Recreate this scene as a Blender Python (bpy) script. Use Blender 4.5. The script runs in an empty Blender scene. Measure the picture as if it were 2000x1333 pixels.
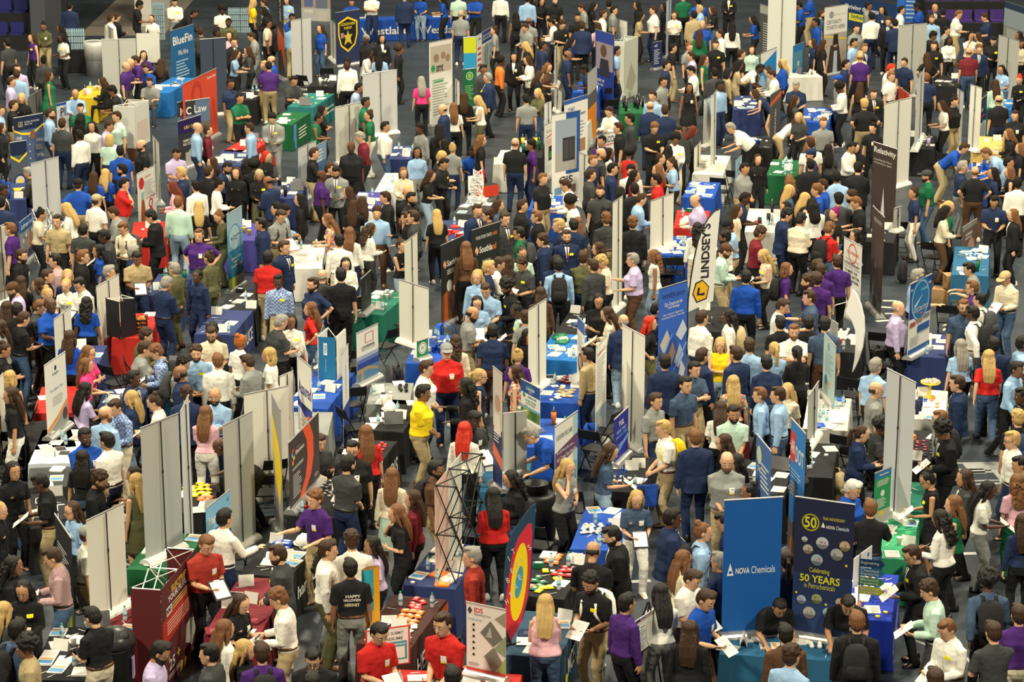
import bpy, bmesh, math, random
from mathutils import Vector, Matrix, noise
from mathutils.bvhtree import BVHTree
random.seed(7)
sc = bpy.context.scene
COL = sc.collection
V3 = Vector
# ---------------------------------------------------------------- camera, world, lights, exposure
CH, TH, FPX = 14.2, math.radians(15.8), 5000.0
FW = V3((0, math.cos(TH), -math.sin(TH))); UP = V3((0, math.sin(TH), math.cos(TH)))
cam = bpy.data.cameras.new('camera'); camo = bpy.data.objects.new('camera', cam); COL.objects.link(camo)
camo.location = (0, 0, CH); camo.rotation_euler = (math.pi/2-TH, 0, 0)
cam.sensor_width = 36; cam.lens = FPX/2000*36; cam.clip_start = 1; cam.clip_end = 400
cam.dof.use_dof = True; cam.dof.focus_distance = 43; cam.dof.aperture_fstop = 7.5
sc.camera = camo
sc.view_settings.view_transform = 'Standard'; sc.view_settings.look = 'None'
sc.view_settings.exposure = 0.0; sc.view_settings.gamma = 1.0; sc.view_settings.use_curve_mapping = False
wd = bpy.data.worlds.new('world'); sc.world = wd; wd.use_nodes = True
wd.node_tree.nodes['Background'].inputs[0].default_value = (0.75, 0.85, 1.0, 1)
wd.node_tree.nodes['Background'].inputs[1].default_value = 0.02
def lamp(name, loc, tgt, size, watts, col):
    l = bpy.data.lights.new(name, 'AREA'); l.shape = 'DISK'; l.size = size; l.energy = watts; l.color = col
    o = bpy.data.objects.new(name, l); COL.objects.link(o); o.location = loc
    o.rotation_euler = (V3(tgt)-V3(loc)).to_track_quat('-Z', 'Y').to_euler()
    return o
for x, y, z, w, s_ in ((-15, 14, 25, 1.15, 2.6), (15, 14, 25, 1.1, 2.6), (-17, 42, 27, 1.25, 3.0), (14, 44, 27, 1.25, 3.0), (-6, 68, 27, 1.1, 3.0), (24, 66, 27, 1.05, 3.0), (-26, 70, 27, .55, 3.0), (2, 92, 27, .55, 3.0), (24, 92, 27, .5, 3.0)):
    lamp('arena_ceiling_light', (x, y, z), (x*.75, y+(24 if y < 20 else 4), 0), s_, 7700*w, (1.0, .90, .66))
def ray(px, py): return FW + V3(((px-1000)/FPX, 0, 0)) - UP*((py-666.5)/FPX)
def at(px, py, z=0.0):
    d = ray(px, py); t = (z-CH)/d.z
    return V3((0, 0, CH)) + d*t
def proj(p):
    q = V3(p)-V3((0, 0, CH)); d = q.dot(FW)
    return 1000+FPX*q.x/d, 666.5-FPX*q.dot(UP)/d
# ---------------------------------------------------------------- materials
MATS = {}
def mat(name, rgb, rough=.8, metal=0, bump=0, bscale=8, var=0, emit=0, alpha=1, trans=0, spec=.35):
    if name in MATS: return MATS[name]
    m = bpy.data.materials.new(name); m.use_nodes = True; nt = m.node_tree; b = nt.nodes['Principled BSDF']
    b.inputs['Base Color'].default_value = (*rgb, 1); b.inputs['Roughness'].default_value = rough
    b.inputs['Metallic'].default_value = metal; b.inputs['Specular IOR Level'].default_value = spec
    if trans: b.inputs['Transmission Weight'].default_value = trans
    if alpha < 1: b.inputs['Alpha'].default_value = alpha
    if emit: b.inputs['Emission Color'].default_value = (*rgb, 1); b.inputs['Emission Strength'].default_value = emit
    if bump or var:
        tc = nt.nodes.new('ShaderNodeTexCoord'); nz = nt.nodes.new('ShaderNodeTexNoise')
        nz.inputs['Scale'].default_value = bscale; nz.inputs['Detail'].default_value = 4
        nt.links.new(tc.outputs['Object'], nz.inputs['Vector'])
        if bump:
            bp = nt.nodes.new('ShaderNodeBump'); bp.inputs['Strength'].default_value = bump; bp.inputs['Distance'].default_value = .03
            nt.links.new(nz.outputs['Fac'], bp.inputs['Height']); nt.links.new(bp.outputs[0], b.inputs['Normal'])
        if var:
            mx = nt.nodes.new('ShaderNodeMix'); mx.data_type = 'RGBA'
            mx.inputs['A'].default_value = (*[c*(1-var) for c in rgb], 1); mx.inputs['B'].default_value = (*[min(1, c*(1+var)) for c in rgb], 1)
            nt.links.new(nz.outputs['Fac'], mx.inputs['Factor']); nt.links.new(mx.outputs['Result'], b.inputs['Base Color'])
    MATS[name] = m; return m
CC = dict(w=(.80,.79,.72), k=(.012,.012,.014), d=(.045,.048,.05), g=(.24,.25,.24), n=(.014,.026,.075), b=(.010,.065,.37), c=(.30,.47,.70),
  r=(.50,.018,.016), m=(.16,.015,.025), p=(.060,.018,.15), l=(.50,.42,.66), i=(.76,.44,.52), h=(.80,.05,.22), t=(.42,.33,.18), y=(.86,.62,.015),
  v=(.010,.13,.058), e=(.47,.66,.56), o=(.75,.19,.03), s=(.09,.045,.025), a=(.10,.10,.045), u=(.05,.085,.15), z=(.70,.62,.46), j=(.06,.11,.21),
  J=(.28,.40,.52), q=(.42,.24,.26), x=(.4,.5,.72), M=(.34,.035,.025), f=(.6,.35,.33))
CN = dict(w='white', k='black', d='charcoal', g='grey', n='navy', b='royal blue', c='light blue', r='red', m='maroon', p='purple', l='lavender', i='pink',
  h='hot pink', t='khaki', y='yellow', v='green', e='pale mint', o='orange', s='brown', a='olive', u='slate blue', z='cream', j='dark denim', J='pale denim',
  q='dusty red', x='blue plaid', M='brick red', f='floral')
SK = {1: (.62,.36,.215), 2: (.47,.25,.13), 3: (.24,.115,.062), 4: (.095,.045,.027)}
HC = dict(k=(.010,.008,.007), b=(.045,.022,.011), r=(.17,.075,.03), y=(.50,.33,.12), g=(.28,.26,.23), w=(.62,.60,.56), R=(.55,.03,.012), t=(.35,.26,.14),
  s=(.03,.028,.02), d=(.07,.06,.055), m=(.12,.025,.015), o=(.42,.12,.02), n=(.03,.05,.14), U=(.2,.01,.12))
HN = dict(k='black', b='dark brown', r='light brown', y='blonde', g='grey', w='white', R='bright red', o='orange', m='maroon', U='magenta')
def cloth(c):
    if c in 'xqf' and 'cloth_'+c not in MATS:
        m = mat('cloth_'+c, CC[c], .9); nt = m.node_tree; b = nt.nodes['Principled BSDF']
        tc = nt.nodes.new('ShaderNodeTexCoord'); mx = nt.nodes.new('ShaderNodeMix'); mx.data_type = 'RGBA'
        if c == 'f':
            tx = nt.nodes.new('ShaderNodeTexVoronoi'); tx.inputs['Scale'].default_value = 22; cr = nt.nodes.new('ShaderNodeValToRGB')
            cr.color_ramp.interpolation = 'CONSTANT'; e = cr.color_ramp.elements; e[0].color = (.62,.1,.12,1); e[1].position = .3; e[1].color = (.75,.6,.45,1)
            for p_, q_ in ((.55, (.1,.25,.3,1)), (.75, (.7,.3,.1,1))): n_ = e.new(p_); n_.color = q_
            sp = nt.nodes.new('ShaderNodeSeparateColor'); nt.links.new(tx.outputs['Color'], sp.inputs[0])
            nt.links.new(tc.outputs['Object'], tx.inputs['Vector']); nt.links.new(sp.outputs[0], cr.inputs[0]); nt.links.new(cr.outputs[0], b.inputs['Base Color'])
        else:
            tx = nt.nodes.new('ShaderNodeTexChecker'); tx.inputs['Scale'].default_value = 26 if c == 'x' else 60
            tx.inputs[1].default_value = (*CC[c], 1); tx.inputs[2].default_value = (.12,.2,.42,1) if c == 'x' else (.5,.36,.36,1)
            nt.links.new(tc.outputs['Object'], tx.inputs['Vector']); nt.links.new(tx.outputs['Color'], b.inputs['Base Color'])
        return m
    return mat('cloth_'+c, CC[c], .88, bump=.55, bscale=9, var=.06, spec=.2)
def dyed(fam):
    """one fabric, skin, hair or leather material; each wearer's own colour is the object colour"""
    if 'dyed_'+fam in MATS: return MATS['dyed_'+fam]
    r, b, sc_, sp = {'cloth': (.88, .6, 9, .2), 'skin': (.5, 0, 0, .4), 'hair': (.55, .6, 30, .35), 'leather': (.4, 0, 0, .4)}[fam]
    m = mat('dyed_'+fam, (.5, .5, .5), r, bump=b, bscale=sc_, spec=sp); nt = m.node_tree; n = nt.nodes.new('ShaderNodeObjectInfo'); nt.links.new(n.outputs['Color'], nt.nodes['Principled BSDF'].inputs['Base Color'])
    if fam == 'hair':
        mp = nt.nodes.new('ShaderNodeMapping'); mp.inputs['Scale'].default_value = (3.2, 3.2, .25); tc = [q for q in nt.nodes if q.type == 'TEX_COORD'][0]; nz = [q for q in nt.nodes if q.type == 'TEX_NOISE'][0]; nt.links.new(tc.outputs['Object'], mp.inputs[0]); nt.links.new(mp.outputs[0], nz.inputs['Vector'])
    return m
def dye(fam, rgb): return (fam, rgb)
def fabric(c): return cloth(c) if c in 'xqf' else ('cloth', CC[c])
def skin(n): return ('skin', SK[n])
def hairm(c): return ('hair', HC[c])
def paint(rgb, rough=.55): return mat('paint_%03d_%03d_%03d' % tuple(int(v*255) for v in rgb), rgb, rough)
# ---------------------------------------------------------------- mesh helpers
class MB:
    def __init__(s): s.v = []; s.f = []; s.m = []; s.mats = []
    def mi(s, m):
        if m not in s.mats: s.mats.append(m)
        return s.mats.index(m)
    def add(s, vs, fs, m=None):
        o = len(s.v); s.v += [tuple(v) for v in vs]; k = s.mi(m) if m else 0
        for f in fs: s.f.append([i+o for i in f]); s.m.append(k)
    def box(s, c, d, m=None, M=None, bev=0):
        x, y, z = d[0]/2, d[1]/2, d[2]/2
        if bev:
            r = min(bev, x*.9, y*.9); n = 3; prof = []
            for cx, cy, a0 in ((x-r, y-r, 0), (-x+r, y-r, 90), (-x+r, -y+r, 180), (x-r, -y+r, 270)):
                for i in range(n+1):
                    a = math.radians(a0+90*i/n); prof.append((cx+r*math.cos(a), cy+r*math.sin(a)))
            k = len(prof); vs = [V3((a, b, -z)) for a, b in prof]+[V3((a, b, z)) for a, b in prof]
            fs = [[i, (i+1) % k, k+(i+1) % k, k+i] for i in range(k)]+[list(range(k))[::-1], [k+i for i in range(k)]]
        else:
            vs = [V3((a*x, b*y, e*z)) for e in (-1, 1) for a, b in ((-1, -1), (1, -1), (1, 1), (-1, 1))]
            fs = [[3, 2, 1, 0], [4, 5, 6, 7], [0, 1, 5, 4], [1, 2, 6, 5], [2, 3, 7, 6], [3, 0, 4, 7]]
        vs = [(M @ v if M else v)+V3(c) for v in vs]; s.add(vs, fs, m)
    def tube(s, pts, rad, m=None, seg=8, ref=None, caps=True):
        pts = [V3(p) for p in pts]; n = len(pts); rings = []; prev = None
        for i, p in enumerate(pts):
            t = (pts[min(i+1, n-1)]-pts[max(i-1, 0)])
            if t.length < 1e-9: t = V3((0, 0, 1))
            t.normalize()
            if prev is None:
                a = V3(ref) if ref else (V3((1, 0, 0)) if abs(t.x) < .9 else V3((0, 1, 0)))
            else: a = prev
            a = a-t*a.dot(t)
            if a.length < 1e-6: a = t.orthogonal()
            a.normalize(); b = t.cross(a); prev = a
            r = rad[i] if isinstance(rad, (list, tuple)) and not (len(rad) == 2 and n != 2 and not isinstance(rad[0], tuple)) else rad
            ra, rb = r if isinstance(r, tuple) else (r, r)
            rings.append([p+a*(ra*math.cos(2*math.pi*k/seg))+b*(rb*math.sin(2*math.pi*k/seg)) for k in range(seg)])
        s.rings(rings, m, caps)
    def rings(s, rings, m=None, caps=True):
        seg = len(rings[0]); vs = [v for r in rings for v in r]; fs = []
        for i in range(len(rings)-1):
            for k in range(seg): fs.append([i*seg+k, i*seg+(k+1) % seg, (i+1)*seg+(k+1) % seg, (i+1)*seg+k])
        if caps: fs.append(list(range(seg))[::-1]); fs.append([(len(rings)-1)*seg+k for k in range(seg)])
        s.add(vs, fs, m)
    def ball(s, c, r, m=None, M=None, u=12, w=8):
        r = r if isinstance(r, (tuple, list)) else (r, r, r); rs = []
        for i in range(1, w):
            a = math.pi*i/w; rs.append([V3((r[0]*math.sin(a)*math.cos(2*math.pi*k/u), r[1]*math.sin(a)*math.sin(2*math.pi*k/u), -r[2]*math.cos(a))) for k in range(u)])
        vs = [v for q in rs for v in q]+[V3((0, 0, -r[2])), V3((0, 0, r[2]))]; fs = []
        for i in range(w-2):
            for k in range(u): fs.append([i*u+k, i*u+(k+1) % u, (i+1)*u+(k+1) % u, (i+1)*u+k])
        L = len(vs)
        for k in range(u): fs.append([L-2, (k+1) % u, k]); fs.append([L-1, (w-2)*u+k, (w-2)*u+(k+1) % u])
        s.add([(M @ v if M else v)+V3(c) for v in vs], fs, m)
    def poly(s, pts, m=None): s.add(pts, [list(range(len(pts)))], m)
    def mesh(s, name, smooth=False):
        me = bpy.data.meshes.new(name); me.from_pydata(s.v, [], s.f)
        for m in s.mats: me.materials.append(m)
        if s.mats: me.polygons.foreach_set('material_index', s.m)
        if smooth: me.polygons.foreach_set('use_smooth', [True]*len(s.f))
        me.update(); return me
    def obj(s, name, parent=None, smooth=False, m=None):
        me = s.mesh(name, smooth)
        if m: me.materials.append(m)
        return place(name, me, parent)
def place(name, me, parent=None, m=None, loc=None, rz=None):
    o = bpy.data.objects.new(name, me); COL.objects.link(o)
    if parent: o.parent = parent
    if loc is not None: o.location = loc
    if rz is not None: o.rotation_euler = (0, 0, rz)
    if isinstance(m, tuple):
        if not me.materials: me.materials.append(dyed(m[0]))
        o.color = (*m[1], 1)
    elif m: me.materials.append(m)
    return o
def tag(o, label=None, cat=None, group=None, kind=None):
    for k, v in (('label', label), ('category', cat), ('group', group), ('kind', kind)):
        if v: o[k] = v
    return o
def empty(name, loc=(0, 0, 0), rz=0, label=None, cat=None, group=None):
    o = bpy.data.objects.new(name, None); COL.objects.link(o); o.location = loc; o.rotation_euler = (0, 0, rz); o.empty_display_size = .1
    return tag(o, label, cat, group)
def copy_tree(o, parent=None):
    c = o.copy(); COL.objects.link(c); c.parent = parent
    for ch in list(o.children):
        copy_tree(ch, c)
    return c
TS = bpy.data.scenes.new('workbench'); TV = TS.view_layers[0]
def evald(o):
    TV.update(); return bpy.data.meshes.new_from_object(o.evaluated_get(TV.depsgraph))
def fuse(mb, name, vox, smooth=2, deci=None):
    o = bpy.data.objects.new('tmp', mb.mesh('tmp')); TS.collection.objects.link(o)
    if vox > .015 and not deci: deci = .13
    r = o.modifiers.new('r', 'REMESH'); r.mode = 'VOXEL'; r.voxel_size = vox
    if smooth: q = o.modifiers.new('s', 'SMOOTH'); q.factor = .6; q.iterations = smooth
    if deci: q = o.modifiers.new('d', 'DECIMATE'); q.ratio = deci
    me = evald(o)
    old = o.data; bpy.data.objects.remove(o); bpy.data.meshes.remove(old); me.name = name
    me.materials.clear(); me.polygons.foreach_set('use_smooth', [True]*len(me.polygons)); return me
TXT = {}
def text_geo(t, bold=0):
    if (t, bold) in TXT: return TXT[t, bold]
    cu = bpy.data.curves.new('t', 'FONT'); cu.body = t; cu.resolution_u = 3; cu.offset = bold
    o = bpy.data.objects.new('t', cu); TS.collection.objects.link(o)
    me = evald(o)
    vs = [v.co.copy() for v in me.vertices]; fs = [list(p.vertices) for p in me.polygons]
    bpy.data.objects.remove(o); bpy.data.curves.remove(cu); bpy.data.meshes.remove(me)
    if vs:
        x0 = min(v.x for v in vs); x1 = max(v.x for v in vs); y0 = min(v.y for v in vs); y1 = max(v.y for v in vs)
    else: x0 = y0 = 0; x1 = y1 = 1
    TXT[t, bold] = (vs, fs, x0, x1, y0, y1); return TXT[t, bold]
# ---------------------------------------------------------------- people: poses, bodies, clothes, hair
def ik(a, t, l1, l2, pole):
    d = t-a; L = min(d.length, (l1+l2)*.998); d.normalize(); t = a+d*L
    c = (l1*l1+L*L-l2*l2)/(2*L); h = math.sqrt(max(l1*l1-c*c, 1e-6)); p = V3(pole); p = p-d*p.dot(d)
    if p.length < 1e-5: p = d.orthogonal()
    return a+d*c+p.normalized()*h, t
# pose: lean(deg), hip z, right wrist, left wrist, right ankle, left ankle, head pitch, elbow pole
POSES = {
 'a': (2, .93, (-.25,-.05,.86), (.25,-.02,.86), (-.11,-.03,.085), (.12,.03,.085), 4, (0,1,-.1)),
 'h': (4, .93, (-.10,-.31,1.10), (.13,-.28,1.07), (-.12,.02,.085), (.12,-.04,.085), 22, (0,.4,-1)),
 'x': (0, .93, (.06,-.20,1.16), (-.07,-.235,1.18), (-.13,0,.085), (.13,0,.085), 6, (0,-.1,-1)),
 'c': (3, .93, (-.06,-.25,.98), (.06,-.24,.97), (-.11,0,.085), (.12,.03,.085), 10, (0,.6,-.6)),
 'g': (3, .93, (-.26,-.40,1.18), (.16,-.27,1.07), (-.13,-.05,.085), (.12,.05,.085), 5, (0,.3,-1)),
 'w': (5, .92, (-.24,-.22,.90), (.25,.16,.90), (-.09,.28,.12), (.10,-.26,.085), 6, (0,1,-.2)),
 'b': (48, .91, (-.20,-.62,.86), (.20,-.56,.84), (-.13,.08,.085), (.13,.0,.085), 12, (0,.2,-1)),
 's': (10, .54, (-.13,-.40,.78), (.15,-.38,.78), (-.14,-.42,.085), (.14,-.44,.085), 12, (0,.5,-1)),
 'i': (0, .93, (-.23,.0,1.03), (.24,.0,1.03), (-.15,0,.085), (.15,0,.085), 2, (0,1,0)),
 'f': (4, .93, (-.09,-.17,1.44), (.06,-.20,1.12), (-.11,0,.085), (.12,.03,.085), 10, (-.3,-.3,-1)),
}
TORSO = {'m': [(.84,.115,.10,0),(.90,.165,.115,.01),(.97,.170,.12,.01),(1.08,.150,.108,0),(1.20,.160,.114,0),(1.30,.178,.122,0),(1.37,.182,.114,.004),(1.425,.158,.096,.010),(1.465,.110,.080,.012),(1.50,.070,.064,.012)],
         'f': [(.84,.115,.10,0),(.90,.170,.118,.01),(.97,.172,.122,.012),(1.08,.128,.095,0),(1.20,.135,.100,0),(1.30,.150,.108,0),(1.37,.156,.102,.004),(1.425,.136,.088,.010),(1.465,.095,.072,.012),(1.50,.060,.056,.012)]}
RIGS = {}
def rig(pose, sex):
    if (pose, sex) in RIGS: return RIGS[pose, sex]
    lean, hz, rw, lw, ra, la, hp, pole = POSES[pose]; R = {}
    M = Matrix.Translation((0, 0, hz)) @ Matrix.Rotation(math.radians(lean), 4, 'X') @ Matrix.Translation((0, 0, -.93))
    sw = .195 if sex == 'm' else .168
    R['M'] = M; R['H'] = M @ Matrix.Translation((0, -.005, 1.55)) @ Matrix.Rotation(math.radians(hp-lean*.55), 4, 'X') @ Matrix.Translation((0, -.005, .112)) @ Matrix.Scale(1.14 if sex == 'm' else 1.15, 4)
    tl = Matrix.Rotation(math.radians(-.45*(hp+lean*.45)), 4, 'X'); R['HL'] = R['H'] @ tl @ Matrix.Translation((0, .004, 0))
    for s, w, an in ((-1, rw, ra), (1, lw, la)):
        sh = M @ V3((s*sw, .008, 1.395)); p = V3(pole); p.x += s*(.9 if pose in 'i' else .25 if pose != 'x' else 1.0)
        el, wr = ik(sh, V3(w), .285, .255, p)
        hip = V3((s*.092, .01 if pose != 's' else .02, hz-.03)); kn, ak = ik(hip, V3(an), .425, .42, (s*.12, -1, .35 if pose == 's' else 0))
        R[s] = dict(sh=sh, el=el, wr=wr, hip=hip, kn=kn, an=ak)
    # fingers: continue the forearm and curl inwards
    for s in (-1, 1):
        q = R[s]; d = (q['wr']-q['el']).normalized()
        if pose in 'xic': d = (d+V3((-s*.5, -.2, 0)) if pose != 'i' else V3((-s*.5, -.8, -.2))).normalized()
        if pose == 'b': d = V3((0, -1, -.15)).normalized()
        if pose == 's': d = V3((-s*.3, -1, -.1)).normalized()
        n = V3((-s, 0, 0)) if pose in 'aw' else V3((0, 0, -1)) if pose in 'bsg' else V3((-s*.6, .2, .6)) if pose == 'h' else V3((0, 1, 0))
        n = (n-d*n.dot(d)).normalized(); q['d'] = d; q['n'] = n; q['side'] = d.cross(n).normalized()
    RIGS[pose, sex] = R; return R
def ringset(M, rows, infl, seg=20, top=None, bot=None):
    out = []
    for z, w, d, oy in rows:
        r = []
        for k in range(seg):
            a = 2*math.pi*k/seg; c, s_ = math.cos(a), math.sin(a)
            e = .82; x = (w+infl)*math.copysign(abs(c)**e, c); y = (d+infl)*math.copysign(abs(s_)**e, s_)+oy
            r.append(M @ V3((x, y, z)))
        out.append(r)
    return out
def headgeo(mb, H):
    rows = [(-.118,.030,.030,-.045),(-.100,.046,.050,-.038),(-.07,.058,.072,-.022),(-.035,.066,.086,-.008),(0,.072,.094,0),(.035,.075,.097,.004),(.07,.070,.090,.008),(.098,.052,.066,.01),(.115,.024,.030,.01)]
    mb.rings(ringset(H, rows, 0, 16))
    mb.ball(H @ V3((0, -.094, -.022)), .001)
    R3 = H.to_3x3()
    mb.tube([H @ V3((0, -.088, .018)), H @ V3((0, -.103, -.018)), H @ V3((0, -.108, -.032)), H @ V3((0, -.09, -.042))], [.007, .011, .014, .009], seg=8)
    mb.ball(H @ V3((0, -.086, -.068)), (.026, .012, .014), M=R3, u=8, w=6)
    mb.ball(H @ V3((0, -.074, -.102)), (.022, .018, .016), M=R3, u=8, w=6)
    for s in (-1, 1):
        mb.ball(H @ V3((s*.076, .008, -.01)), (.010, .020, .032), M=R3, u=8, w=6)
        mb.ball(H @ V3((s*.033, -.082, .022)), (.022, .012, .008), M=R3, u=8, w=6)
def handgeo(mb, q, s, curl):
    w, d, n, sd = q['wr'], q['d'], q['n'], q['side']
    mb.tube([w-d*.01, w+d*.03, w+d*.075, w+d*.092], [(.018, .026), (.015, .034), (.014, .041), (.011, .038)], seg=10, ref=n)
    for i, (o, L) in enumerate(((-.031, .068), (-.010, .078), (.012, .072), (.032, .056))):
        b = w+d*.082+sd*o; a = b+d*L*.45+n*L*.12*curl; c_ = a+d*L*.32*(1-.35*curl)+n*L*.28*curl; e = c_+d*L*.2*(1-.6*curl)+n*L*.26*curl
        mb.tube([b, a, c_, e], [.0098, .0092, .0086, .0070], seg=6)
    t0 = w+d*.02-sd*.028; t1 = t0+d*.030-sd*.024+n*.012; t2 = t1+d*.030-sd*.008+n*.016*curl
    mb.tube([w+d*.012-sd*.015, t0, t1, t2], [.014, .0135, .0115, .009], seg=6)
def body_mesh(pose, sex, vox):
    R = rig(pose, sex); mb = MB(); M = R['M']
    mb.rings(ringset(M, TORSO[sex], 0)); nk = [(1.47,.066,.062,.012),(1.51,.058,.058,.008),(1.56,.054,.056,.0)] if sex == 'm' else [(1.47,.056,.055,.012),(1.51,.048,.05,.008),(1.56,.046,.05,.0)]
    mb.rings(ringset(M, nk, 0, 14)); mb.tube([M @ V3((0, .005, 1.50)), R['H'] @ V3((0, .01, -.06))], [.055 if sex == 'm' else .047]*2, seg=12)
    if sex == 'f':
        for s in (-1, 1): mb.ball(M @ V3((s*.068, -.078, 1.275)), (.062, .058, .062))
    headgeo(mb, R['H']); k = 1 if sex == 'm' else .84
    for s in (-1, 1):
        q = R[s]
        mb.tube([q['sh']+V3((-s*.05, 0, .02)), q['sh'], q['sh'].lerp(q['el'], .5), q['el'], q['el'].lerp(q['wr'], .3), q['wr']], [.050*k, .054*k, .048*k, .040*k, .041*k, .027*k], seg=12)
        handgeo(mb, q, s, 1.0 if pose not in 'g' else .35)
        mb.tube([q['hip'], q['hip'].lerp(q['kn'], .45), q['kn'], q['kn'].lerp(q['an'], .35), q['an'], q['an']+V3((0, 0, -.04))], [.088, .076, .054, .055, .036, .038], seg=12)
        mb.tube([q['an']+V3((0, .05, -.05)), q['an']+V3((0, -.05, -.05)), q['an']+V3((0, -.14, -.06))], [(.036, .03), (.04, .028), (.036, .016)], seg=8, ref=(1, 0, 0))
    return fuse(mb, 'person_body', vox, 1)
def top_mesh(kind, pose, sex, big, vox):
    R = rig(pose, sex); M = R['M']; mb = MB(); b = .045 if big else 0; jk = kind == 'J'
    infl = .016+(.016 if jk else 0); rows = [list(r) for r in TORSO[sex]]
    for r in rows:
        if r[0] < 1.36: r[1] += b*.8; r[2] += b; r[3] -= b*.5
    rows = [r for r in rows if r[0] > (.89 if kind != 'P' else .96)]
    zb = .95
    if jk: zb = .80
    if kind == 'P': zb = .955
    if kind == 'D': zb = .55
    if kind == 'V': zb = .93
    if pose == 's': zb = max(zb, .92)
    w0, d0 = rows[0][1], rows[0][2]
    ext = []
    if zb < .90:
        if kind == 'D': ext = [[zb, w0+.06, d0+.07, 0], [.72, w0+.035, d0+.045, .005]]
        else: ext = [[zb, w0+.012, d0+.012, .008]]
    rows = ext+[[max(zb, rows[0][0]) if not ext else rows[0][0], *rows[0][1:]]]+rows[1:]
    if kind in 'S' : rows[0][1] -= .004
    rs = ringset(M, rows[:-1]+[[1.492, .082 if sex == 'm' else .07, .070, .012]], infl, 24); mb.rings(rs)
    if kind in 'PSJ':  # collar
        mb.rings(ringset(M, [(1.475,.078,.072,.012),(1.50,.066,.066,.010),(1.528 if sex == 'm' else 1.515,.058,.060,.008)], .006, 16))
    if sex == 'f':
        for s in (-1, 1): mb.ball(M @ V3((s*.062, -.070-(.01 if jk else 0), 1.275)), (.080, .070, .080))
    k = 1 if sex == 'm' else .86
    for s in (-1, 1):
        q = R[s]; sh, el, wr = q['sh'], q['el'], q['wr']; i = .014+(.012 if jk else 0)
        if kind in 'P':
            mb.tube([sh+V3((-s*.07, 0, .018)), sh, sh.lerp(el, .45), sh.lerp(el, .80)], [.048*k+i, .054*k+i, .054*k+i, .060*k+i], seg=14)
        elif kind in 'SJ':
            mb.tube([sh+V3((-s*.07, 0, .018)), sh, sh.lerp(el, .5), el, el.lerp(wr, .4), el.lerp(wr, .95)], [.048*k+i, .055*k+i, .052*k+i, .047*k+i, .044*k+i, .034*k+i], seg=14)
        else:
            mb.ball(M @ V3((s*.125, .008, 1.44)), (.05, .062, .045))
    me = fuse(mb, 'garment', vox, 2)
    wrinkle(me, .007 if not jk else .006)
    return me
def displace(me, fn):
    n = len(me.vertices); co = [0.0]*(3*n); no = [0.0]*(3*n); me.vertices.foreach_get('co', co); me.vertex_normals.foreach_get('vector', no)
    for i in range(0, 3*n, 3):
        a = fn(V3(co[i:i+3])); co[i] += no[i]*a; co[i+1] += no[i+1]*a; co[i+2] += no[i+2]*a
    me.vertices.foreach_set('co', co); me.update()
def wrinkle(me, amp):
    displace(me, lambda c: amp*(noise.noise(V3((c.x*9, c.y*9, c.z*13)))*.7+noise.noise(V3((c.x*22+5, c.y*22, c.z*20)))*.45))
def legs_mesh(kind, pose, sex, big, vox):
    R = rig(pose, sex); mb = MB(); b = .04 if big else 0
    rows = [(.82,.120,.105,.005),(.90,.168+b*.6,.118+b*.7,.01-b*.3),(.97,.172+b*.6,.122+b*.8,.01-b*.4),(1.03,.158+b*.6,.112+b*.8,.004-b*.4)]
    if sex == 'f': rows[-1] = (1.03,.142,.102,.004)
    M = R['M'] if pose != 's' else R['M'] @ Matrix.Identity(4)
    if pose == 'b': M = Matrix.Translation((0, 0, R['M'].translation.z*0)) @ R['M']
    mb.rings(ringset(M, rows, .010, 20))
    if kind == 'skirt':
        h = R[-1]['hip'].lerp(R[1]['hip'], .5); T = Matrix.Translation((0, 0, h.z-.90))
        mb.rings(ringset(T, [(.42,.235,.20,0),(.62,.215,.175,0),(.86,.178,.13,.01),(.98,.165,.115,.01)], .012, 24))
    else:
        for s in (-1, 1):
            q = R[s]; h, kn, an = q['hip'], q['kn'], q['an']; lo = V3((0, 0, -.058))
            if pose == 'w' and s < 0: lo = V3((0, 0, -.02))
            w = .058 if sex == 'm' else .052
            mb.tube([h+V3((0, 0, .02)), h.lerp(kn, .12), h.lerp(kn, .5), kn, kn.lerp(an, .5), an+lo*.2, an+lo], [.094+b*.3, .100+b*.3, .090+b*.2, .072+b*.15, .064, w+.004, w+.010], seg=14)
    me = fuse(mb, 'legwear', vox, 2); wrinkle(me, .008); return me
def shoe_mesh(sx, pose, kind):
    R = rig(pose, sx[0] if False else 'm')
    mb = MB(); rows = [(-.165,.020,.006),(-.15,.038,.022),(-.10,.046,.032),(-.04,.046,.056),(.02,.046,.078),(.07,.044,.080),(.088,.030,.05)]
    rs = []
    for y, w, h in rows:
        rs.append([V3((w*math.cos(2*math.pi*k/12), y, max(-.5, math.sin(2*math.pi*k/12))*h+h*.5)) for k in range(12)])
    mb.rings(rs); return mb.mesh('shoe', True)
def sole_mesh():
    mb = MB(); pts = [(-.17, .018), (-.15, .04), (-.10, .05), (-.04, .045), (.03, .041), (.08, .038), (.092, .02)]
    out = [(w, y) for y, w in pts]+[(-w, y) for y, w in pts[::-1]]
    k = len(out); mb.add([(x, y, -.0) for x, y in out]+[(x, y, .018) for x, y in out], [[i, (i+1) % k, k+(i+1) % k, k+i] for i in range(k)]+[list(range(k)), [k+i for i in range(k)][::-1]])
    return mb.mesh('sole')
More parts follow.
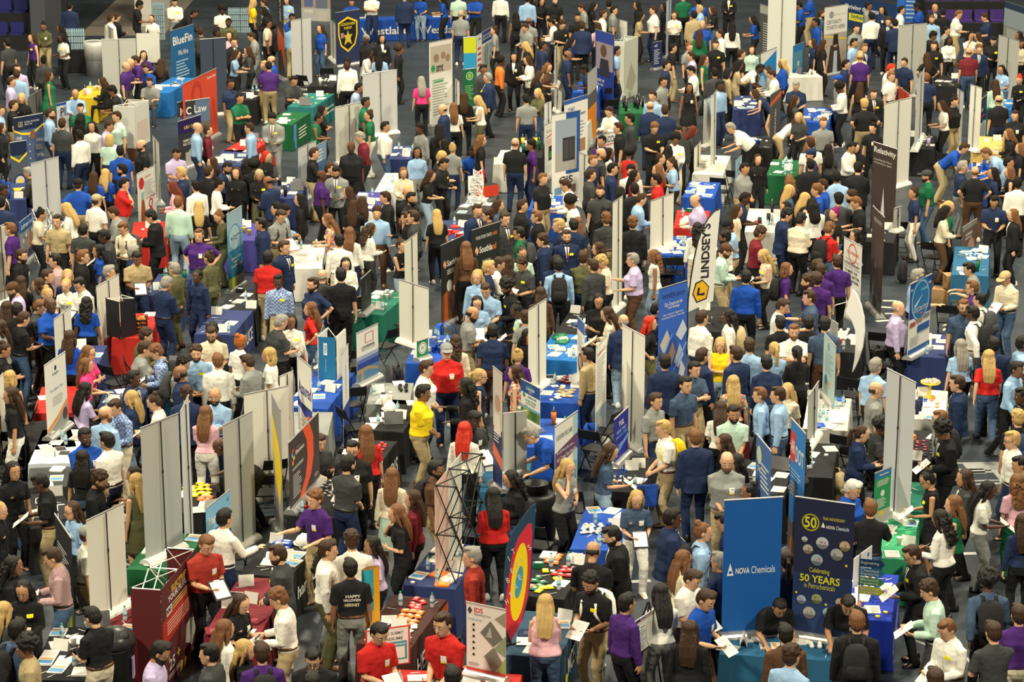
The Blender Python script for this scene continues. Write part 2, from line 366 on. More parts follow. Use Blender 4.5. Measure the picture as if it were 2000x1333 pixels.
def hair_mesh(st, vox=.009):
    rnd = random.Random(ord(st)); mb = MB()
    def cap(g=0, low=0):
        mb.ball((0, .014, .042), (.086+g, .098+g, .088+g), u=16, w=10)
        mb.ball((0, .040, .000-low), (.080+g, .074+g, .092+g), u=16, w=10)
    if st == 'h': cap(-.005)
    if st == 's': cap(); mb.ball((0, -.050, .093), (.056, .040, .026)); mb.ball((.02, -.03, .115), (.05, .05, .022))
    if st == 'z':
        for s in (-1, 1): mb.ball((s*.058, .030, -.005), (.021, .055, .038))
        mb.ball((0, .078, -.012), (.055, .024, .042))
    if st in 'c':
        cap(.002)
        for i in range(70):
            a = rnd.uniform(0, 6.28); e = rnd.uniform(.05, 1.5); p = V3((.088*math.cos(a)*math.cos(e), .012+.098*math.sin(a)*math.cos(e), .045+.09*math.sin(e)))
            if p.y > -.07 or p.z > .07: mb.ball(p, rnd.uniform(.014, .024), u=6, w=5)
    if st == 'a':
        for i in range(120):
            a = rnd.uniform(0, 6.28); e = rnd.uniform(-.5, 1.5); p = V3((.112*math.cos(a)*math.cos(e), .028+.115*math.sin(a)*math.cos(e), .055+.11*math.sin(e)))
            if p.y > -.06 or p.z > .07: mb.ball(p, rnd.uniform(.018, .028), u=6, w=5)
        mb.ball((0, .03, .05), (.11, .11, .105))
    if st in 'ldm':
        cap(.003, .01); L = {'l': .40, 'd': .36, 'm': .17}[st]; g = .012 if st == 'd' else 0
        for s in (-1, 1): mb.tube([(s*.072, -.02, .05), (s*.086, -.005, -.03), (s*.088, .01, -.10), (s*.075, .045, -min(L, .19))], [.018, .022, .024, .018], seg=8)
        mb.tube([(0, .055, .02), (0, .085, -.06), (0, .098, -.16), (0, .125, -.16-(L-.16)*.55), (0, .122, -L)] if L > .2 else [(0, .055, .02), (0, .075, -.06), (0, .07, -.12), (0, .06, -L)],
                [(.078+g, .045), (.092+g, .042), (.100+g, .040), (.092+g, .034), (.055+g, .022)] if L > .2 else [(.078, .045), (.095, .045), (.098, .045), (.085, .035)], seg=16, ref=(1, 0, 0))
        if st == 'd':
            for i in range(90):
                t = rnd.random(); z = .02-t*(L-.02); x = rnd.uniform(-.1, .1)
                mb.ball((x, .10+rnd.uniform(-.02, .045)+(.02 if t > .4 else 0), z), rnd.uniform(.014, .024), u=6, w=5)
        elif st == 'l':
            for i in range(9):
                x = -.08+.02*i; mb.tube([(x, .10, -.02), (x*1.15, .135, -.16), (x*1.1, .15, -.28), (x*.8, .14, -L-.02*rnd.random())], [.012, .014, .013, .007], seg=6)
    if st in 'tu':
        cap(-.002)
        if st == 't': mb.ball((0, .115, .045), (.026, .022, .026)); mb.tube([(0, .11, .05), (0, .155, .02), (0, .155, -.08), (0, .145, -.20), (0, .14, -.27)], [.018, .028, .034, .028, .010], seg=10)
        else: mb.ball((0, .075, .115), (.046, .044, .042)); mb.ball((0, .08, .11), (.05, .03, .03))
    me = fuse(mb, 'hair', vox, 1)
    if st in 'sltum':
        displace(me, lambda c: .0035*math.sin(math.atan2(c.x, c.y+.02)*22+c.z*6)+.004*noise.noise(V3((c.x*30, c.y*30, c.z*6))))
    return me
def extras_mesh(kind):
    mb = MB(); W = mat('eye_white', (.75,.73,.70), .3); I = mat('iris', (.02,.012,.01), .2); L = mat('lips', (.42,.13,.11), .5)
    if kind in ('eye-1', 'eye1'):
        for s in (int(kind[3:]),):
            mb.ball((s*.032, -.0855, .004), (.014, .010, .0062), W, u=10, w=6); mb.ball((s*.032, -.0925, .004), (.0068, .0045, .0062), I, u=8, w=6)
    if kind == 'mouth': mb.ball((0, -.0975, -.066), (.023, .0035, .0065), L, u=10, w=6)
    if kind in ('brow-1', 'brow1'):
        for s in (int(kind[4:]),): mb.tube([(s*.018, -.0925, .026), (s*.034, -.0925, .031), (s*.050, -.082, .025)], [.0035, .004, .0025], seg=6)
    if kind == 'glasses':
        G = mat('frame_black', (.015,.013,.013), .3)
        for s in (-1, 1):
            mb.tube([(s*.034+.021*math.cos(a*.524), -.101, .003+.017*math.sin(a*.524)) for a in range(13)], .0022, G, seg=5, caps=False)
            mb.tube([(s*.055, -.10, .008), (s*.079, -.04, .006), (s*.082, .01, .002)], .002, G, seg=5)
        mb.tube([(-.013, -.103, .006), (.013, -.103, .006)], .002, G, seg=5)
    if kind == 'beard':
        rows = [(-.126,.028,.028,-.047),(-.105,.049,.052,-.041),(-.07,.063,.066,-.030),(-.045,.067,.066,-.022)]
        mb.rings(ringset(Matrix.Identity(4), rows, .004, 16)); mb.ball((0, -.094, -.050), (.028, .010, .007))
        o = fuse(mb, 'beard', .007, 1)
        bm = bmesh.new(); bm.from_mesh(o); bmesh.ops.delete(bm, geom=[v for v in bm.verts if v.co.y < -.088 and -.076 < v.co.z < -.058 and abs(v.co.x) < .022], context='VERTS'); bm.to_mesh(o); bm.free(); return o
    if kind == 'cap':
        mb.ball((0, .012, .052), (.094, .106, .082), u=18, w=12); mb.tube([(-.06, -.075, .062), (0, -.085, .066), (.06, -.075, .062)], [(.01, .03)]*3, seg=8)
        mb.rings([[V3((.085*math.cos(a*.3927), -.095+.1*math.sin(a*.3927)*(1 if a > 8 else .3), z)) for a in range(16)] for z in (.048, .056)])
        return fuse(mb, 'cap', .008, 1)
    return mb.mesh(kind, True)
MC = {}
def cached(key, fn, *a):
    if key not in MC: MC[key] = fn(*a)
    return MC[key]
def patch(bvh, M, pts, off, m, mb, nsub=5):
    """a small flat label or cloth piece pressed on the front of the garment: pts are (x, z) in the torso frame"""
    xs = [p[0] for p in pts]; n = len(pts); vs = []
    D = (M.to_3x3() @ V3((0, 1, 0))).normalized()
    grid = []
    (ax, az), (bx, bz), (cx, cz), (dx, dz) = pts
    for i in range(nsub+1):
        for j in range(nsub+1):
            u, w = i/nsub, j/nsub; x = (ax*(1-u)+bx*u)*(1-w)+(dx*(1-u)+cx*u)*w; z = (az*(1-u)+bz*u)*(1-w)+(dz*(1-u)+cz*u)*w
            o = M @ V3((x, -.6, z)); h = bvh.ray_cast(o, D, 1.0)
            vs.append((h[0] if h[0] else M @ V3((x, -.12, z)))-D*off)
    fs = [[i*(nsub+1)+j, (i+1)*(nsub+1)+j, (i+1)*(nsub+1)+j+1, i*(nsub+1)+j+1] for i in range(nsub) for j in range(nsub)]
    mb.add(vs, fs, m)
def front_mesh(what, key, me, pose, sex):
    R = rig(pose, sex); bv = BVHTree.FromPolygons([v.co for v in me.vertices], [list(p.vertices) for p in me.polygons]); mb = MB(); M = R['M']
    if what == 'shirt_front':
        W = cloth('w'); patch(bv, M, [(-.004, 1.16), (.004, 1.16), (.052, 1.50), (-.052, 1.50)], .006, W, mb, 6)
    if what == 'tie': patch(bv, M, [(-.013, 1.18), (.013, 1.18), (.010, 1.485), (-.010, 1.485)], .012, None, mb, 5)
    if what == 'badge': patch(bv, M, [(.045, 1.285), (.125, 1.285), (.125, 1.335), (.045, 1.335)], .007, None, mb, 2)
    if what == 'name_badge':
        patch(bv, M, [(.035, 1.235), (.105, 1.235), (.105, 1.32), (.035, 1.32)], .009, paint((.85,.85,.8)), mb, 2)
        patch(bv, M, [(.035, 1.222), (.105, 1.222), (.105, 1.24), (.035, 1.24)], .0095, paint((.85,.62,.02)), mb, 2)
    if what == 'placket': patch(bv, M, [(-.011, .97), (.011, .97), (.011, 1.48), (-.011, 1.48)], .003, None, mb, 8)
    if what == 'belt': pass
    return mb.mesh(what, True)
def belt_mesh(pose, sex, big):
    R = rig(pose, sex); b = .04 if big else 0; mb = MB()
    mb.rings(ringset(R['M'], [(.985,.172+b*.6,.124+b*.8,.01-b*.4),(1.02,.162+b*.6,.116+b*.8,.005-b*.4)] if sex == 'm' else [(.985,.165,.118,.01),(1.015,.150,.108,.006)], .014, 24)); return mb.mesh('belt', True)
ANG = dict(S=0, SE=45, E=90, NE=135, N=180, NW=225, W=270, SW=315)
HEADZ = {}
def headz(pose, sex): return (rig(pose, sex)['H'] @ V3((0, 0, 0)))
class P: pass
def parse(line):
    a = line.split(); p = P(); p.x, p.y = float(a[0]), float(a[1]); p.dir = a[2]; p.sex = a[3][0]; p.sk = int(a[3][1]); p.hs, p.hc = a[4][0], a[4][1]
    p.top, p.tc = a[5][0], a[5][1]; p.pc = a[6]; p.pose = a[7]; f = a[8]; p.fl = ''; p.bag = p.tote = None; i = 0
    while i < len(f):
        if f[i] == 'b' and i+1 < len(f) and f[i+1] in CC: p.bag = f[i+1]; i += 2; continue
        if f[i] == 't' and i+1 < len(f) and f[i+1] in CC: p.tote = f[i+1]; i += 2; continue
        p.fl += f[i]; i += 1
    r = random.Random(int(p.x*31+p.y*17)); p.r = r
    p.sc = (1.0 if p.sex == 'm' else .94)*r.uniform(.985, 1.045); p.big = 'L' in p.fl and p.sex == 'm' or ('L' in p.fl)
    p.yaw = math.radians(ANG[p.dir]+r.uniform(-14, 14))
    return p
def ground(p):
    h = headz(p.pose, p.sex)*p.sc; c, s = math.cos(p.yaw), math.sin(p.yaw); off = V3((c*h.x-s*h.y, s*h.x+c*h.y, h.z))
    q = at(p.x, p.y, off.z); return q-off
def relax(ps, rects):
    for p in ps: p.pos = ground(p); p.z = 0
    for it in range(40):
        for i in range(len(ps)):
            a = ps[i]
            for j in range(i+1, len(ps)):
                b = ps[j]
                if abs(a.pos.y-b.pos.y) > .6 or abs(a.pos.x-b.pos.x) > .6: continue
                d = a.pos-b.pos; d.z = 0; R = .50; L = max(d.length, 1e-4)
                if L < R:
                    k = (R-L)*.5; u = V3((d.x/L*.6, d.y/L+(1e-3 if d.y >= 0 else -1e-3), 0)); a.pos += u*k; b.pos -= u*k
        for a in ps:
            m = .20 if a.pose != 'b' else .12
            if a.pose == 's': m = .22
            for (cx, cy, ux, uy, L, W) in rects:
                dx, dy = a.pos.x-cx, a.pos.y-cy
                if abs(dx)+abs(dy) > L+W+1: continue
                u = dx*ux+dy*uy; v = -dx*uy+dy*ux; eu, ev = L/2+m-abs(u), W/2+m-abs(v)
                if eu > 0 and ev > 0:
                    if ev < eu+.25: v += math.copysign(ev, v)
                    else: u += math.copysign(eu, u)
                    a.pos.x = cx+u*ux-v*uy; a.pos.y = cy+u*uy+v*ux
    for p in ps:   # taller or shorter so that the head stays where it is seen
        h = headz(p.pose, p.sex); base = p.sc; best = None
        for k in range(-12, 13):
            s = base*(1+k*.005); c_, s_ = math.cos(p.yaw), math.sin(p.yaw); q = V3((c_*h.x-s_*h.y, s_*h.x+c_*h.y, h.z))*s+p.pos
            e = abs(proj(q)[1]-p.y)+abs(k)*.25
            if best is None or e < best[0]: best = (e, s)
        p.sc = best[1]
def pieces(p, hi=True):
    """(name, mesh, material, local matrix) of one person; the first one is the body"""
    ps_, sx, big = p.pose, p.sex, p.big; R = rig(ps_, sx); H = R['H']; v = (.0085, .0125) if hi else (.020, .022)
    tag_ = 'h' if hi else 'l'; I4 = Matrix.Identity(4); out = []
    out.append(('person', cached(('body', ps_, sx, tag_), body_mesh, ps_, sx, v[0]), skin(p.sk), I4))
    tm = cached(('top', p.top, ps_, sx, big, tag_), top_mesh, p.top, ps_, sx, big, v[1])
    nm = {'P': 'polo_shirt', 'S': 'long_sleeved_shirt', 'J': 'jacket', 'V': 'sleeveless_top', 'D': 'dress'}[p.top]
    if p.top == 'P' and sx == 'f': nm = 'short_sleeved_top'
    out.append((nm, tm, fabric(p.tc), I4))
    if p.top != 'D':
        k = 'skirt' if 'D' in p.fl else 'trousers'
        out.append((k, cached((k, ps_, sx, big, tag_), legs_mesh, k, ps_, sx, big, v[1]), fabric(p.pc), I4))
    sc_ = 'k' if p.pc in 'kngd' or p.sex == 'f' else ('s' if p.top != 'P' or p.pc == 't' else 'w')
    if p.r.random() < .2: sc_ = 'w'
    for s in (-1, 1):
        q = R[s]; M = Matrix.Translation(V3((q['an'].x, q['an'].y, q['an'].z-.083))) @ Matrix.Rotation(s*.16, 4, 'Z')
        if hi or True: out.append(('shoe', cached('shoe', shoe_mesh, 'm', 'a', 0), ('leather', {'k': (.012,.011,.011), 's': (.14,.06,.025), 'w': (.7,.69,.65)}[sc_]), M))
    if p.hs == 'h':
        if sx == 'f': out.append(('headscarf', cached(('hair', 'm', tag_), hair_mesh, 'm', .009 if hi else .02), fabric(p.hc), H))
        else:
            out.append(('hair', cached(('hair', 'h', tag_), hair_mesh, 'h', .009 if hi else .02), hairm('b'), H))
            out.append(('cap', cached('cap', extras_mesh, 'cap'), fabric(p.hc), H))
    else: out.append(('hair', cached(('hair', p.hs, tag_), hair_mesh, p.hs, .009 if hi else .02), hairm(p.hc), R['HL'] if p.hs in 'ldmt' else H))
    if hi:
        for nm_ in ('eye-1', 'eye1', 'mouth', 'brow-1', 'brow1'):
            out.append(({'e': 'eye', 'm': 'mouth', 'b': 'eyebrow'}[nm_[0]], cached(nm_, extras_mesh, nm_), hairm(p.hc if p.hc in 'krby' else 'b') if nm_[0] == 'b' else None, H))
        if 'g' in p.fl: out.append(('glasses', cached('glasses', extras_mesh, 'glasses'), None, H))
    if 'B' in p.fl: out.append(('beard', cached('beard', extras_mesh, 'beard'), hairm(p.hc if p.hc in 'krbyg' else 'b'), H))
    key = (p.top, ps_, sx, big, tag_)
    if p.top == 'J':
        out.append(('shirt_front', cached(('sf',)+key, front_mesh, 'shirt_front', key, tm, ps_, sx), fabric('w'), I4))
        if sx == 'm': out.append(('tie', cached(('tie',)+key, front_mesh, 'tie', key, tm, ps_, sx), fabric(p.r.choice('kmnd')), I4))
    elif hi and p.top in 'PS' and ps_ not in 'b': out.append(('button_placket', cached(('pl',)+key, front_mesh, 'placket', key, tm, ps_, sx), fabric(p.tc), I4))
    if 'y' in p.fl: out.append(('name_sticker', cached(('bd',)+key, front_mesh, 'badge', key, tm, ps_, sx), ('cloth', (.88,.80,.02)), I4))
    if 'n' in p.fl: out.append(('name_badge', cached(('nb',)+key, front_mesh, 'name_badge', key, tm, ps_, sx), None, I4))
    if hi and p.top in 'SP' and ps_ not in 'sb' and sx == 'm' and p.pc in 'tzgwndj': out.append(('belt', cached(('belt', ps_, sx, big), belt_mesh, ps_, sx, big), ('leather', (.14,.06,.025) if p.pc in 'tzgw' else (.02,.015,.012)), I4))
    return out
def world_of(p): return Matrix.Translation(p.pos) @ Matrix.Rotation(p.yaw, 4, 'Z') @ Matrix.Diagonal((p.sc*1.06, p.sc*1.06, p.sc, 1))
def patterned(me, m):
    c = me.copy(); c.materials.clear(); c.materials.append(m); return c
def build_person(p, label, group=None):
    W = world_of(p); root = None
    for nm, me, m, M in pieces(p, True):
        if isinstance(m, tuple):
            if not me.materials: me.materials.append(dyed(m[0]))
        elif m: me = cached(('patterned', me.name_full, m.name), lambda: patterned(me, m))
        o = bpy.data.objects.new(nm, me); COL.objects.link(o)
        if isinstance(m, tuple): o.color = (*m[1], 1)
        if root is None: root = o; o.matrix_world = W; tag(o, label, 'person', group)
        else: o.parent = root; o.matrix_local = M

    R = rig(p.pose, p.sex)
    if p.bag: backpack(W @ R['M'] @ Matrix.Translation((0, .135+(.04 if p.top == 'J' else 0), 1.22)), p.bag, '%s backpack worn by the %s' % (CN[p.bag], label), R, W, p)
    if 'p' in p.fl or (p.pose == 'h' and p.r.random() < .75):
        a, b = R[-1], R[1]; c = (a['wr']+a['d']*.10+b['wr']+b['d']*.10)/2
        k = p.r.choice('ppppfnv') if 'p' not in p.fl else 'p'
        d = {'p': (.216, .28, .003), 'f': (.24, .31, .012), 'n': (.24, .31, .018), 'v': (.075, .15, .010)}[k]
        col = {'p': (.82,.81,.76), 'f': p.r.choice([(.02,.02,.02),(.02,.02,.02),(.55,.03,.02),(.6,.35,.1)]), 'n': (.02,.02,.02), 'v': (.02,.02,.025)}[k]
        nm = {'p': 'paper_sheet', 'f': 'folder', 'n': 'clipboard', 'v': 'phone'}[k]
        o = MB(); o.box((0, 0, 0), d, paint(col, .6), bev=.004)
        if k == 'n': o.box((0, 0, .010), (.20, .26, .003), paint((.82,.81,.76))); o.box((0, .135, .014), (.08, .02, .008), mat('steel', (.5,.5,.5), .3, 1))
        if k == 'v': o.box((0, 0, .006), (.066, .138, .002), paint((.10,.14,.2), .15))
        if k == 'p':
            for i in range(9): o.box((-.01, .10-.022*i, .0022), (.16, .004, .0006), paint((.3,.3,.32)))
        if k == 'f': o.box((.004, 0, .0075), (.225, .29, .003), paint((.82,.81,.76)))
        e = o.obj(nm); e.matrix_world = W @ Matrix.Translation(c+V3((0, -.01, .016))) @ Matrix.Rotation(math.radians(38), 4, 'X')
        tag(e, '%s %s held by the %s' % ({'p': 'white', 'f': 'bright' if max(col) > .1 else 'black', 'n': 'black', 'v': 'black'}[k], nm.replace('_', ' '), label), {'p': 'paper', 'f': 'folder', 'n': 'clipboard', 'v': 'phone'}[k])
        e['label'] = ' '.join(e['label'].split()[:16])
    if p.tote: tote(W, R, p.tote, label)
    return root
def backpack(M, c, label, R, W, p):
    r = empty('backpack', (0, 0, 0)); r.matrix_world = M @ Matrix.Translation((0, .06, 0)); m = ('cloth', [q*1.2+.006 for q in CC[c]])
    tag(r, ' '.join(label.split()[:16]), 'backpack')
    def body():
        b = MB(); b.rings([[V3((w*math.cos(a)/(abs(math.cos(a))**4+abs(math.sin(a))**4)**.25, d*math.sin(a)/(abs(math.cos(a))**4+abs(math.sin(a))**4)**.25+y, z)) for a in [2*math.pi*k/16 for k in range(16)]]
          for z, w, d, y in ((-.24,.11,.05,0),(-.23,.145,.08,.01),(-.10,.155,.10,.02),(.08,.15,.09,.015),(.19,.125,.07,.005),(.235,.07,.035,-.005))]); return b.mesh('pack', True)
    def pocket():
        b = MB(); b.rings([[V3((w*math.cos(a)/(abs(math.cos(a))**4+abs(math.sin(a))**4)**.25, .09+max(0, math.sin(a))*d, z)) for a in [2*math.pi*k/16 for k in range(16)]]
          for z, w, d in ((-.20,.09,.02),(-.18,.115,.045),(-.06,.12,.05),(-.01,.10,.03))]); return b.mesh('pocket', True)
    place('pack', cached('pack', body), r, m); place('front_pocket', cached('pocket', pocket), r, m)
    for s in (-1, 1):
        def strap(s=s):
            b = MB(); pts = [(s*.075, -.05, .20), (s*.085, -.10, .275), (s*.095, -.18, .255), (s*.10, -.30, .17), (s*.105, -.325, .04), (s*.145, -.26, -.12), (s*.14, -.06, -.17)]
            b.tube([V3(q) for q in pts], [(.022, .007)]*7, seg=6, ref=(1, 0, 0)); return b.mesh('strap', True)
        place('shoulder_strap', cached(('strap', s), strap), r, m)
def tote(W, R, c, label):
    q = R[-1]; w = q['wr']+q['d']*.08
    r = empty('tote_bag'); r.matrix_world = W @ Matrix.Translation((w.x, w.y, w.z-.02)); m = mat('bag_'+c, CC[c], .75, bump=.4, bscale=14)
    b = MB(); b.rings([[V3((ww*sx, dd*sy, z)) for sx, sy in ((-1, -1), (1, -1), (1, 1), (-1, 1))] for z, ww, dd in ((-.52,.06,.14),(-.50,.065,.16),(-.18,.03,.17))], m); b.obj('bag_body', r)
    for s in (-1, 1):
        h = MB(); h.tube([(s*.028, -.07, -.19), (s*.01, -.02, -.02), (s*.01, .02, -.02), (s*.028, .07, -.19)], [(.012, .003)]*4, m, seg=6); h.obj('handle', r)
    tag(r, ' '.join(('%s tote bag carried by the %s' % (CN[c], label)).split()[:16]), 'bag')
# ---------------------------------------------------------------- booth furniture builders
LAND = []   # (short name, x, y) of things that people can be said to stand by
STEEL = mat('satin_steel', (.55,.55,.54), .35, .7); BLK = mat('black_metal', (.012,.012,.013), .45); WHT = paint((.80,.79,.74)); 
BACK = mat('banner_back', (.56,.55,.47), .8, bump=.15, bscale=1.2)
def graphics(mb, W, H, ops, y0=-.0035, step=.0007):
    y = y0
    for op in ops:
        y -= step; k = op[0]; c = paint(op[-1], .5)
        X = lambda u: u*W
        Z = lambda v: v*H
        if k == 'r': _, a, b, e, f, _c = op; mb.poly([(X(a), y, Z(b)), (X(e), y, Z(b)), (X(e), y, Z(f)), (X(a), y, Z(f))], c)
        elif k == 'p': mb.poly([(X(u), y, Z(v)) for u, v in op[1]], c)
        elif k == 'c': _, u, v, r, _c = op; mb.poly([(X(u)+r*W*math.cos(t*math.pi/14), y, Z(v)+r*W*math.sin(t*math.pi/14)) for t in range(28)], c)
        elif k == 'C':   # round photograph: sky, ground and a few shapes
            _, u, v, r, _c = op; P_ = lambda a, q: (X(u)+q*r*W*math.cos(a), y-q*.0001, Z(v)+q*r*W*math.sin(a)); mb.poly([P_(t*math.pi/14, 1) for t in range(28)], c); rn = random.Random(int(u*100+v*1000))
            c2 = paint([q*.35 for q in op[-1]]); c3 = paint((rn.uniform(.1, .4), rn.uniform(.1, .35), rn.uniform(.05, .3))); y2 = y-.0003
            mb.poly([(X(u)+r*W*math.cos(a), y2, Z(v)+r*W*math.sin(a)) for a in [math.pi*(1.08+.84*i/12) for i in range(13)]], c2)
            for i in range(3): a0, b0 = X(u)+rn.uniform(-.6, .3)*r*W, Z(v)+rn.uniform(-.45, .1)*r*W; mb.poly([(a0, y2-.0003, b0), (a0+.3*r*W, y2-.0003, b0), (a0+.3*r*W, y2-.0003, b0+.35*r*W), (a0, y2-.0003, b0+.35*r*W)], c3 if i else paint([q*.6 for q in op[-1]]))
        elif k == 'o':
            _, u, v, r, q, _c = op; n = 32; a_ = [(math.cos(t*2*math.pi/n), math.sin(t*2*math.pi/n)) for t in range(n)]
            mb.add([(X(u)+r*W*a, y, Z(v)+r*W*b) for a, b in a_]+[(X(u)+q*W*a, y, Z(v)+q*W*b) for a, b in a_], [[i, (i+1) % n, n+(i+1) % n, n+i] for i in range(n)], c)
        elif k == 'l':
            _, a, b, e, f, n, _c = op; rn = random.Random(n); h = (f-b)/n
            for i in range(n):
                ee = a+(e-a)*rn.uniform(.6, 1); z = b+h*i; mb.poly([(X(a), y, Z(z)), (X(ee), y, Z(z)), (X(ee), y, Z(z+h*.38)), (X(a), y, Z(z+h*.38))], c)
        elif k in 'tTv':   # t: fitted in the box, T: bold, v: reading upwards
            _, s, a, b, e, f, _c = op; vs, fs, x0, x1, g0, g1 = text_geo(s, .018 if k != 't' else .004)
            if not vs: continue
            bw, bh = (e-a)*W, (f-b)*H
            if k == 'v':
                sc_ = min(bh/(x1-x0), bw/(g1-g0)); mb.add([(X((a+e)/2)-(v.y-(g0+g1)/2)*sc_, y, Z((b+f)/2)+(v.x-(x0+x1)/2)*sc_) for v in vs], fs, c)
            else:
                sx = bw/(x1-x0); sz = min(bh/(g1-g0), sx*1.8); sx = min(sx, sz*1.3)
                mb.add([(X((a+e)/2)+(v.x-(x0+x1)/2)*sx, y, Z((b+f)/2)+(v.y-(g0+g1)/2)*sz) for v in vs], fs, c)
def solve(xl, yl, yb, zb):
    lo, hi = .15, 4.5
    for _ in range(40):
        H = (lo+hi)/2; T = at(xl, yl, zb+H); e = proj((T.x, T.y, zb))[1]-yb
        if e > 0: hi = H
        else: lo = H
    return H, T
def banner(xl, yl, xr, yr, yb, zb, face, rgb, ops, label, cat='banner', name='banner_stand', land=None, legs=True):
    H, T = solve(xl, yl, yb, zb); Rr = at(xr, yr, zb+H); d = Rr-T; d.z = 0; W = max(.25, min(d.length, 3.2)); a = math.atan2(d.y, d.x)
    if zb > 0:
        c_ = T+d*.5; ok = False
        for cx, cy, ux, uy, L_, W_2 in RECTS:
            dx, dy = c_.x-cx, c_.y-cy
            if abs(dx*ux+dy*uy) < L_/2+.12 and abs(-dx*uy+dy*ux) < W_2/2+.15: ok = True
        if not ok: print('NOTABLE', round(xl), round(yb), label); H += zb; zb = 0
    if zb == 0:
        c_ = T+d*.5
        for cx, cy, ux, uy, L_, W_2 in RECTS:
            dx, dy = c_.x-cx, c_.y-cy
            if abs(dx*ux+dy*uy) < L_/2+.1 and abs(-dx*uy+dy*ux) < W_2/2+.1 and H > 1.3: H -= .745; zb = .745; break
    if zb == 0: c_ = T+d*.5; BRECTS.append((c_.x, c_.y, math.cos(a), math.sin(a), W, .22))
    r = empty(name, (T.x, T.y, zb), a, label, cat)
    mb = MB(); m = BACK if face == 'B' else paint(rgb, .6)
    mb.box((W/2, 0, H/2+.03), (W, .005, H-.06), m)
    if face == 'B' and rgb: mb.mats[0] = mat('banner_back_%d' % int(rgb[0]*1000), rgb, .8, bump=.15, bscale=1.2)
    if ops:
        # keep artwork above the base, on the side that faces the viewer
        g = MB(); graphics(g, W, H-.08, ops); mb_off = .07
        for f, k in zip(g.f, g.m): pass
        mb.add([(x, y, z+mb_off) for x, y, z in g.v], g.f, None)
        n0 = len(mb.m)-len(g.m)
        for i, k in enumerate(g.m): mb.m[n0+i] = mb.mi(g.mats[k])
    mb.obj('banner_panel', r)
    t = MB(); t.tube([(-.005, 0, H), (W+.005, 0, H)], [.012, .012], STEEL, seg=8); t.obj('top_rail', r)
    if legs:
        b = MB(); b.rings([[V3((x, -.11*math.cos(t_)*(1 if True else 1), .004+.085*math.sin(t_))) for t_ in [math.pi*k/8 for k in range(9)]] for x in (-.02, W+.02)], STEEL if face == 'F' else paint((.74,.73,.68), .35)); b.obj('base_cassette', r)
        p = MB(); yb_ = .03 if face == 'F' else -.035
        p.tube([(W/2, yb_, .08), (W/2, yb_*.6, H-.01)], [.009, .009], STEEL if face == 'F' else BLK, seg=6); p.tube([(W/2, yb_*.8, H*.62), (W/2, yb_*.8, H*.62+.05)], [.014, .014], BLK, seg=6); p.obj('support_pole', r)
    if land: c = T+d*.5; LAND.append((land, c.x, c.y))
    return r, W, H
RECTS = []; BRECTS = []; TABS = {}
def table(key, p1, p2, side, L, c, label, land, text=None, Wd=.76, rgb=None, tcol=(.8,.79,.74), ops=None, bare=False):
    A, B = at(*p1, .74), at(*p2, .74); d = B-A; d.z = 0; L = L or d.length; d.normalize(); n = V3((-d.y, d.x, 0))*side; C = A+d*L/2+n*Wd/2
    a = math.atan2(d.y, d.x); RECTS.append((C.x, C.y, d.x, d.y, L, Wd)); LAND.append((land, C.x, C.y)); TABS[key] = (C, a, L, Wd, side, land)
    r = empty('folding_table', (C.x, C.y, 0), a, 'folding table under '+label, 'table'); tt = MB(); tt.box((0, 0, .715), (L-.02, Wd-.02, .035), paint((.6,.58,.52)), bev=.03); tt.obj('tabletop', r)
    for sx in (-1, 1):
        for sy in (-1, 1): l = MB(); l.tube([(sx*(L/2-.15), sy*(Wd/2-.1), 0), (sx*(L/2-.15), sy*(Wd/2-.1), .7)], [.014, .014], STEEL, seg=8); l.obj('leg', r)
    m = mat('tablecloth_'+c if not rgb else 'tablecloth_%d_%d_%d' % tuple(int(q*255) for q in rgb), rgb or CC[c], .8, bump=.25, bscale=3, spec=.25); mb = MB(); rings = []
    per = []; N = 22
    for (x0, y0, x1, y1) in ((-1,-1,1,-1), (1,-1,1,1), (1,1,-1,1), (-1,1,-1,-1)):
        nn = N if y0 == y1 else N//2
        for i in range(nn): t = i/nn; per.append(((x0+(x1-x0)*t)*L/2, (y0+(y1-y0)*t)*Wd/2, t, 'x' if y0 == y1 else 'y'))
    ph = random.Random(key).uniform(0, 6)
    for z, k in ((.742, 0), (.735, .006), (.55, .012), (.25, .022), (.012, .035)):
        rg = []
        for i, (x, y, t, ax) in enumerate(per):
            l = math.hypot(x, y); corner = max(0, 1-min(t, 1-t)*6); w = k*(.6+.45*math.sin(i*1.35+ph)+.9*corner)
            ox = math.copysign(w, x)*(1 if ax == 'y' or corner else .0); oy = math.copysign(w, y)*(1 if ax == 'x' or corner else .0)
            rg.append(V3((x+ox, y+oy, z)))
        rings.append(rg)
    mb.rings(rings, m, caps=False); k = len(per); mb.add([v for v in rings[0]], [list(range(k))[::-1] if False else list(range(k))], m)
    if text or ops:
        g = MB(); o_ = ([('T', text, .12, .3, .88, .68, tcol)] if text else [])+(ops or []); graphics(g, L, .70, o_, y0=-.03)
        # the face along p1 -> p2
        if side > 0: P_ = [(x-L/2, -Wd/2+y, z+.02) for x, y, z in g.v]
        else: P_ = [(x-L/2, Wd/2-y, z+.02) for x, y, z in g.v]
        o0 = len(mb.v); mb.v += P_
        for f, q in zip(g.f, g.m): mb.f.append([i+o0 for i in f]); mb.m.append(mb.mi(g.mats[q]))
    e = mb.obj('tablecloth'); e.location = (C.x, C.y, 0); e.rotation_euler = (0, 0, a); tag(e, label, 'tablecloth'); return e
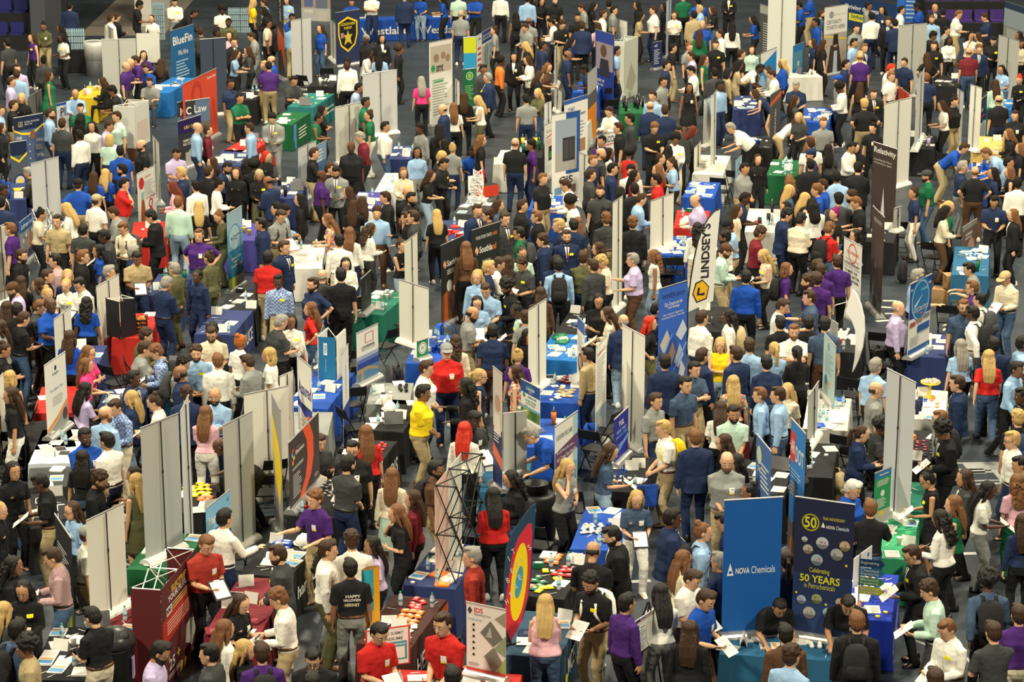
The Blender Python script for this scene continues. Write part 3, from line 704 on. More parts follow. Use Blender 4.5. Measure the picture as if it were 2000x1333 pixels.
def on(key, u, v):   # point on a table: u along it 0..1, v across 0..1 from the p1-p2 side
    C, a, L, W, s, _ = TABS[key]; x = (u-.5)*L; y = (-W/2+v*W)*s; return V3((C.x+x*math.cos(a)-y*math.sin(a), C.y+x*math.sin(a)+y*math.cos(a), .745)), a
NST = [0]; PROTO = {}; USED = {}
def proto(k, fn):
    """first call builds the thing, later calls copy it with all its parts"""
    if k not in PROTO: PROTO[k] = fn(); return PROTO[k]
    return copy_tree(PROTO[k])
def put(o, loc, rz, label, cat, group=None): o.location = loc; o.rotation_euler = (0, 0, rz); tag(o, label, cat, group); return o
PW = (.76,.75,.70)
def mk_bottle():
    r = empty('water_bottle'); g = mat('clear_plastic', (.62,.74,.78), .12, alpha=.55, spec=.6)
    b = MB(); rs = []
    for z, q in ((0,.026),(.004,.032),(.05,.032),(.055,.029),(.06,.032),(.13,.032),(.16,.028),(.185,.013),(.195,.012)): rs.append([V3((q*math.cos(2*math.pi*k/12), q*math.sin(2*math.pi*k/12), z)) for k in range(12)])
    b.rings(rs, g); b.obj('bottle', r, True)
    l = MB(); l.rings([[V3((.0326*math.cos(2*math.pi*k/12), .0326*math.sin(2*math.pi*k/12), z)) for k in range(12)] for z in (.07, .12)], paint((.25,.5,.62))); l.obj('paper_band', r, True)
    c = MB(); c.tube([(0, 0, .194), (0, 0, .212)], [.0145, .0145], paint((.03,.35,.14)), seg=12); c.obj('green_cap', r, True); return r
def mk_stack(rgb, n, kind):
    r = MB()
    for i in range(n): r.box((.004*math.sin(i*3), .004*math.cos(i*5), .002+i*.004), (.216, .279, .003), paint(rgb if i < n-1 or kind == 'f' else PW))
    z = .0045+(n-1)*.004
    if kind == 'p':
        for i in range(8): r.box((-.01, .10-.025*i, z), (.16, .005, .0008), paint((.35,.35,.38)))
    if kind == 'g': r.box((0, .05, z), (.19, .12, .0008), paint((.1,.3,.55))); r.box((0, -.06, z), (.17, .05, .0008), paint((.7,.35,.1)))
    o = r.obj('brochure_stack'); return o
def mk_laptop():
    r = empty('laptop'); b = MB(); b.box((0, 0, .009), (.33, .23, .016), paint((.3,.3,.31), .35), bev=.01); b.box((0, .02, .0178), (.28, .11, .001), paint((.02,.02,.02))); b.obj('keyboard_base', r)
    M = Matrix.Rotation(math.radians(18), 4, 'X'); s = MB(); s.box((0, .15, .125), (.33, .007, .22), paint((.12,.12,.13), .35), M=M.to_3x3().to_4x4()); s.box((0, .144, .125), (.31, .002, .195), paint((.25,.33,.42), .2), M=M); s.obj('screen', r); return r
def mk_tablet():
    r = MB(); r.box((0, 0, .006), (.19, .25, .009), paint((.75,.75,.72), .3), bev=.012); r.box((0, 0, .0112), (.165, .215, .0012), paint((.03,.03,.035), .15)); return r.obj('tablet')
def mk_sign():
    r = MB(); r.add([(-.11, -.05, 0), (.11, -.05, 0), (.11, 0, .16), (-.11, 0, .16), (-.11, .05, 0), (.11, .05, 0)], [[0, 1, 2, 3], [3, 2, 5, 4]], paint(PW))
    for i in range(4): r.add([(-.08, -.0415+.010*i, .03+.032*i), (.08, -.0415+.010*i, .03+.032*i), (.08, -.0385+.010*i, .04+.032*i), (-.08, -.0385+.010*i, .04+.032*i)], [[0, 1, 2, 3]], paint((.25,.25,.28)))
    return r.obj('tent_card')
def mk_hat():
    r = empty('hard_hat'); b = MB(); rs = []
    for i in range(9): a = math.pi/2*i/8; rs.append([V3((.115*math.cos(a)*math.cos(t)+.0, .14*math.cos(a)*math.sin(t), .02+.135*math.sin(a)+.001)) for t in [2*math.pi*k/20 for k in range(20)]])
    b.rings(rs, WHT); b.obj('shell', r, True); q = MB(); q.rings([[V3((.15*math.cos(t), (.175 if math.sin(t) < 0 else .15)*math.sin(t)-.01, z)) for t in [2*math.pi*k/24 for k in range(24)]] for z in (.014, .022)], WHT); q.obj('brim', r, True)
    c = MB(); c.tube([(0, -.12, .06), (0, -.06, .15), (0, .06, .15), (0, .12, .06)], [(.02, .012)]*4, WHT, seg=8); c.obj('ridge', r, True); return r
def mk_cup(rgb):
    b = MB(); b.rings([[V3((q*math.cos(t), q*math.sin(t), z)) for t in [2*math.pi*k/14 for k in range(14)]] for z, q in ((0, .030), (.11, .042), (.112, .044), (.12, .044), (.12, .038), (.01, .028))], paint(rgb)); return b.obj('cup', None, True)
def mk_tumbler(rgb):
    r = empty('tumbler'); b = MB(); b.rings([[V3((q*math.cos(t), q*math.sin(t), z)) for t in [2*math.pi*k/14 for k in range(14)]] for z, q in ((0, .033), (.08, .035), (.09, .045), (.24, .048))], paint(rgb, .35)); b.obj('cup_body', r, True)
    l = MB(); l.tube([(0, 0, .24), (0, 0, .255)], [.048, .044], BLK, seg=14); l.tube([(0, .02, .25), (0, .03, .33)], [.004, .004], WHT, seg=6); l.obj('lid', r, True); return r
def mk_swag(rgb, kind):
    b = MB()
    if kind == 'shirt': b.box((0, 0, .012), (.22, .26, .022), paint(rgb, .9), bev=.03); b.box((0, .02, .025), (.10, .12, .004), paint([min(1, c*1.6+.03) for c in rgb], .9), bev=.02); n = 'folded_shirt'
    elif kind == 'box': b.box((0, 0, .04), (.16, .10, .08), paint(rgb, .7)); b.box((0, 0, .081), (.10, .05, .002), paint(PW)); n = 'small_box'
    elif kind == 'ball': b.ball((0, 0, .035), .035, paint(rgb, .5)); b.tube([(0, 0, .03), (0, 0, .001)], [.03, .02], paint(rgb), seg=10); n = 'stress_ball'
    elif kind == 'bag':
        b.rings([[V3((a*w_, c_*w_, z)) for a, c_ in ((-.045,-.065),(.045,-.065),(.045,.065),(-.045,.065))] for z, w_ in ((0,.8),(.018,1.05),(.034,.75))], paint(rgb, .35)); b.box((0, 0, .035), (.05, .06, .003), paint([min(1, c*.4+.35) for c in rgb], .4)); n = 'snack_bag'
    elif kind == 'car':
        b.box((0, 0, .022), (.06, .12, .026), paint(rgb), bev=.012); b.box((0, .005, .045), (.05, .06, .024), paint(rgb), bev=.012)
        for sx in (-1, 1):
            for sy in (-1, 1): b.tube([(sx*.026, sy*.038, .012), (sx*.032, sy*.038, .012)], [.012, .012], BLK, seg=10)
        n = 'toy_car'
    elif kind == 'glasses':
        for s in (-1, 1): b.tube([(s*.035+.022*math.cos(t*.785), 0+.003, .02+.018*math.sin(t*.785)) for t in range(9)], .004, paint(rgb), seg=5); b.tube([(s*.06, 0, .025), (s*.062, .12, .01)], .004, paint(rgb), seg=5)
        n = 'sunglasses'
    elif kind == 'pen': b.tube([(0, -.07, .006), (0, .05, .006), (0, .07, .006)], [.0045, .0055, .002], paint(rgb, .3), seg=8); b.box((.006, .035, .009), (.002, .04, .004), STEEL); n = 'pen'
    else: b.tube([(0, 0, 0), (0, 0, .018)], [.035, .035], paint(rgb, .5), seg=14); b.tube([(0, 0, .018), (0, 0, .021)], [.026, .02], paint([min(1, c*1.8+.05) for c in rgb]), seg=14); n = 'keepsake_tin'
    return b.obj(n, None, kind in ('ball', 'car'))
def scatter(key, what, seed=1, u=(.05, .95), v=(.12, .88)):
    rn = random.Random(key+str(seed)); land = TABS[key][5]; used = USED.setdefault(key, [])
    for spec in what.split():
        k, n = spec.split('*') if '*' in spec else (spec, 1); n = int(n); nm, *rest = k.split(':'); rgb = CC[rest[0]] if rest else PW; cn = CN[rest[0]] if rest else 'white'
        if nm in ('stack', 'gstack') and NST[0] > 290: continue
        if nm in ('stack', 'gstack'): NST[0] += n
        cols = max(1, int(n**.5+.6)); u0, v0 = rn.uniform(u[0]+.05, u[1]-.2), rn.uniform(v[0], v[1]-.25)
        for i in range(n):
            for tr in range(30):
                if nm in ('shirt', 'tin', 'ball', 'car', 'glasses', 'cup', 'box', 'bag') and n > 3: U, Vv = u0+((i % cols)*.15+rn.uniform(-.04, .04))/max(TABS[key][2], 1), v0+(i//cols)*.14+rn.uniform(-.03, .03)
                else: U, Vv = rn.uniform(*u), rn.uniform(*v)
                if U > u[1]: U -= (u[1]-u[0])*.5
                Vv = min(max(Vv, v[0]), v[1]); R = {'bottle': .05, 'stack': .15, 'gstack': .15, 'laptop': .22, 'tablet': .14}.get(nm, .055)
                P_, a = on(key, U, Vv)
                if all((P_-q).length > R*.75+r_*.75 for q, r_ in used): break
                u0, v0 = (u0+rn.uniform(-.2, .2)) % (u[1]-.1), v0
            else: continue
            used.append((P_, R)); rz = a+math.pi/2+(rn.uniform(-3, 3) if nm in ('bag', 'car', 'glasses', 'pen') else rn.uniform(-.35, .35))
            if nm == 'bottle': o = proto('bottle', mk_bottle); lb = 'clear water bottle with a green cap on the '+land; c = 'bottle'
            elif nm in ('stack', 'gstack'): q = 'p' if nm == 'stack' else 'g'; t = rn.choice((1, 3, 5)) if n > 1 else 4; o = proto((nm, rest[0] if rest else '', t), lambda: mk_stack(rgb, t, q)); lb = ('%s printed sheets on the ' % cn if q == 'p' else 'colour printed brochures on the ')+land; c = 'brochures'
            elif nm == 'laptop': o = proto('laptop', mk_laptop); rz += 0; lb = 'open grey laptop on the '+land; c = 'laptop'
            elif nm == 'tablet': o = proto('tablet', mk_tablet); lb = 'white framed tablet on the '+land; c = 'tablet'
            elif nm == 'sign': o = proto('sign', mk_sign); lb = 'folded white tent card on the '+land; c = 'sign'
            elif nm == 'hat': o = proto('hat', mk_hat); lb = 'white hard hat on the '+land; c = 'hard hat'
            elif nm == 'cup': o = proto(('cup', cn), lambda: mk_cup(rgb)); lb = '%s cup on the %s' % (cn, land); c = 'cup'
            elif nm == 'tumbler': o = proto(('tum', cn), lambda: mk_tumbler(rgb)); lb = '%s tumbler on the %s' % (cn, land); c = 'tumbler'
            else: o = proto((nm, cn), lambda: mk_swag(rgb, nm)); c = {'shirt': 'folded shirt', 'tin': 'giveaway', 'ball': 'stress ball', 'car': 'toy car', 'glasses': 'sunglasses', 'pen': 'pen', 'box': 'box', 'bag': 'snack bag'}[nm]; lb = '%s %s on the %s' % (cn, {'tin': 'round giveaway tin'}.get(nm, c), land)
            put(o, P_, rz, lb, c, c+' on the '+land)
            if nm == 'laptop': RECTS
def mk_chair():
    r = empty('folding_chair'); s = MB(); s.box((0, 0, .445), (.39, .38, .022), BLK, bev=.05); s.obj('seat', r)
    b = MB(); M = Matrix.Rotation(math.radians(-12), 4, 'X'); n = 8
    for i in range(n):
        x0, x1 = -.20+.40*i/n, -.20+.40*(i+1)/n; f = lambda x: .225-.9*x*x*.35
        b.add([(x0, f(x0), .66), (x1, f(x1), .66), (x1, f(x1)+.05, .84), (x0, f(x0)+.05, .84), (x0, f(x0)+.012, .66), (x1, f(x1)+.012, .66), (x1, f(x1)+.062, .84), (x0, f(x0)+.062, .84)], [[0, 1, 2, 3], [7, 6, 5, 4], [3, 2, 6, 7], [0, 4, 5, 1]], BLK)
    b.obj('backrest', r)
    for s_ in (-1, 1):
        l = MB(); l.tube([(s_*.205, -.22, 0), (s_*.205, .10, .46), (s_*.205, .24, .72), (s_*.19, .275, .85)], .011, BLK, seg=6); l.obj('leg', r)
        l = MB(); l.tube([(s_*.19, .27, 0), (s_*.19, -.10, .44)], .011, BLK, seg=6); l.obj('leg', r)
    k = MB(); k.tube([(-.205, -.13, .13), (.205, -.13, .13)], .008, BLK, seg=6); k.tube([(-.19, .20, .09), (.19, .20, .09)], .008, BLK, seg=6); k.obj('stretcher', r); return r
def popup(xl, yl, xr, yr, yb, zb, depth, rgb, ops, label, frame=(.75,.74,.7), fabric2=None, land=None, cols=2, rows=3, side=1):
    """pop-up display: scissor frame of tubes with fabric stretched on it"""
    H, T = solve(xl, yl, yb, zb); R_ = at(xr, yr, zb+H); d = R_-T; d.z = 0; W = d.length; a = math.atan2(d.y, d.x)
    if zb == 0: BRECTS.append((T.x+d.x/2-math.sin(a)*depth/2, T.y+d.y/2+math.cos(a)*depth/2, math.cos(a), math.sin(a), W, depth))
    r = empty('popup_display', (T.x, T.y, zb), a, label, 'display'); F = mat('frame_%d' % int(frame[0]*100), frame, .35, .3)
    mb = MB(); mb.box((W/2, 0, H/2), (W, .006, H), paint(rgb, .7)); g = MB(); graphics(g, W, H, ops); o0 = len(mb.v); mb.v += g.v
    for f, q in zip(g.f, g.m): mb.f.append([i+o0 for i in f]); mb.m.append(mb.mi(g.mats[q]))
    mb.obj('front_fabric', r); dy = depth*side
    for x in (-.02, W+.02):
        s = MB(); s.box((x, dy/2, H/2), (.006, depth, H), paint(fabric2 or rgb, .7)); s.obj('side_fabric', r)
    t = MB(); q = .009
    for i in range(cols+1):
        for j in range(rows+1):
            x, z = W*i/cols, H*j/rows; t.tube([(x, .01*side, z), (x, dy, z)], q, F, seg=6); t.ball((x, dy, z), .02, BLK, u=8, w=6)
            if i < cols and j < rows:
                x2, z2 = W*(i+1)/cols, H*(j+1)/rows
                for yy in (.02*side, dy): t.tube([(x, yy, z), (x2, yy, z2)], q, F, seg=6); t.tube([(x, yy, z2), (x2, yy, z)], q, F, seg=6)
            if i < cols: t.tube([(x, dy, z), (W*(i+1)/cols, .01*side, z)], q*.8, F, seg=6)
            if j < rows: t.tube([(x, .02*side, z), (x, dy, H*(j+1)/rows)], q*.8, F, seg=6)
    t.obj('scissor_frame', r)
    if land: LAND.append((land, T.x+d.x/2, T.y+d.y/2))
    return r
def planar(P0, ang, pts):   # pixels onto the upright plane through P0 -> local (x, z)
    d = V3((math.cos(ang), math.sin(ang), 0)); n = V3((-d.y, d.x, 0)); o = V3((0, 0, CH)); out = []
    for px, py in pts:
        r = ray(px, py); t = (P0-o).dot(n)/r.dot(n); q = o+r*t-P0; out.append((q.dot(d), q.z))
    return out
def slab(name, outline, th, m, parent, y=0):
    k = len(outline); mb = MB(); mb.add([(x, y, z) for x, z in outline]+[(x, y+th, z) for x, z in outline], [list(range(k)), [k+i for i in range(k)][::-1]]+[[i, (i+1) % k, k+(i+1) % k, k+i] for i in range(k)], m); return mb.obj(name, parent)
# ---------------------------------------------------------------- hall: floor, walls, seating
FLY = 101.0
def floor_mat():
    m = mat('arena_floor', (.075,.085,.105), .42, spec=.4); nt = m.node_tree; b = nt.nodes['Principled BSDF']; tc = nt.nodes.new('ShaderNodeTexCoord')
    n1 = nt.nodes.new('ShaderNodeTexNoise'); n1.inputs['Scale'].default_value = .55; n1.inputs['Detail'].default_value = 8; n1.inputs['Roughness'].default_value = .62
    n2 = nt.nodes.new('ShaderNodeTexNoise'); n2.inputs['Scale'].default_value = 3.2; n2.inputs['Detail'].default_value = 6; n2.inputs['Distortion'].default_value = 1.5
    cr = nt.nodes.new('ShaderNodeValToRGB'); cr.color_ramp.elements[0].position = .3; cr.color_ramp.elements[0].color = (.020,.027,.038,1); cr.color_ramp.elements[1].position = .75; cr.color_ramp.elements[1].color = (.048,.060,.072,1)
    c2 = nt.nodes.new('ShaderNodeValToRGB'); c2.color_ramp.elements[0].position = .66; c2.color_ramp.elements[0].color = (0,0,0,1); c2.color_ramp.elements[1].position = .78; c2.color_ramp.elements[1].color = (1,1,1,1)
    mx = nt.nodes.new('ShaderNodeMix'); mx.data_type = 'RGBA'; mx.inputs['B'].default_value = (.10,.105,.10,1); ml = nt.nodes.new('ShaderNodeMath'); ml.operation = 'MULTIPLY'; ml.inputs[1].default_value = .35
    L = nt.links.new; L(tc.outputs['Object'], n1.inputs['Vector']); L(tc.outputs['Object'], n2.inputs['Vector']); L(n1.outputs[0], cr.inputs[0]); L(n2.outputs[0], c2.inputs[0]); L(c2.outputs[0], ml.inputs[0]); L(ml.outputs[0], mx.inputs['Factor'])
    L(cr.outputs[0], mx.inputs['A']); L(mx.outputs['Result'], b.inputs['Base Color']); mr = nt.nodes.new('ShaderNodeMapRange'); mr.inputs['To Min'].default_value = .30; mr.inputs['To Max'].default_value = .55; L(n2.outputs[0], mr.inputs[0]); L(mr.outputs[0], b.inputs['Roughness']); return m
def struct(mb, name): o = mb.obj(name); o['kind'] = 'structure'; return o
b = MB(); b.box((0, 66, -.1), (74, 86, .2), floor_mat()); struct(b, 'floor')
DK = mat('dark_wall', (.010,.010,.012), .8); WL = mat('wall_slate', (.055,.06,.075), .8)
b = MB(); b.box((0, 109.4, 9), (74, .3, 18), DK); struct(b, 'wall_back')
for n, x in (('wall_left', -37), ('wall_right', 37)): b = MB(); b.box((x, 66, 9), (.3, 87, 18), DK); struct(b, n)
# passage at the far left: paler floor, white side wall and slate corner
P0 = at(118, 100); P1 = at(300, 100)
b = MB(); b.box(((P0.x+P1.x)/2, 99.5, .008), (P1.x-P0.x-.2, 19.6, .012), mat('corridor_floor', (.19,.165,.14), .5, var=.15, bscale=2)); struct(b, 'floor_corridor')
q = at(66, 100); b = MB(); b.box(((q.x+P0.x)/2-.3, q.y+1.8, 2.2), (P0.x-q.x-.4, 3.2, 4.4), WL); struct(b, 'wall_corner')
q2 = at(262, 60); q3 = at(296, 62); b = MB(); b.box(((q2.x+q3.x)/2-.1, q3.y+3.6, 2.2), (.6, 5.0, 4.4), paint((.5,.48,.44))); struct(b, 'wall_passage')
for (x, z) in ((404, 14), (404, 26)): pass
# retractable seating seen dark behind the booths
def bleacher(x0, x1, y0, rows, name, seatrgb):
    A = at(x0, y0); B = at(x1, y0); b = MB(); Y = A.y
    for i in range(rows): b.box(((A.x+B.x)/2, Y+.45+i*.8, .25+i*.32), (B.x-A.x, .8, .5+i*.64), DK)
    struct(b, name)
    m = paint(seatrgb, .6); s0 = None; n = int((B.x-A.x)/.55)
    for i in range(rows):
        for k in range(n):
            if s0 is None:
                c = MB(); c.box((0, 0, .03), (.46, .38, .06), m, bev=.05); c.box((0, .2, .22), (.46, .05, .34), m); s0 = c.obj('arena_seat'); o = s0
            else: o = s0.copy(); COL.objects.link(o)
            put(o, (A.x+.3+k*.55, Y+.5+i*.8, .5+i*.64), 0, '%s folding seat in the dark rows by the %s' % ('purple' if seatrgb[0] > .03 else 'blue', name[4:].replace('_', ' ')), 'seat', 'seats '+name)
bleacher(1812, 1975, 74, 6, 'trim_seating_right', (.05,.02,.16)); bleacher(-20, 56, 100, 7, 'trim_seating_left', (.012,.014,.12)); 
b = MB(); A = at(380, 40); B = at(1790, 40); b.box(((A.x+B.x)/2, 105.5, 1.0), (B.x-A.x, 3.5, 2.0), mat('seating_skirt', (.022,.016,.05), .7)); struct(b, 'trim_platform')
# tape left on the floor
for i, (x, y, l, w, a) in enumerate(((1915, 905, 1.5, .07, 3), (1915, 923, 1.5, .08, 3), (1935, 912, .9, .35, 4), (1965, 930, .35, 1.0, 5), (1905, 940, .9, .07, 4), (1895, 921, .5, .25, 0), (1950, 945, .8, .09, 8))):
    b = MB(); b.box((0, 0, .003), (l, w, .004), paint((.30,.31,.30))); put(b.obj('floor_tape'), at(x, y), math.radians(a), 'pale strip of tape stuck on the grey floor at right', 'tape', 'tape strips on the floor')
for i, (x, y) in enumerate(((1742, 613), (1745, 640), (1752, 628), (1733, 662), (1738, 588), (1724, 627), (1735, 601), (1894, 1082), (1252, 1136))):
    b = MB(); b.box((0, 0, .002), (.30, .11, .002), paint((.55,.56,.53))); put(b.obj('paper_scrap'), at(x, y), .3*math.sin(i*4), 'small white scrap lying on the aisle floor', 'paper', 'scraps on the aisle floor')
arc = [at(x, y)+V3((0, 0, .002)) for x, y in ((1742, 1226), (1765, 1240), (1788, 1252), (1840, 1272), (1884, 1284), (1903, 1300), (1930, 1340))]
b = MB()
for i in range(len(arc)-1):
    d = (arc[i+1]-arc[i]).normalized(); n = V3((-d.y, d.x, 0))*.03; b.add([arc[i]-n, arc[i+1]-n, arc[i+1]+n, arc[i]+n], [[0, 1, 2, 3]], paint((.3,.31,.31)))
struct(b, 'trim_floor_line')
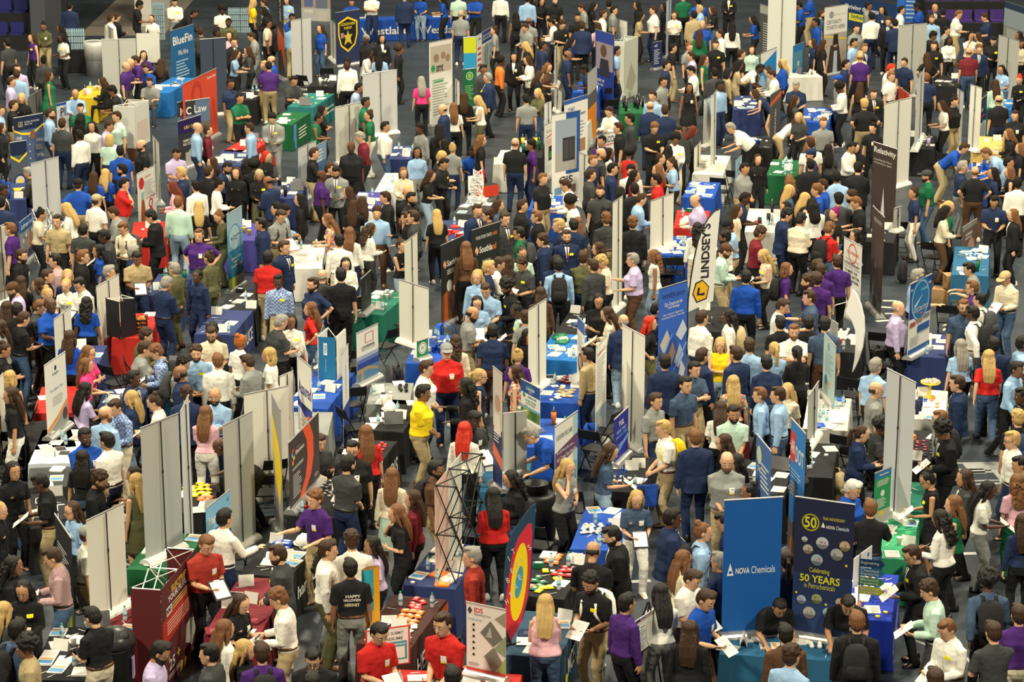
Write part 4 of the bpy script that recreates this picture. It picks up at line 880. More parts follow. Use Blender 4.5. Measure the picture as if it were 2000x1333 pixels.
# ---------------------------------------------------------------- tables: key, near & far corner of the long top edge, side of the body, length, cloth, label, short name
W_ = (.8,.79,.74)
for t in (
 ('hg', (567,1129), (614,1070), 1, 1.83, 'k', 'black tablecloth with one white word, under blue boxes and a hard hat', 'black table with the blue boxes', 'hargrove'),
 ('la', (726,930), (775,863), 1, 1.83, 'k', 'black tablecloth with a red square and white letters', 'black table with the red can stack', None),
 ('hh', (786,845), (826,790), 1, 1.83, 'k', 'black tablecloth right of the white tent panels, holding hard hat and laptop', 'black table with laptop and hard hat'),
 ('sh', (656,1012), (692,950), 1, 1.83, 'k', 'black tablecloth below the black banner with a red curve', 'black table with rows of small tins'),
 ('ma', (505,1245), (556,1152), 1, 2.2, 'm', 'long maroon tablecloth beside the blue and green banner', 'maroon table with the white name cards'),
 ('mb', (262,1262), (310,1160), 1, 1.83, 'm', 'maroon tablecloth behind the black domed bin', 'maroon table behind the domed bin'),
 ('lk', (168,1330), (206,1240), 1, 1.83, 'k', 'black tablecloth at the lower left with scattered cards', 'black table at the lower left corner'),
 ('gr', (345,1118), (398,1050), 1, 1.6, 'v', 'green tablecloth between two tall blank banner backs', 'green table at the left'),
 ('he', (802,1267), (872,1171), 1, 1.83, 's', 'brown and orange tablecloth with candy and bottles', 'brown table with candy', 'HERSHEY'),
 ('nb', (888,1152), (945,1072), 1, 1.83, 'N', 'navy tablecloth below the open black lattice display', 'navy table with orange folders'),
 ('re', (715,1352), (1008,1364), 1, None, 'r', 'red tablecloth along the bottom edge', 'red table at the bottom edge'),
 ('pi', (1094,1287), (1131,1199), 1, 1.6, 'U', 'slate blue tablecloth with white letters and coloured dots', 'slate table under the target flag'),
 ('sn', (1100,1172), (1150,1098), 1, 1.83, 'k', 'black tablecloth heaped with snack bags', 'black table with snack bags'),
 ('vi', (1212,1078), (1242,984), 1, 1.9, 'b', 'royal blue tablecloth with white toy cars', 'royal blue table with toy cars', 'VIS.'),
 ('tg', (1254,964), (1285,886), 1, 1.83, 'k', 'black tablecloth with blue sunglasses and tins', 'black table with blue sunglasses', 'TGL'),
 ('b1', (1131,789), (1152,715), 1, 1.7, 'b', 'mid blue tablecloth strewn with small candy', 'blue table strewn with candy'),
 ('b2', (1128,706), (1166,632), 1, 1.83, 'C', 'bright blue tablecloth under green bags', 'bright blue table with green bags'),
 ('b3', (1118,876), (1132,806), 1, 1.6, 'b', 'blue tablecloth under the orange tumbler', 'blue table with the orange tumbler'),
 ('k1', (1160,655), (1196,592), 1, 1.7, 'k', 'black tablecloth left of a blank white banner', 'black table by the woman in cream'),
 ('no', (1405,1278), (1638,1292), 1, 1.85, 'T', 'petrol blue tablecloth with a white triangle emblem', 'petrol table under the big blue banner', 'NOVA'),
 ('en', (1741,1215), (1754,1128), 1, 1.83, 'B', 'deep blue tablecloth covered in white and orange giveaways', 'deep blue table of giveaways'),
 ('gn', (1783,1095), (1794,1012), 1, 1.83, 'G', 'light green tablecloth with white papers', 'light green table', None),
 ('g2', (1800,1000), (1812,930), 1, 1.4, 'E', 'dark teal tablecloth with blue boxes', 'dark teal table'),
 ('ar', (1533,975), (1545,905), 1, 1.83, 'k', 'black tablecloth left of the bridge banner', 'black table left of the bridge banner'),
 ('kr', (1680,690), (1692,625), 1, 1.7, 'k', 'black tablecloth with red stress balls behind the white sail', 'black table with red balls'),
 ('wh', (1655,842), (1664,765), 1, 1.9, 'w', 'white tablecloth with bottles and tan folders', 'white table with tan folders'),
 ('k3', (1625,935), (1640,850), 1, 1.8, 'k', 'black tablecloth carrying an orange box', 'black table with the orange box'),
 ('w2', (1846,822), (1852,752), 1, 1.8, 'w', 'white tablecloth with a yellow cake stand', 'white table with the yellow stand'),
 ('k4', (1842,905), (1848,840), 1, 1.7, 'k', 'black tablecloth with dark red pouches', 'black table with dark red pouches'),
 ('bl', (1846,700), (1858,640), 1, 1.7, 'N', 'navy tablecloth behind the tall career banner', 'navy table behind the career banner'),
 ('tb', (1930,540), (1934,462), 1, 2.6, 'T', 'petrol blue tablecloth with green tumbler and cups', 'petrol blue table with green tumbler'),
 ('rm', (296,660), (310,606), 1, 1.83, 'r', 'red tablecloth under the open black frame', 'red table with the milk crate'),
 ('po', (455,655), (486,617), 1, 1.83, 'N', 'navy tablecloth with white lettering and dark caps', 'navy table with caps', 'ST. POLICE'),
 ('k5', (497,607), (520,580), 1, 1.9, 'k', 'black tablecloth with a lime frisbee', 'black table with lime frisbee'),
 ('em', (748,616), (779,590), 1, 1.83, 'E', 'emerald tablecloth with glass tumblers', 'emerald table with glasses'),
 ('va', (640,800), (698,720), 1, 2.3, 'b', 'royal blue tablecloth around the blue tower display', 'royal blue table with the tower'),
 ('gy', (640,850), (648,815), 1, 1.3, 'g', 'pale grey tablecloth between the white panels', 'pale grey table'),
 ('gw', (800,790), (808,745), 1, 1.3, 'g', 'grey tablecloth beside the red shirted man with a cap', 'grey table by the man in red'),
 ('cu', (872,712), (900,640), 1, 2.0, 'b', 'royal blue tablecloth with stacked blue cups', 'royal blue table with stacked cups'),
 ('r2', (150,806), (168,742), 1, 1.6, 'r', 'red tablecloth beside an empty black chair', 'red table by the white narrow banner'),
 ('n2', (186,728), (214,662), 1, 1.83, 'N', 'navy tablecloth with small grey giveaways', 'navy table with grey giveaways'),
 ('n3', (272,800), (290,755), 1, 1.2, 'N', 'navy tablecloth with sunglasses in front of the suited man', 'navy table with sunglasses'),
 ('st', (388,770), (412,695), 1, 1.9, 'T', 'steel blue tablecloth with open laptops', 'steel blue table with laptops'),
 ('wl', (147,905), (172,835), 1, 1.83, 'W', 'pale blue white tablecloth with two tablets', 'pale table with tablets'),
 ('kl', (60,880), (42,812), -1, 1.6, 'k', 'black tablecloth beside the woman in black and white trousers', 'black table by white trousers'),
 ('kb', (60,1034), (28,975), -1, 1.6, 'k', 'black tablecloth with a round blue emblem', 'black table with the round blue emblem'),
 ('ks', (146,950), (150,912), 1, 1.0, 'd', 'charcoal tablecloth behind the woman with long black hair', 'charcoal table at the left'),
 ('fr', (428,1000), (432,930), 1, 1.4, 'k', 'black tablecloth with yellow bags of lemons', 'black table with yellow bags'),
 ('rd', (1380,447), (1388,398), 1, 1.83, 'r', 'red tablecloth beside the man in a purple print shirt', 'red table by the purple print shirt'),
 ('bx', (1345,500), (1350,450), 1, 1.83, 'b', 'blue tablecloth behind the blank cream banner', 'blue table behind the cream banner'),
 ('by', (1394,388), (1408,354), 1, 1.83, 'b', 'blue tablecloth with light brochures', 'blue table with light brochures'),
 ('wt', (1412,342), (1430,296), 1, 2.4, 'w', 'white tablecloth under the empty grey card box', 'white table with black cup'),
 ('kt', (948,420), (975,378), 1, 2.2, 'd', 'dark grey tablecloth under the white truss tower', 'dark table with the white truss tower'),
 ('nt', (912,475), (925,428), 1, 2.2, 'N', 'navy tablecloth with red boxes', 'navy table with red boxes'),
 ('pu', (497,470), (508,412), 1, 1.7, 'p', 'purple tablecloth with small jars', 'purple table with jars'),
 ('wd', (628,525), (640,452), 1, 2.2, 'w', 'white draped tablecloth beside the floral sleeveless top', 'white draped table'),
 ('pb', (738,410), (757,382), 1, 1.9, 'p', 'purple tablecloth beneath white papers', 'purple table with papers'),
 ('tl', (612,210), (655,182), 1, 2.2, 'e', 'teal tablecloth with yellow triangles', 'teal table with yellow triangles'),
 ('g3', (570,244), (600,224), 1, 1.83, 'v', 'green tablecloth with white paper and lettering', 'green table with lettering'),
 ('r4', (490,298), (522,278), 1, 1.9, 'r', 'red tablecloth with a laptop', 'red table with laptop'),
 ('n5', (50,390), (60,345), 1, 1.9, 'N', 'navy tablecloth with blue bottles and gold cloth', 'navy table with blue bottles'),
 ('ye', (188,192), (228,163), 1, 2.0, 'y', 'yellow tablecloth beside the seated man in light blue', 'yellow table'),
 ('b9', (330,182), (352,170), 1, 2.6, 'C', 'bright blue tablecloth beside the tall blue banner', 'bright blue table at the far left'),
 ('wa', (690,41), (800,37), 1, 2.2, 'b', 'royal blue tablecloth with big white letters, left half', 'royal blue far table, left', 'Westlake'),
 ('wb', (803,37), (905,36), 1, 2.1, 'b', 'royal blue tablecloth with big white letters, right half', 'royal blue far table, right', 'Westlake'),
 ('gk', (1556,345), (1568,312), 1, 2.0, 'v', 'green tablecloth with clear bottles', 'green table with clear bottles'),
 ('wk', (1518,455), (1526,412), 1, 2.4, 'w', 'white tablecloth with black tumblers', 'white table with black tumblers'),
 ('nn', (1484,215), (1490,178), 1, 2.2, 'N', 'navy tablecloth with papers behind the grey banner', 'navy table with papers'),
 ('dg', (1262,222), (1262,208), 1, 1.6, 'v', 'green tablecloth below a row of black bottles', 'green table with black bottles'),
 ('oy', (1955,300), (1962,276), 1, 2.2, 'Y', 'tan wooden coloured tablecloth at the far right', 'tan table at the right'),
 ('bw', (1945,350), (1950,328), 1, 1.8, 'b', 'blue tablecloth with blue and white bottles', 'blue table with bottles'),
 ('bv', (1168,182), (1176,168), 1, 1.8, 'b', 'bright blue tablecloth under rows of blue pouches', 'blue table with pouches'),
 ('n8', (1140,255), (1150,240), 1, 1.6, 'w', 'white tablecloth behind the upright photo banners', 'white table behind the photo banners'),
 ('n9', (1620,240), (1626,212), 1, 2.2, 'b', 'royal blue tablecloth with rows of leaflets', 'royal blue table with leaflets'),
 ('wr', (1872,170), (1880,158), 1, 1.9, 'k', 'black tablecloth with blue pouches behind the maroon polo', 'black table behind the maroon polo'),
 ('tq', (1975,215), (1982,190), 1, 1.7, 'C', 'turquoise tablecloth by the green patterned dress', 'turquoise table'),
 ('hb', (1505,290), (1520,262), 1, 1.4, 'k', 'black tablecloth by blue cups', 'black table with blue cups'),
 ('kg', (650,170), (668,152), 1, 1.9, 'k', 'black tablecloth with white keepsakes', 'black table with keepsakes'),
 ('bt', (1058,308), (1064,280), 1, 1.7, 'k', 'black tablecloth with green drink bottles', 'black table with drink bottles'),
 ('tk', (1745,475), (1752,452), 1, 1.4, 'k', 'black tablecloth behind the tall rocket banner', 'black table by the rocket banner'),
 ('wq', (792,376), (812,338), 1, 2.2, 'w', 'white tablecloth with leaflets behind the man in a grey jacket', 'white table with leaflets'),
 ('nq', (812,312), (822,288), 1, 1.8, 'N', 'navy tablecloth with bottles by the white checked shirt', 'navy table by the white checked shirt'),
 ('bq', (474,324), (482,310), 1, 2.0, 'N', 'navy tablecloth with a small framed picture', 'navy table with the framed picture'),
 ('lq', (588,388), (600,350), 1, 1.8, 'N', 'navy tablecloth crowded with grey laptops', 'navy table with grey laptops'),
 ('kq', (500,196), (520,174), 1, 1.8, 'k', 'black tablecloth left of the purple polo', 'black table left of the purple polo'),
 ('wz', (1022,322), (1036,292), 1, 1.8, 'w', 'white tablecloth with cups and yellow fruit', 'white table with yellow fruit'),
 ('bz', (1094,412), (1104,382), 1, 1.6, 'b', 'royal blue tablecloth right of the man in black polo', 'royal blue table by the black polo'),
 ('wy', (1532,152), (1606,150), 1, None, 'w', 'long white tablecloth behind the tall blue banner', 'long white table'),
 ('ky', (1822,292), (1832,256), 1, 1.8, 'k', 'black tablecloth right of the wide white banner', 'black table by the wide white banner'),
 ('ny', (352,578), (374,545), 1, 1.8, 'N', 'dark navy tablecloth with green bottles behind the uniformed pair', 'navy table with green bottles'),
 ('ry', (322,462), (328,424), 1, 1.5, 'r', 'bright red tablecloth by the bottle drawing', 'red table by the bottle drawing'),
 ('bc', (116,99), (168,98), 1, None, 'k', 'black tablecloth below stacked water bottles at the far left', 'black table with water bottles'),
 ('kc', (1432,650), (1440,608), 1, 1.9, 'k', 'black tablecloth with blue booklets behind the white flag', 'black table with blue booklets'),
 ('da', (1030,962), (1040,880), 1, 1.7, 'T', 'petrol blue tablecloth left of the black barrel', 'petrol table left of the barrel'),
):
    key, p1, p2, sd, L, c, label, land = t[:8]; tx = t[8] if len(t) > 8 else None
    if not label: continue
    rgb = {'N': (.025,.04,.14), 'U': (.02,.055,.10), 'C': (.015,.15,.46), 'T': (.02,.11,.22), 'B': (.01,.035,.40), 'w': (.60,.59,.54), 'G': (.04,.33,.15), 'E': (.01,.13,.085), 'W': (.62,.68,.74), 'Y': (.62,.42,.12), 's': (.05,.018,.016), 'e': (.02,.17,.17), 'v': (.008,.10,.035), 'r': (.42,.02,.014), 'y': (.60,.42,.02), 'p': (.06,.05,.26)}.get(c)
    ops = None
    if key == 'la': ops = [('r', .06, .02, .24, .86, (.55,.02,.03)), ('T', 'IL', .09, .1, .21, .8, W_), ('T', 'LANDIS', .28, .3, .95, .72, W_)]
    if key == 'he': ops = [('p', [(.45, 0), (1, 0), (1, 1), (.72, 1)], (.75,.13,.02))]
    if key == 'pi': ops = [('c', .12, .25, .06, (.7,.02,.02)), ('c', .22, .36, .06, (.85,.7,.02)), ('T', 'MCETY', .30, .35, .88, .75, W_), ('r', .66, .42, .72, .72, (.05,.4,.7))]; tx = None
    if key == 'no': ops = [('p', [(.42, .25), (.47, .75), (.50, .25)], W_), ('T', 'NOVA', .55, .22, .9, .5, W_)]; tx = None
    if key == 'gn': ops = [('T', 'CCI', .3, .2, .8, .8, W_)]
    if key == 'en': ops = [('l', .1, .1, .9, .7, 5, (.6,.62,.75))]
    if key == 'kb': ops = [('c', .35, .5, .17, (.01,.12,.55)), ('c', .35, .5, .13, (.5,.45,.5)), ('p', [(.30, .25), (.41, .28), (.41, .5), (.35, .45), (.35, .78), (.30, .78)], (.01,.12,.45)), ('T', 'LSEI', .5, .1, .7, .3, (.03,.2,.5))]
    if key == 'tl': ops = [('p', [(.1, .05), (.25, .05), (.17, .8)], (.85,.6,.02)), ('l', .35, .4, .95, .8, 2, W_)]
    if key == 'g3': ops = [('l', .3, .3, .9, .8, 4, W_), ('r', .02, .0, .18, 1, (.1,.3,.6))]
    if key == 'r4': ops = [('p', [(.1, .1), (.1, .8), (.2, .8), (.2, .4), (.3, .4), (.3, .8), (.4, .8), (.4, .1)], W_)]
    if key == 'va': ops = None
    table(key, p1, p2, sd, L, c, label, land, tx, rgb=rgb, ops=ops, tcol=(.75,.74,.70))
for k, w in (('hg', 'box:b*6 hat stack*3 gstack*2 sign pen*3'), ('la', 'tin:r*30 gstack*2 stack*4 glasses:k'), ('hh', 'hat laptop stack*4 bottle*2 sign tumbler:w'), ('sh', 'tin:g*36 bottle*3 stack tin:r*5'), ('ma', 'sign*2 tablet shirt:m*2 stack*2 pen:y*4 gstack'),
  ('mb', 'bottle*2 stack*4 shirt:m laptop gstack sign'), ('lk', 'stack*5 gstack*4 cup bottle*2 pen:w*6'), ('gr', 'bottle*2 stack*2 gstack'), ('he', 'bag:o*12 bag:w*8 bag:r*6 bottle*2 tablet sign stack*3 pen:w'), ('nb', 'stack:o*3 stack*3 shirt:w*3 bottle*3 shirt:o*2 sign gstack'),
  ('re', 'stack*3 sign pen*5 glasses:r'), ('pi', 'shirt:n*5 stack sign gstack stack:n'), ('sn', 'bag:o*8 bag:v*6 bag:r*7 bag:y*5 bottle*3 box:v stack*4 gstack'), ('vi', 'car*9 car:t*4 bottle*2 stack*2 gstack cup:b'), ('tg', 'glasses:b*8 tin:c*10 stack*3 gstack bottle sign'),
  ('b1', 'bag:t*8 bag:w*6 bag:m*6 stack*4 bottle tablet'), ('b2', 'shirt:v*4 stack*3 shirt:z*3 gstack bottle'), ('b3', 'tumbler:o stack*2 bottle'), ('k1', 'shirt:n stack*3 pen*6 shirt:e*2'), ('no', 'stack*3 ball:w*4 tablet stack:e gstack'),
  ('en', 'ball:w*9 shirt:c*3 ball:o*7 shirt:w*4 glasses:b*4 stack*2 tin:y*3 pen:b*5'), ('gn', 'stack*5 gstack*2 tin:k sign cup:w pen:b'), ('g2', 'box:b*4 bottle*2'), ('ar', 'laptop stack*4 gstack pen*5'), ('kr', 'ball:r*12 ball:w*6 bottle stack*3 sign'),
  ('wh', 'bottle*6 stack:t*2 stack*4 shirt:b*2'), ('k3', 'box:o bottle*2 stack*2 gstack'), ('w2', 'tumbler:n*2 tin:b*4 tin:o*4 stack*2 gstack*2'), ('k4', 'tin:m*14 tin:k*8 stack*3 box:o'), ('bl', 'stack*4 bottle cup sign gstack'), ('tb', 'tumbler:v tumbler:w gstack*3 stack*4 cup:w tin:c*6 sign'),
  ('rm', 'cup tablet stack*2 ball:k'), ('po', 'shirt:n*5 bottle sign stack'), ('k5', 'tin:v stack*3 glasses:b*3 bottle box:k'), ('em', 'cup*6 stack*4 bottle tin:v*3 sign'), ('va', 'cup:y stack*4 bottle shirt:w gstack'), ('gy', 'stack cup'), ('gw', 'stack*2 bottle ball:k*6'), ('cu', 'cup:b*9 cup:w*3 bottle*3 stack*2 sign'),
  ('r2', 'stack*2'), ('n2', 'tin:g*6 stack*2 bottle*2 shirt:g gstack sign'), ('n3', 'glasses:k*4 bottle stack*2 cup'), ('st', 'laptop*2 bottle*2 stack*4 shirt:g'), ('wl', 'tablet*2 stack*3 bottle*2'), ('kl', 'cup'), ('kb', 'tablet*2 stack*3 laptop'), ('ks', 'shirt:w*2 gstack'), ('fr', 'bag:y*14 bag:o*4 stack*3 cup'),
  ('rd', 'stack*3 gstack*2 bottle sign box:v'), ('bx', 'stack*5 bottle gstack'), ('by', 'gstack*4 stack*3'), ('wt', 'cup:k stack*2 pen:k'), ('kt', 'stack*4 gstack*4'), ('nt', 'box:r*3 stack*3 bottle shirt:r*3'), ('pu', 'cup:y*3 stack cup*2'), ('wd', 'stack*3 cup bottle'), ('pb', 'stack*4 bottle*2 laptop'), ('tl', 'laptop stack*3 cup*2 tin:y*3'),
  ('g3', 'stack*4'), ('r4', 'laptop stack*3 gstack'), ('n5', 'tumbler:b*3 shirt:y*2 bottle'), ('ye', 'tumbler:i cup*4 bottle'), ('b9', 'stack*3 bottle tablet'), ('wa', 'stack*2 box:b sign'), ('wb', 'box:w*2 stack*2'), ('gk', 'bottle*6 box:v stack*3'), ('wk', 'tumbler:k*3 tin:r*8 stack*4 bottle*2'), ('nn', 'stack*5 gstack*2 bottle'), ('dg', 'tumbler:k*8'), ('oy', 'stack*2 box'), ('bw', 'tumbler:b*5'), ('bv', 'tin:b*12'), ('n9', 'stack*5 gstack*3'), ('wr', 'tin:b*5 stack*2'), ('tq', 'stack*2 gstack'), ('hb', 'cup:b*4 stack'), ('kg', 'tin:w*8 tumbler:w'), ('bt', 'tumbler:v*3 tumbler:y*2'), ('tk', 'stack*3 bottle'),  ('wq', 'stack*6 gstack*4 bottle cup'), ('nq', 'bottle*3 stack*3 box:k'), ('bq', 'sign stack*3 gstack'), ('lq', 'laptop*3 stack*3 tumbler:k*2'), ('kq', 'stack*3 bottle*2 glasses:b*4'), ('wz', 'cup*6 ball:y*8 bottle*3 stack'), ('bz', 'stack*4 gstack bottle'), ('wy', 'laptop stack*3 box'), ('ky', 'bottle*3 stack*3 tumbler:l'), ('ny', 'tumbler:v*5 bottle*4 stack*2'), ('ry', 'stack*2 gstack'), ('kc', 'stack:c*2 stack:b*2 sign stack glasses:k*2'), ('da', 'stack*4 shirt:k box:k')):
    scatter(k, w)
    if k not in ('wa', 'wb', 'gy', 'b3', 'ks', 'kl', 'r2', 're'): scatter(k, 'pen*2 sign tin:w', 2)
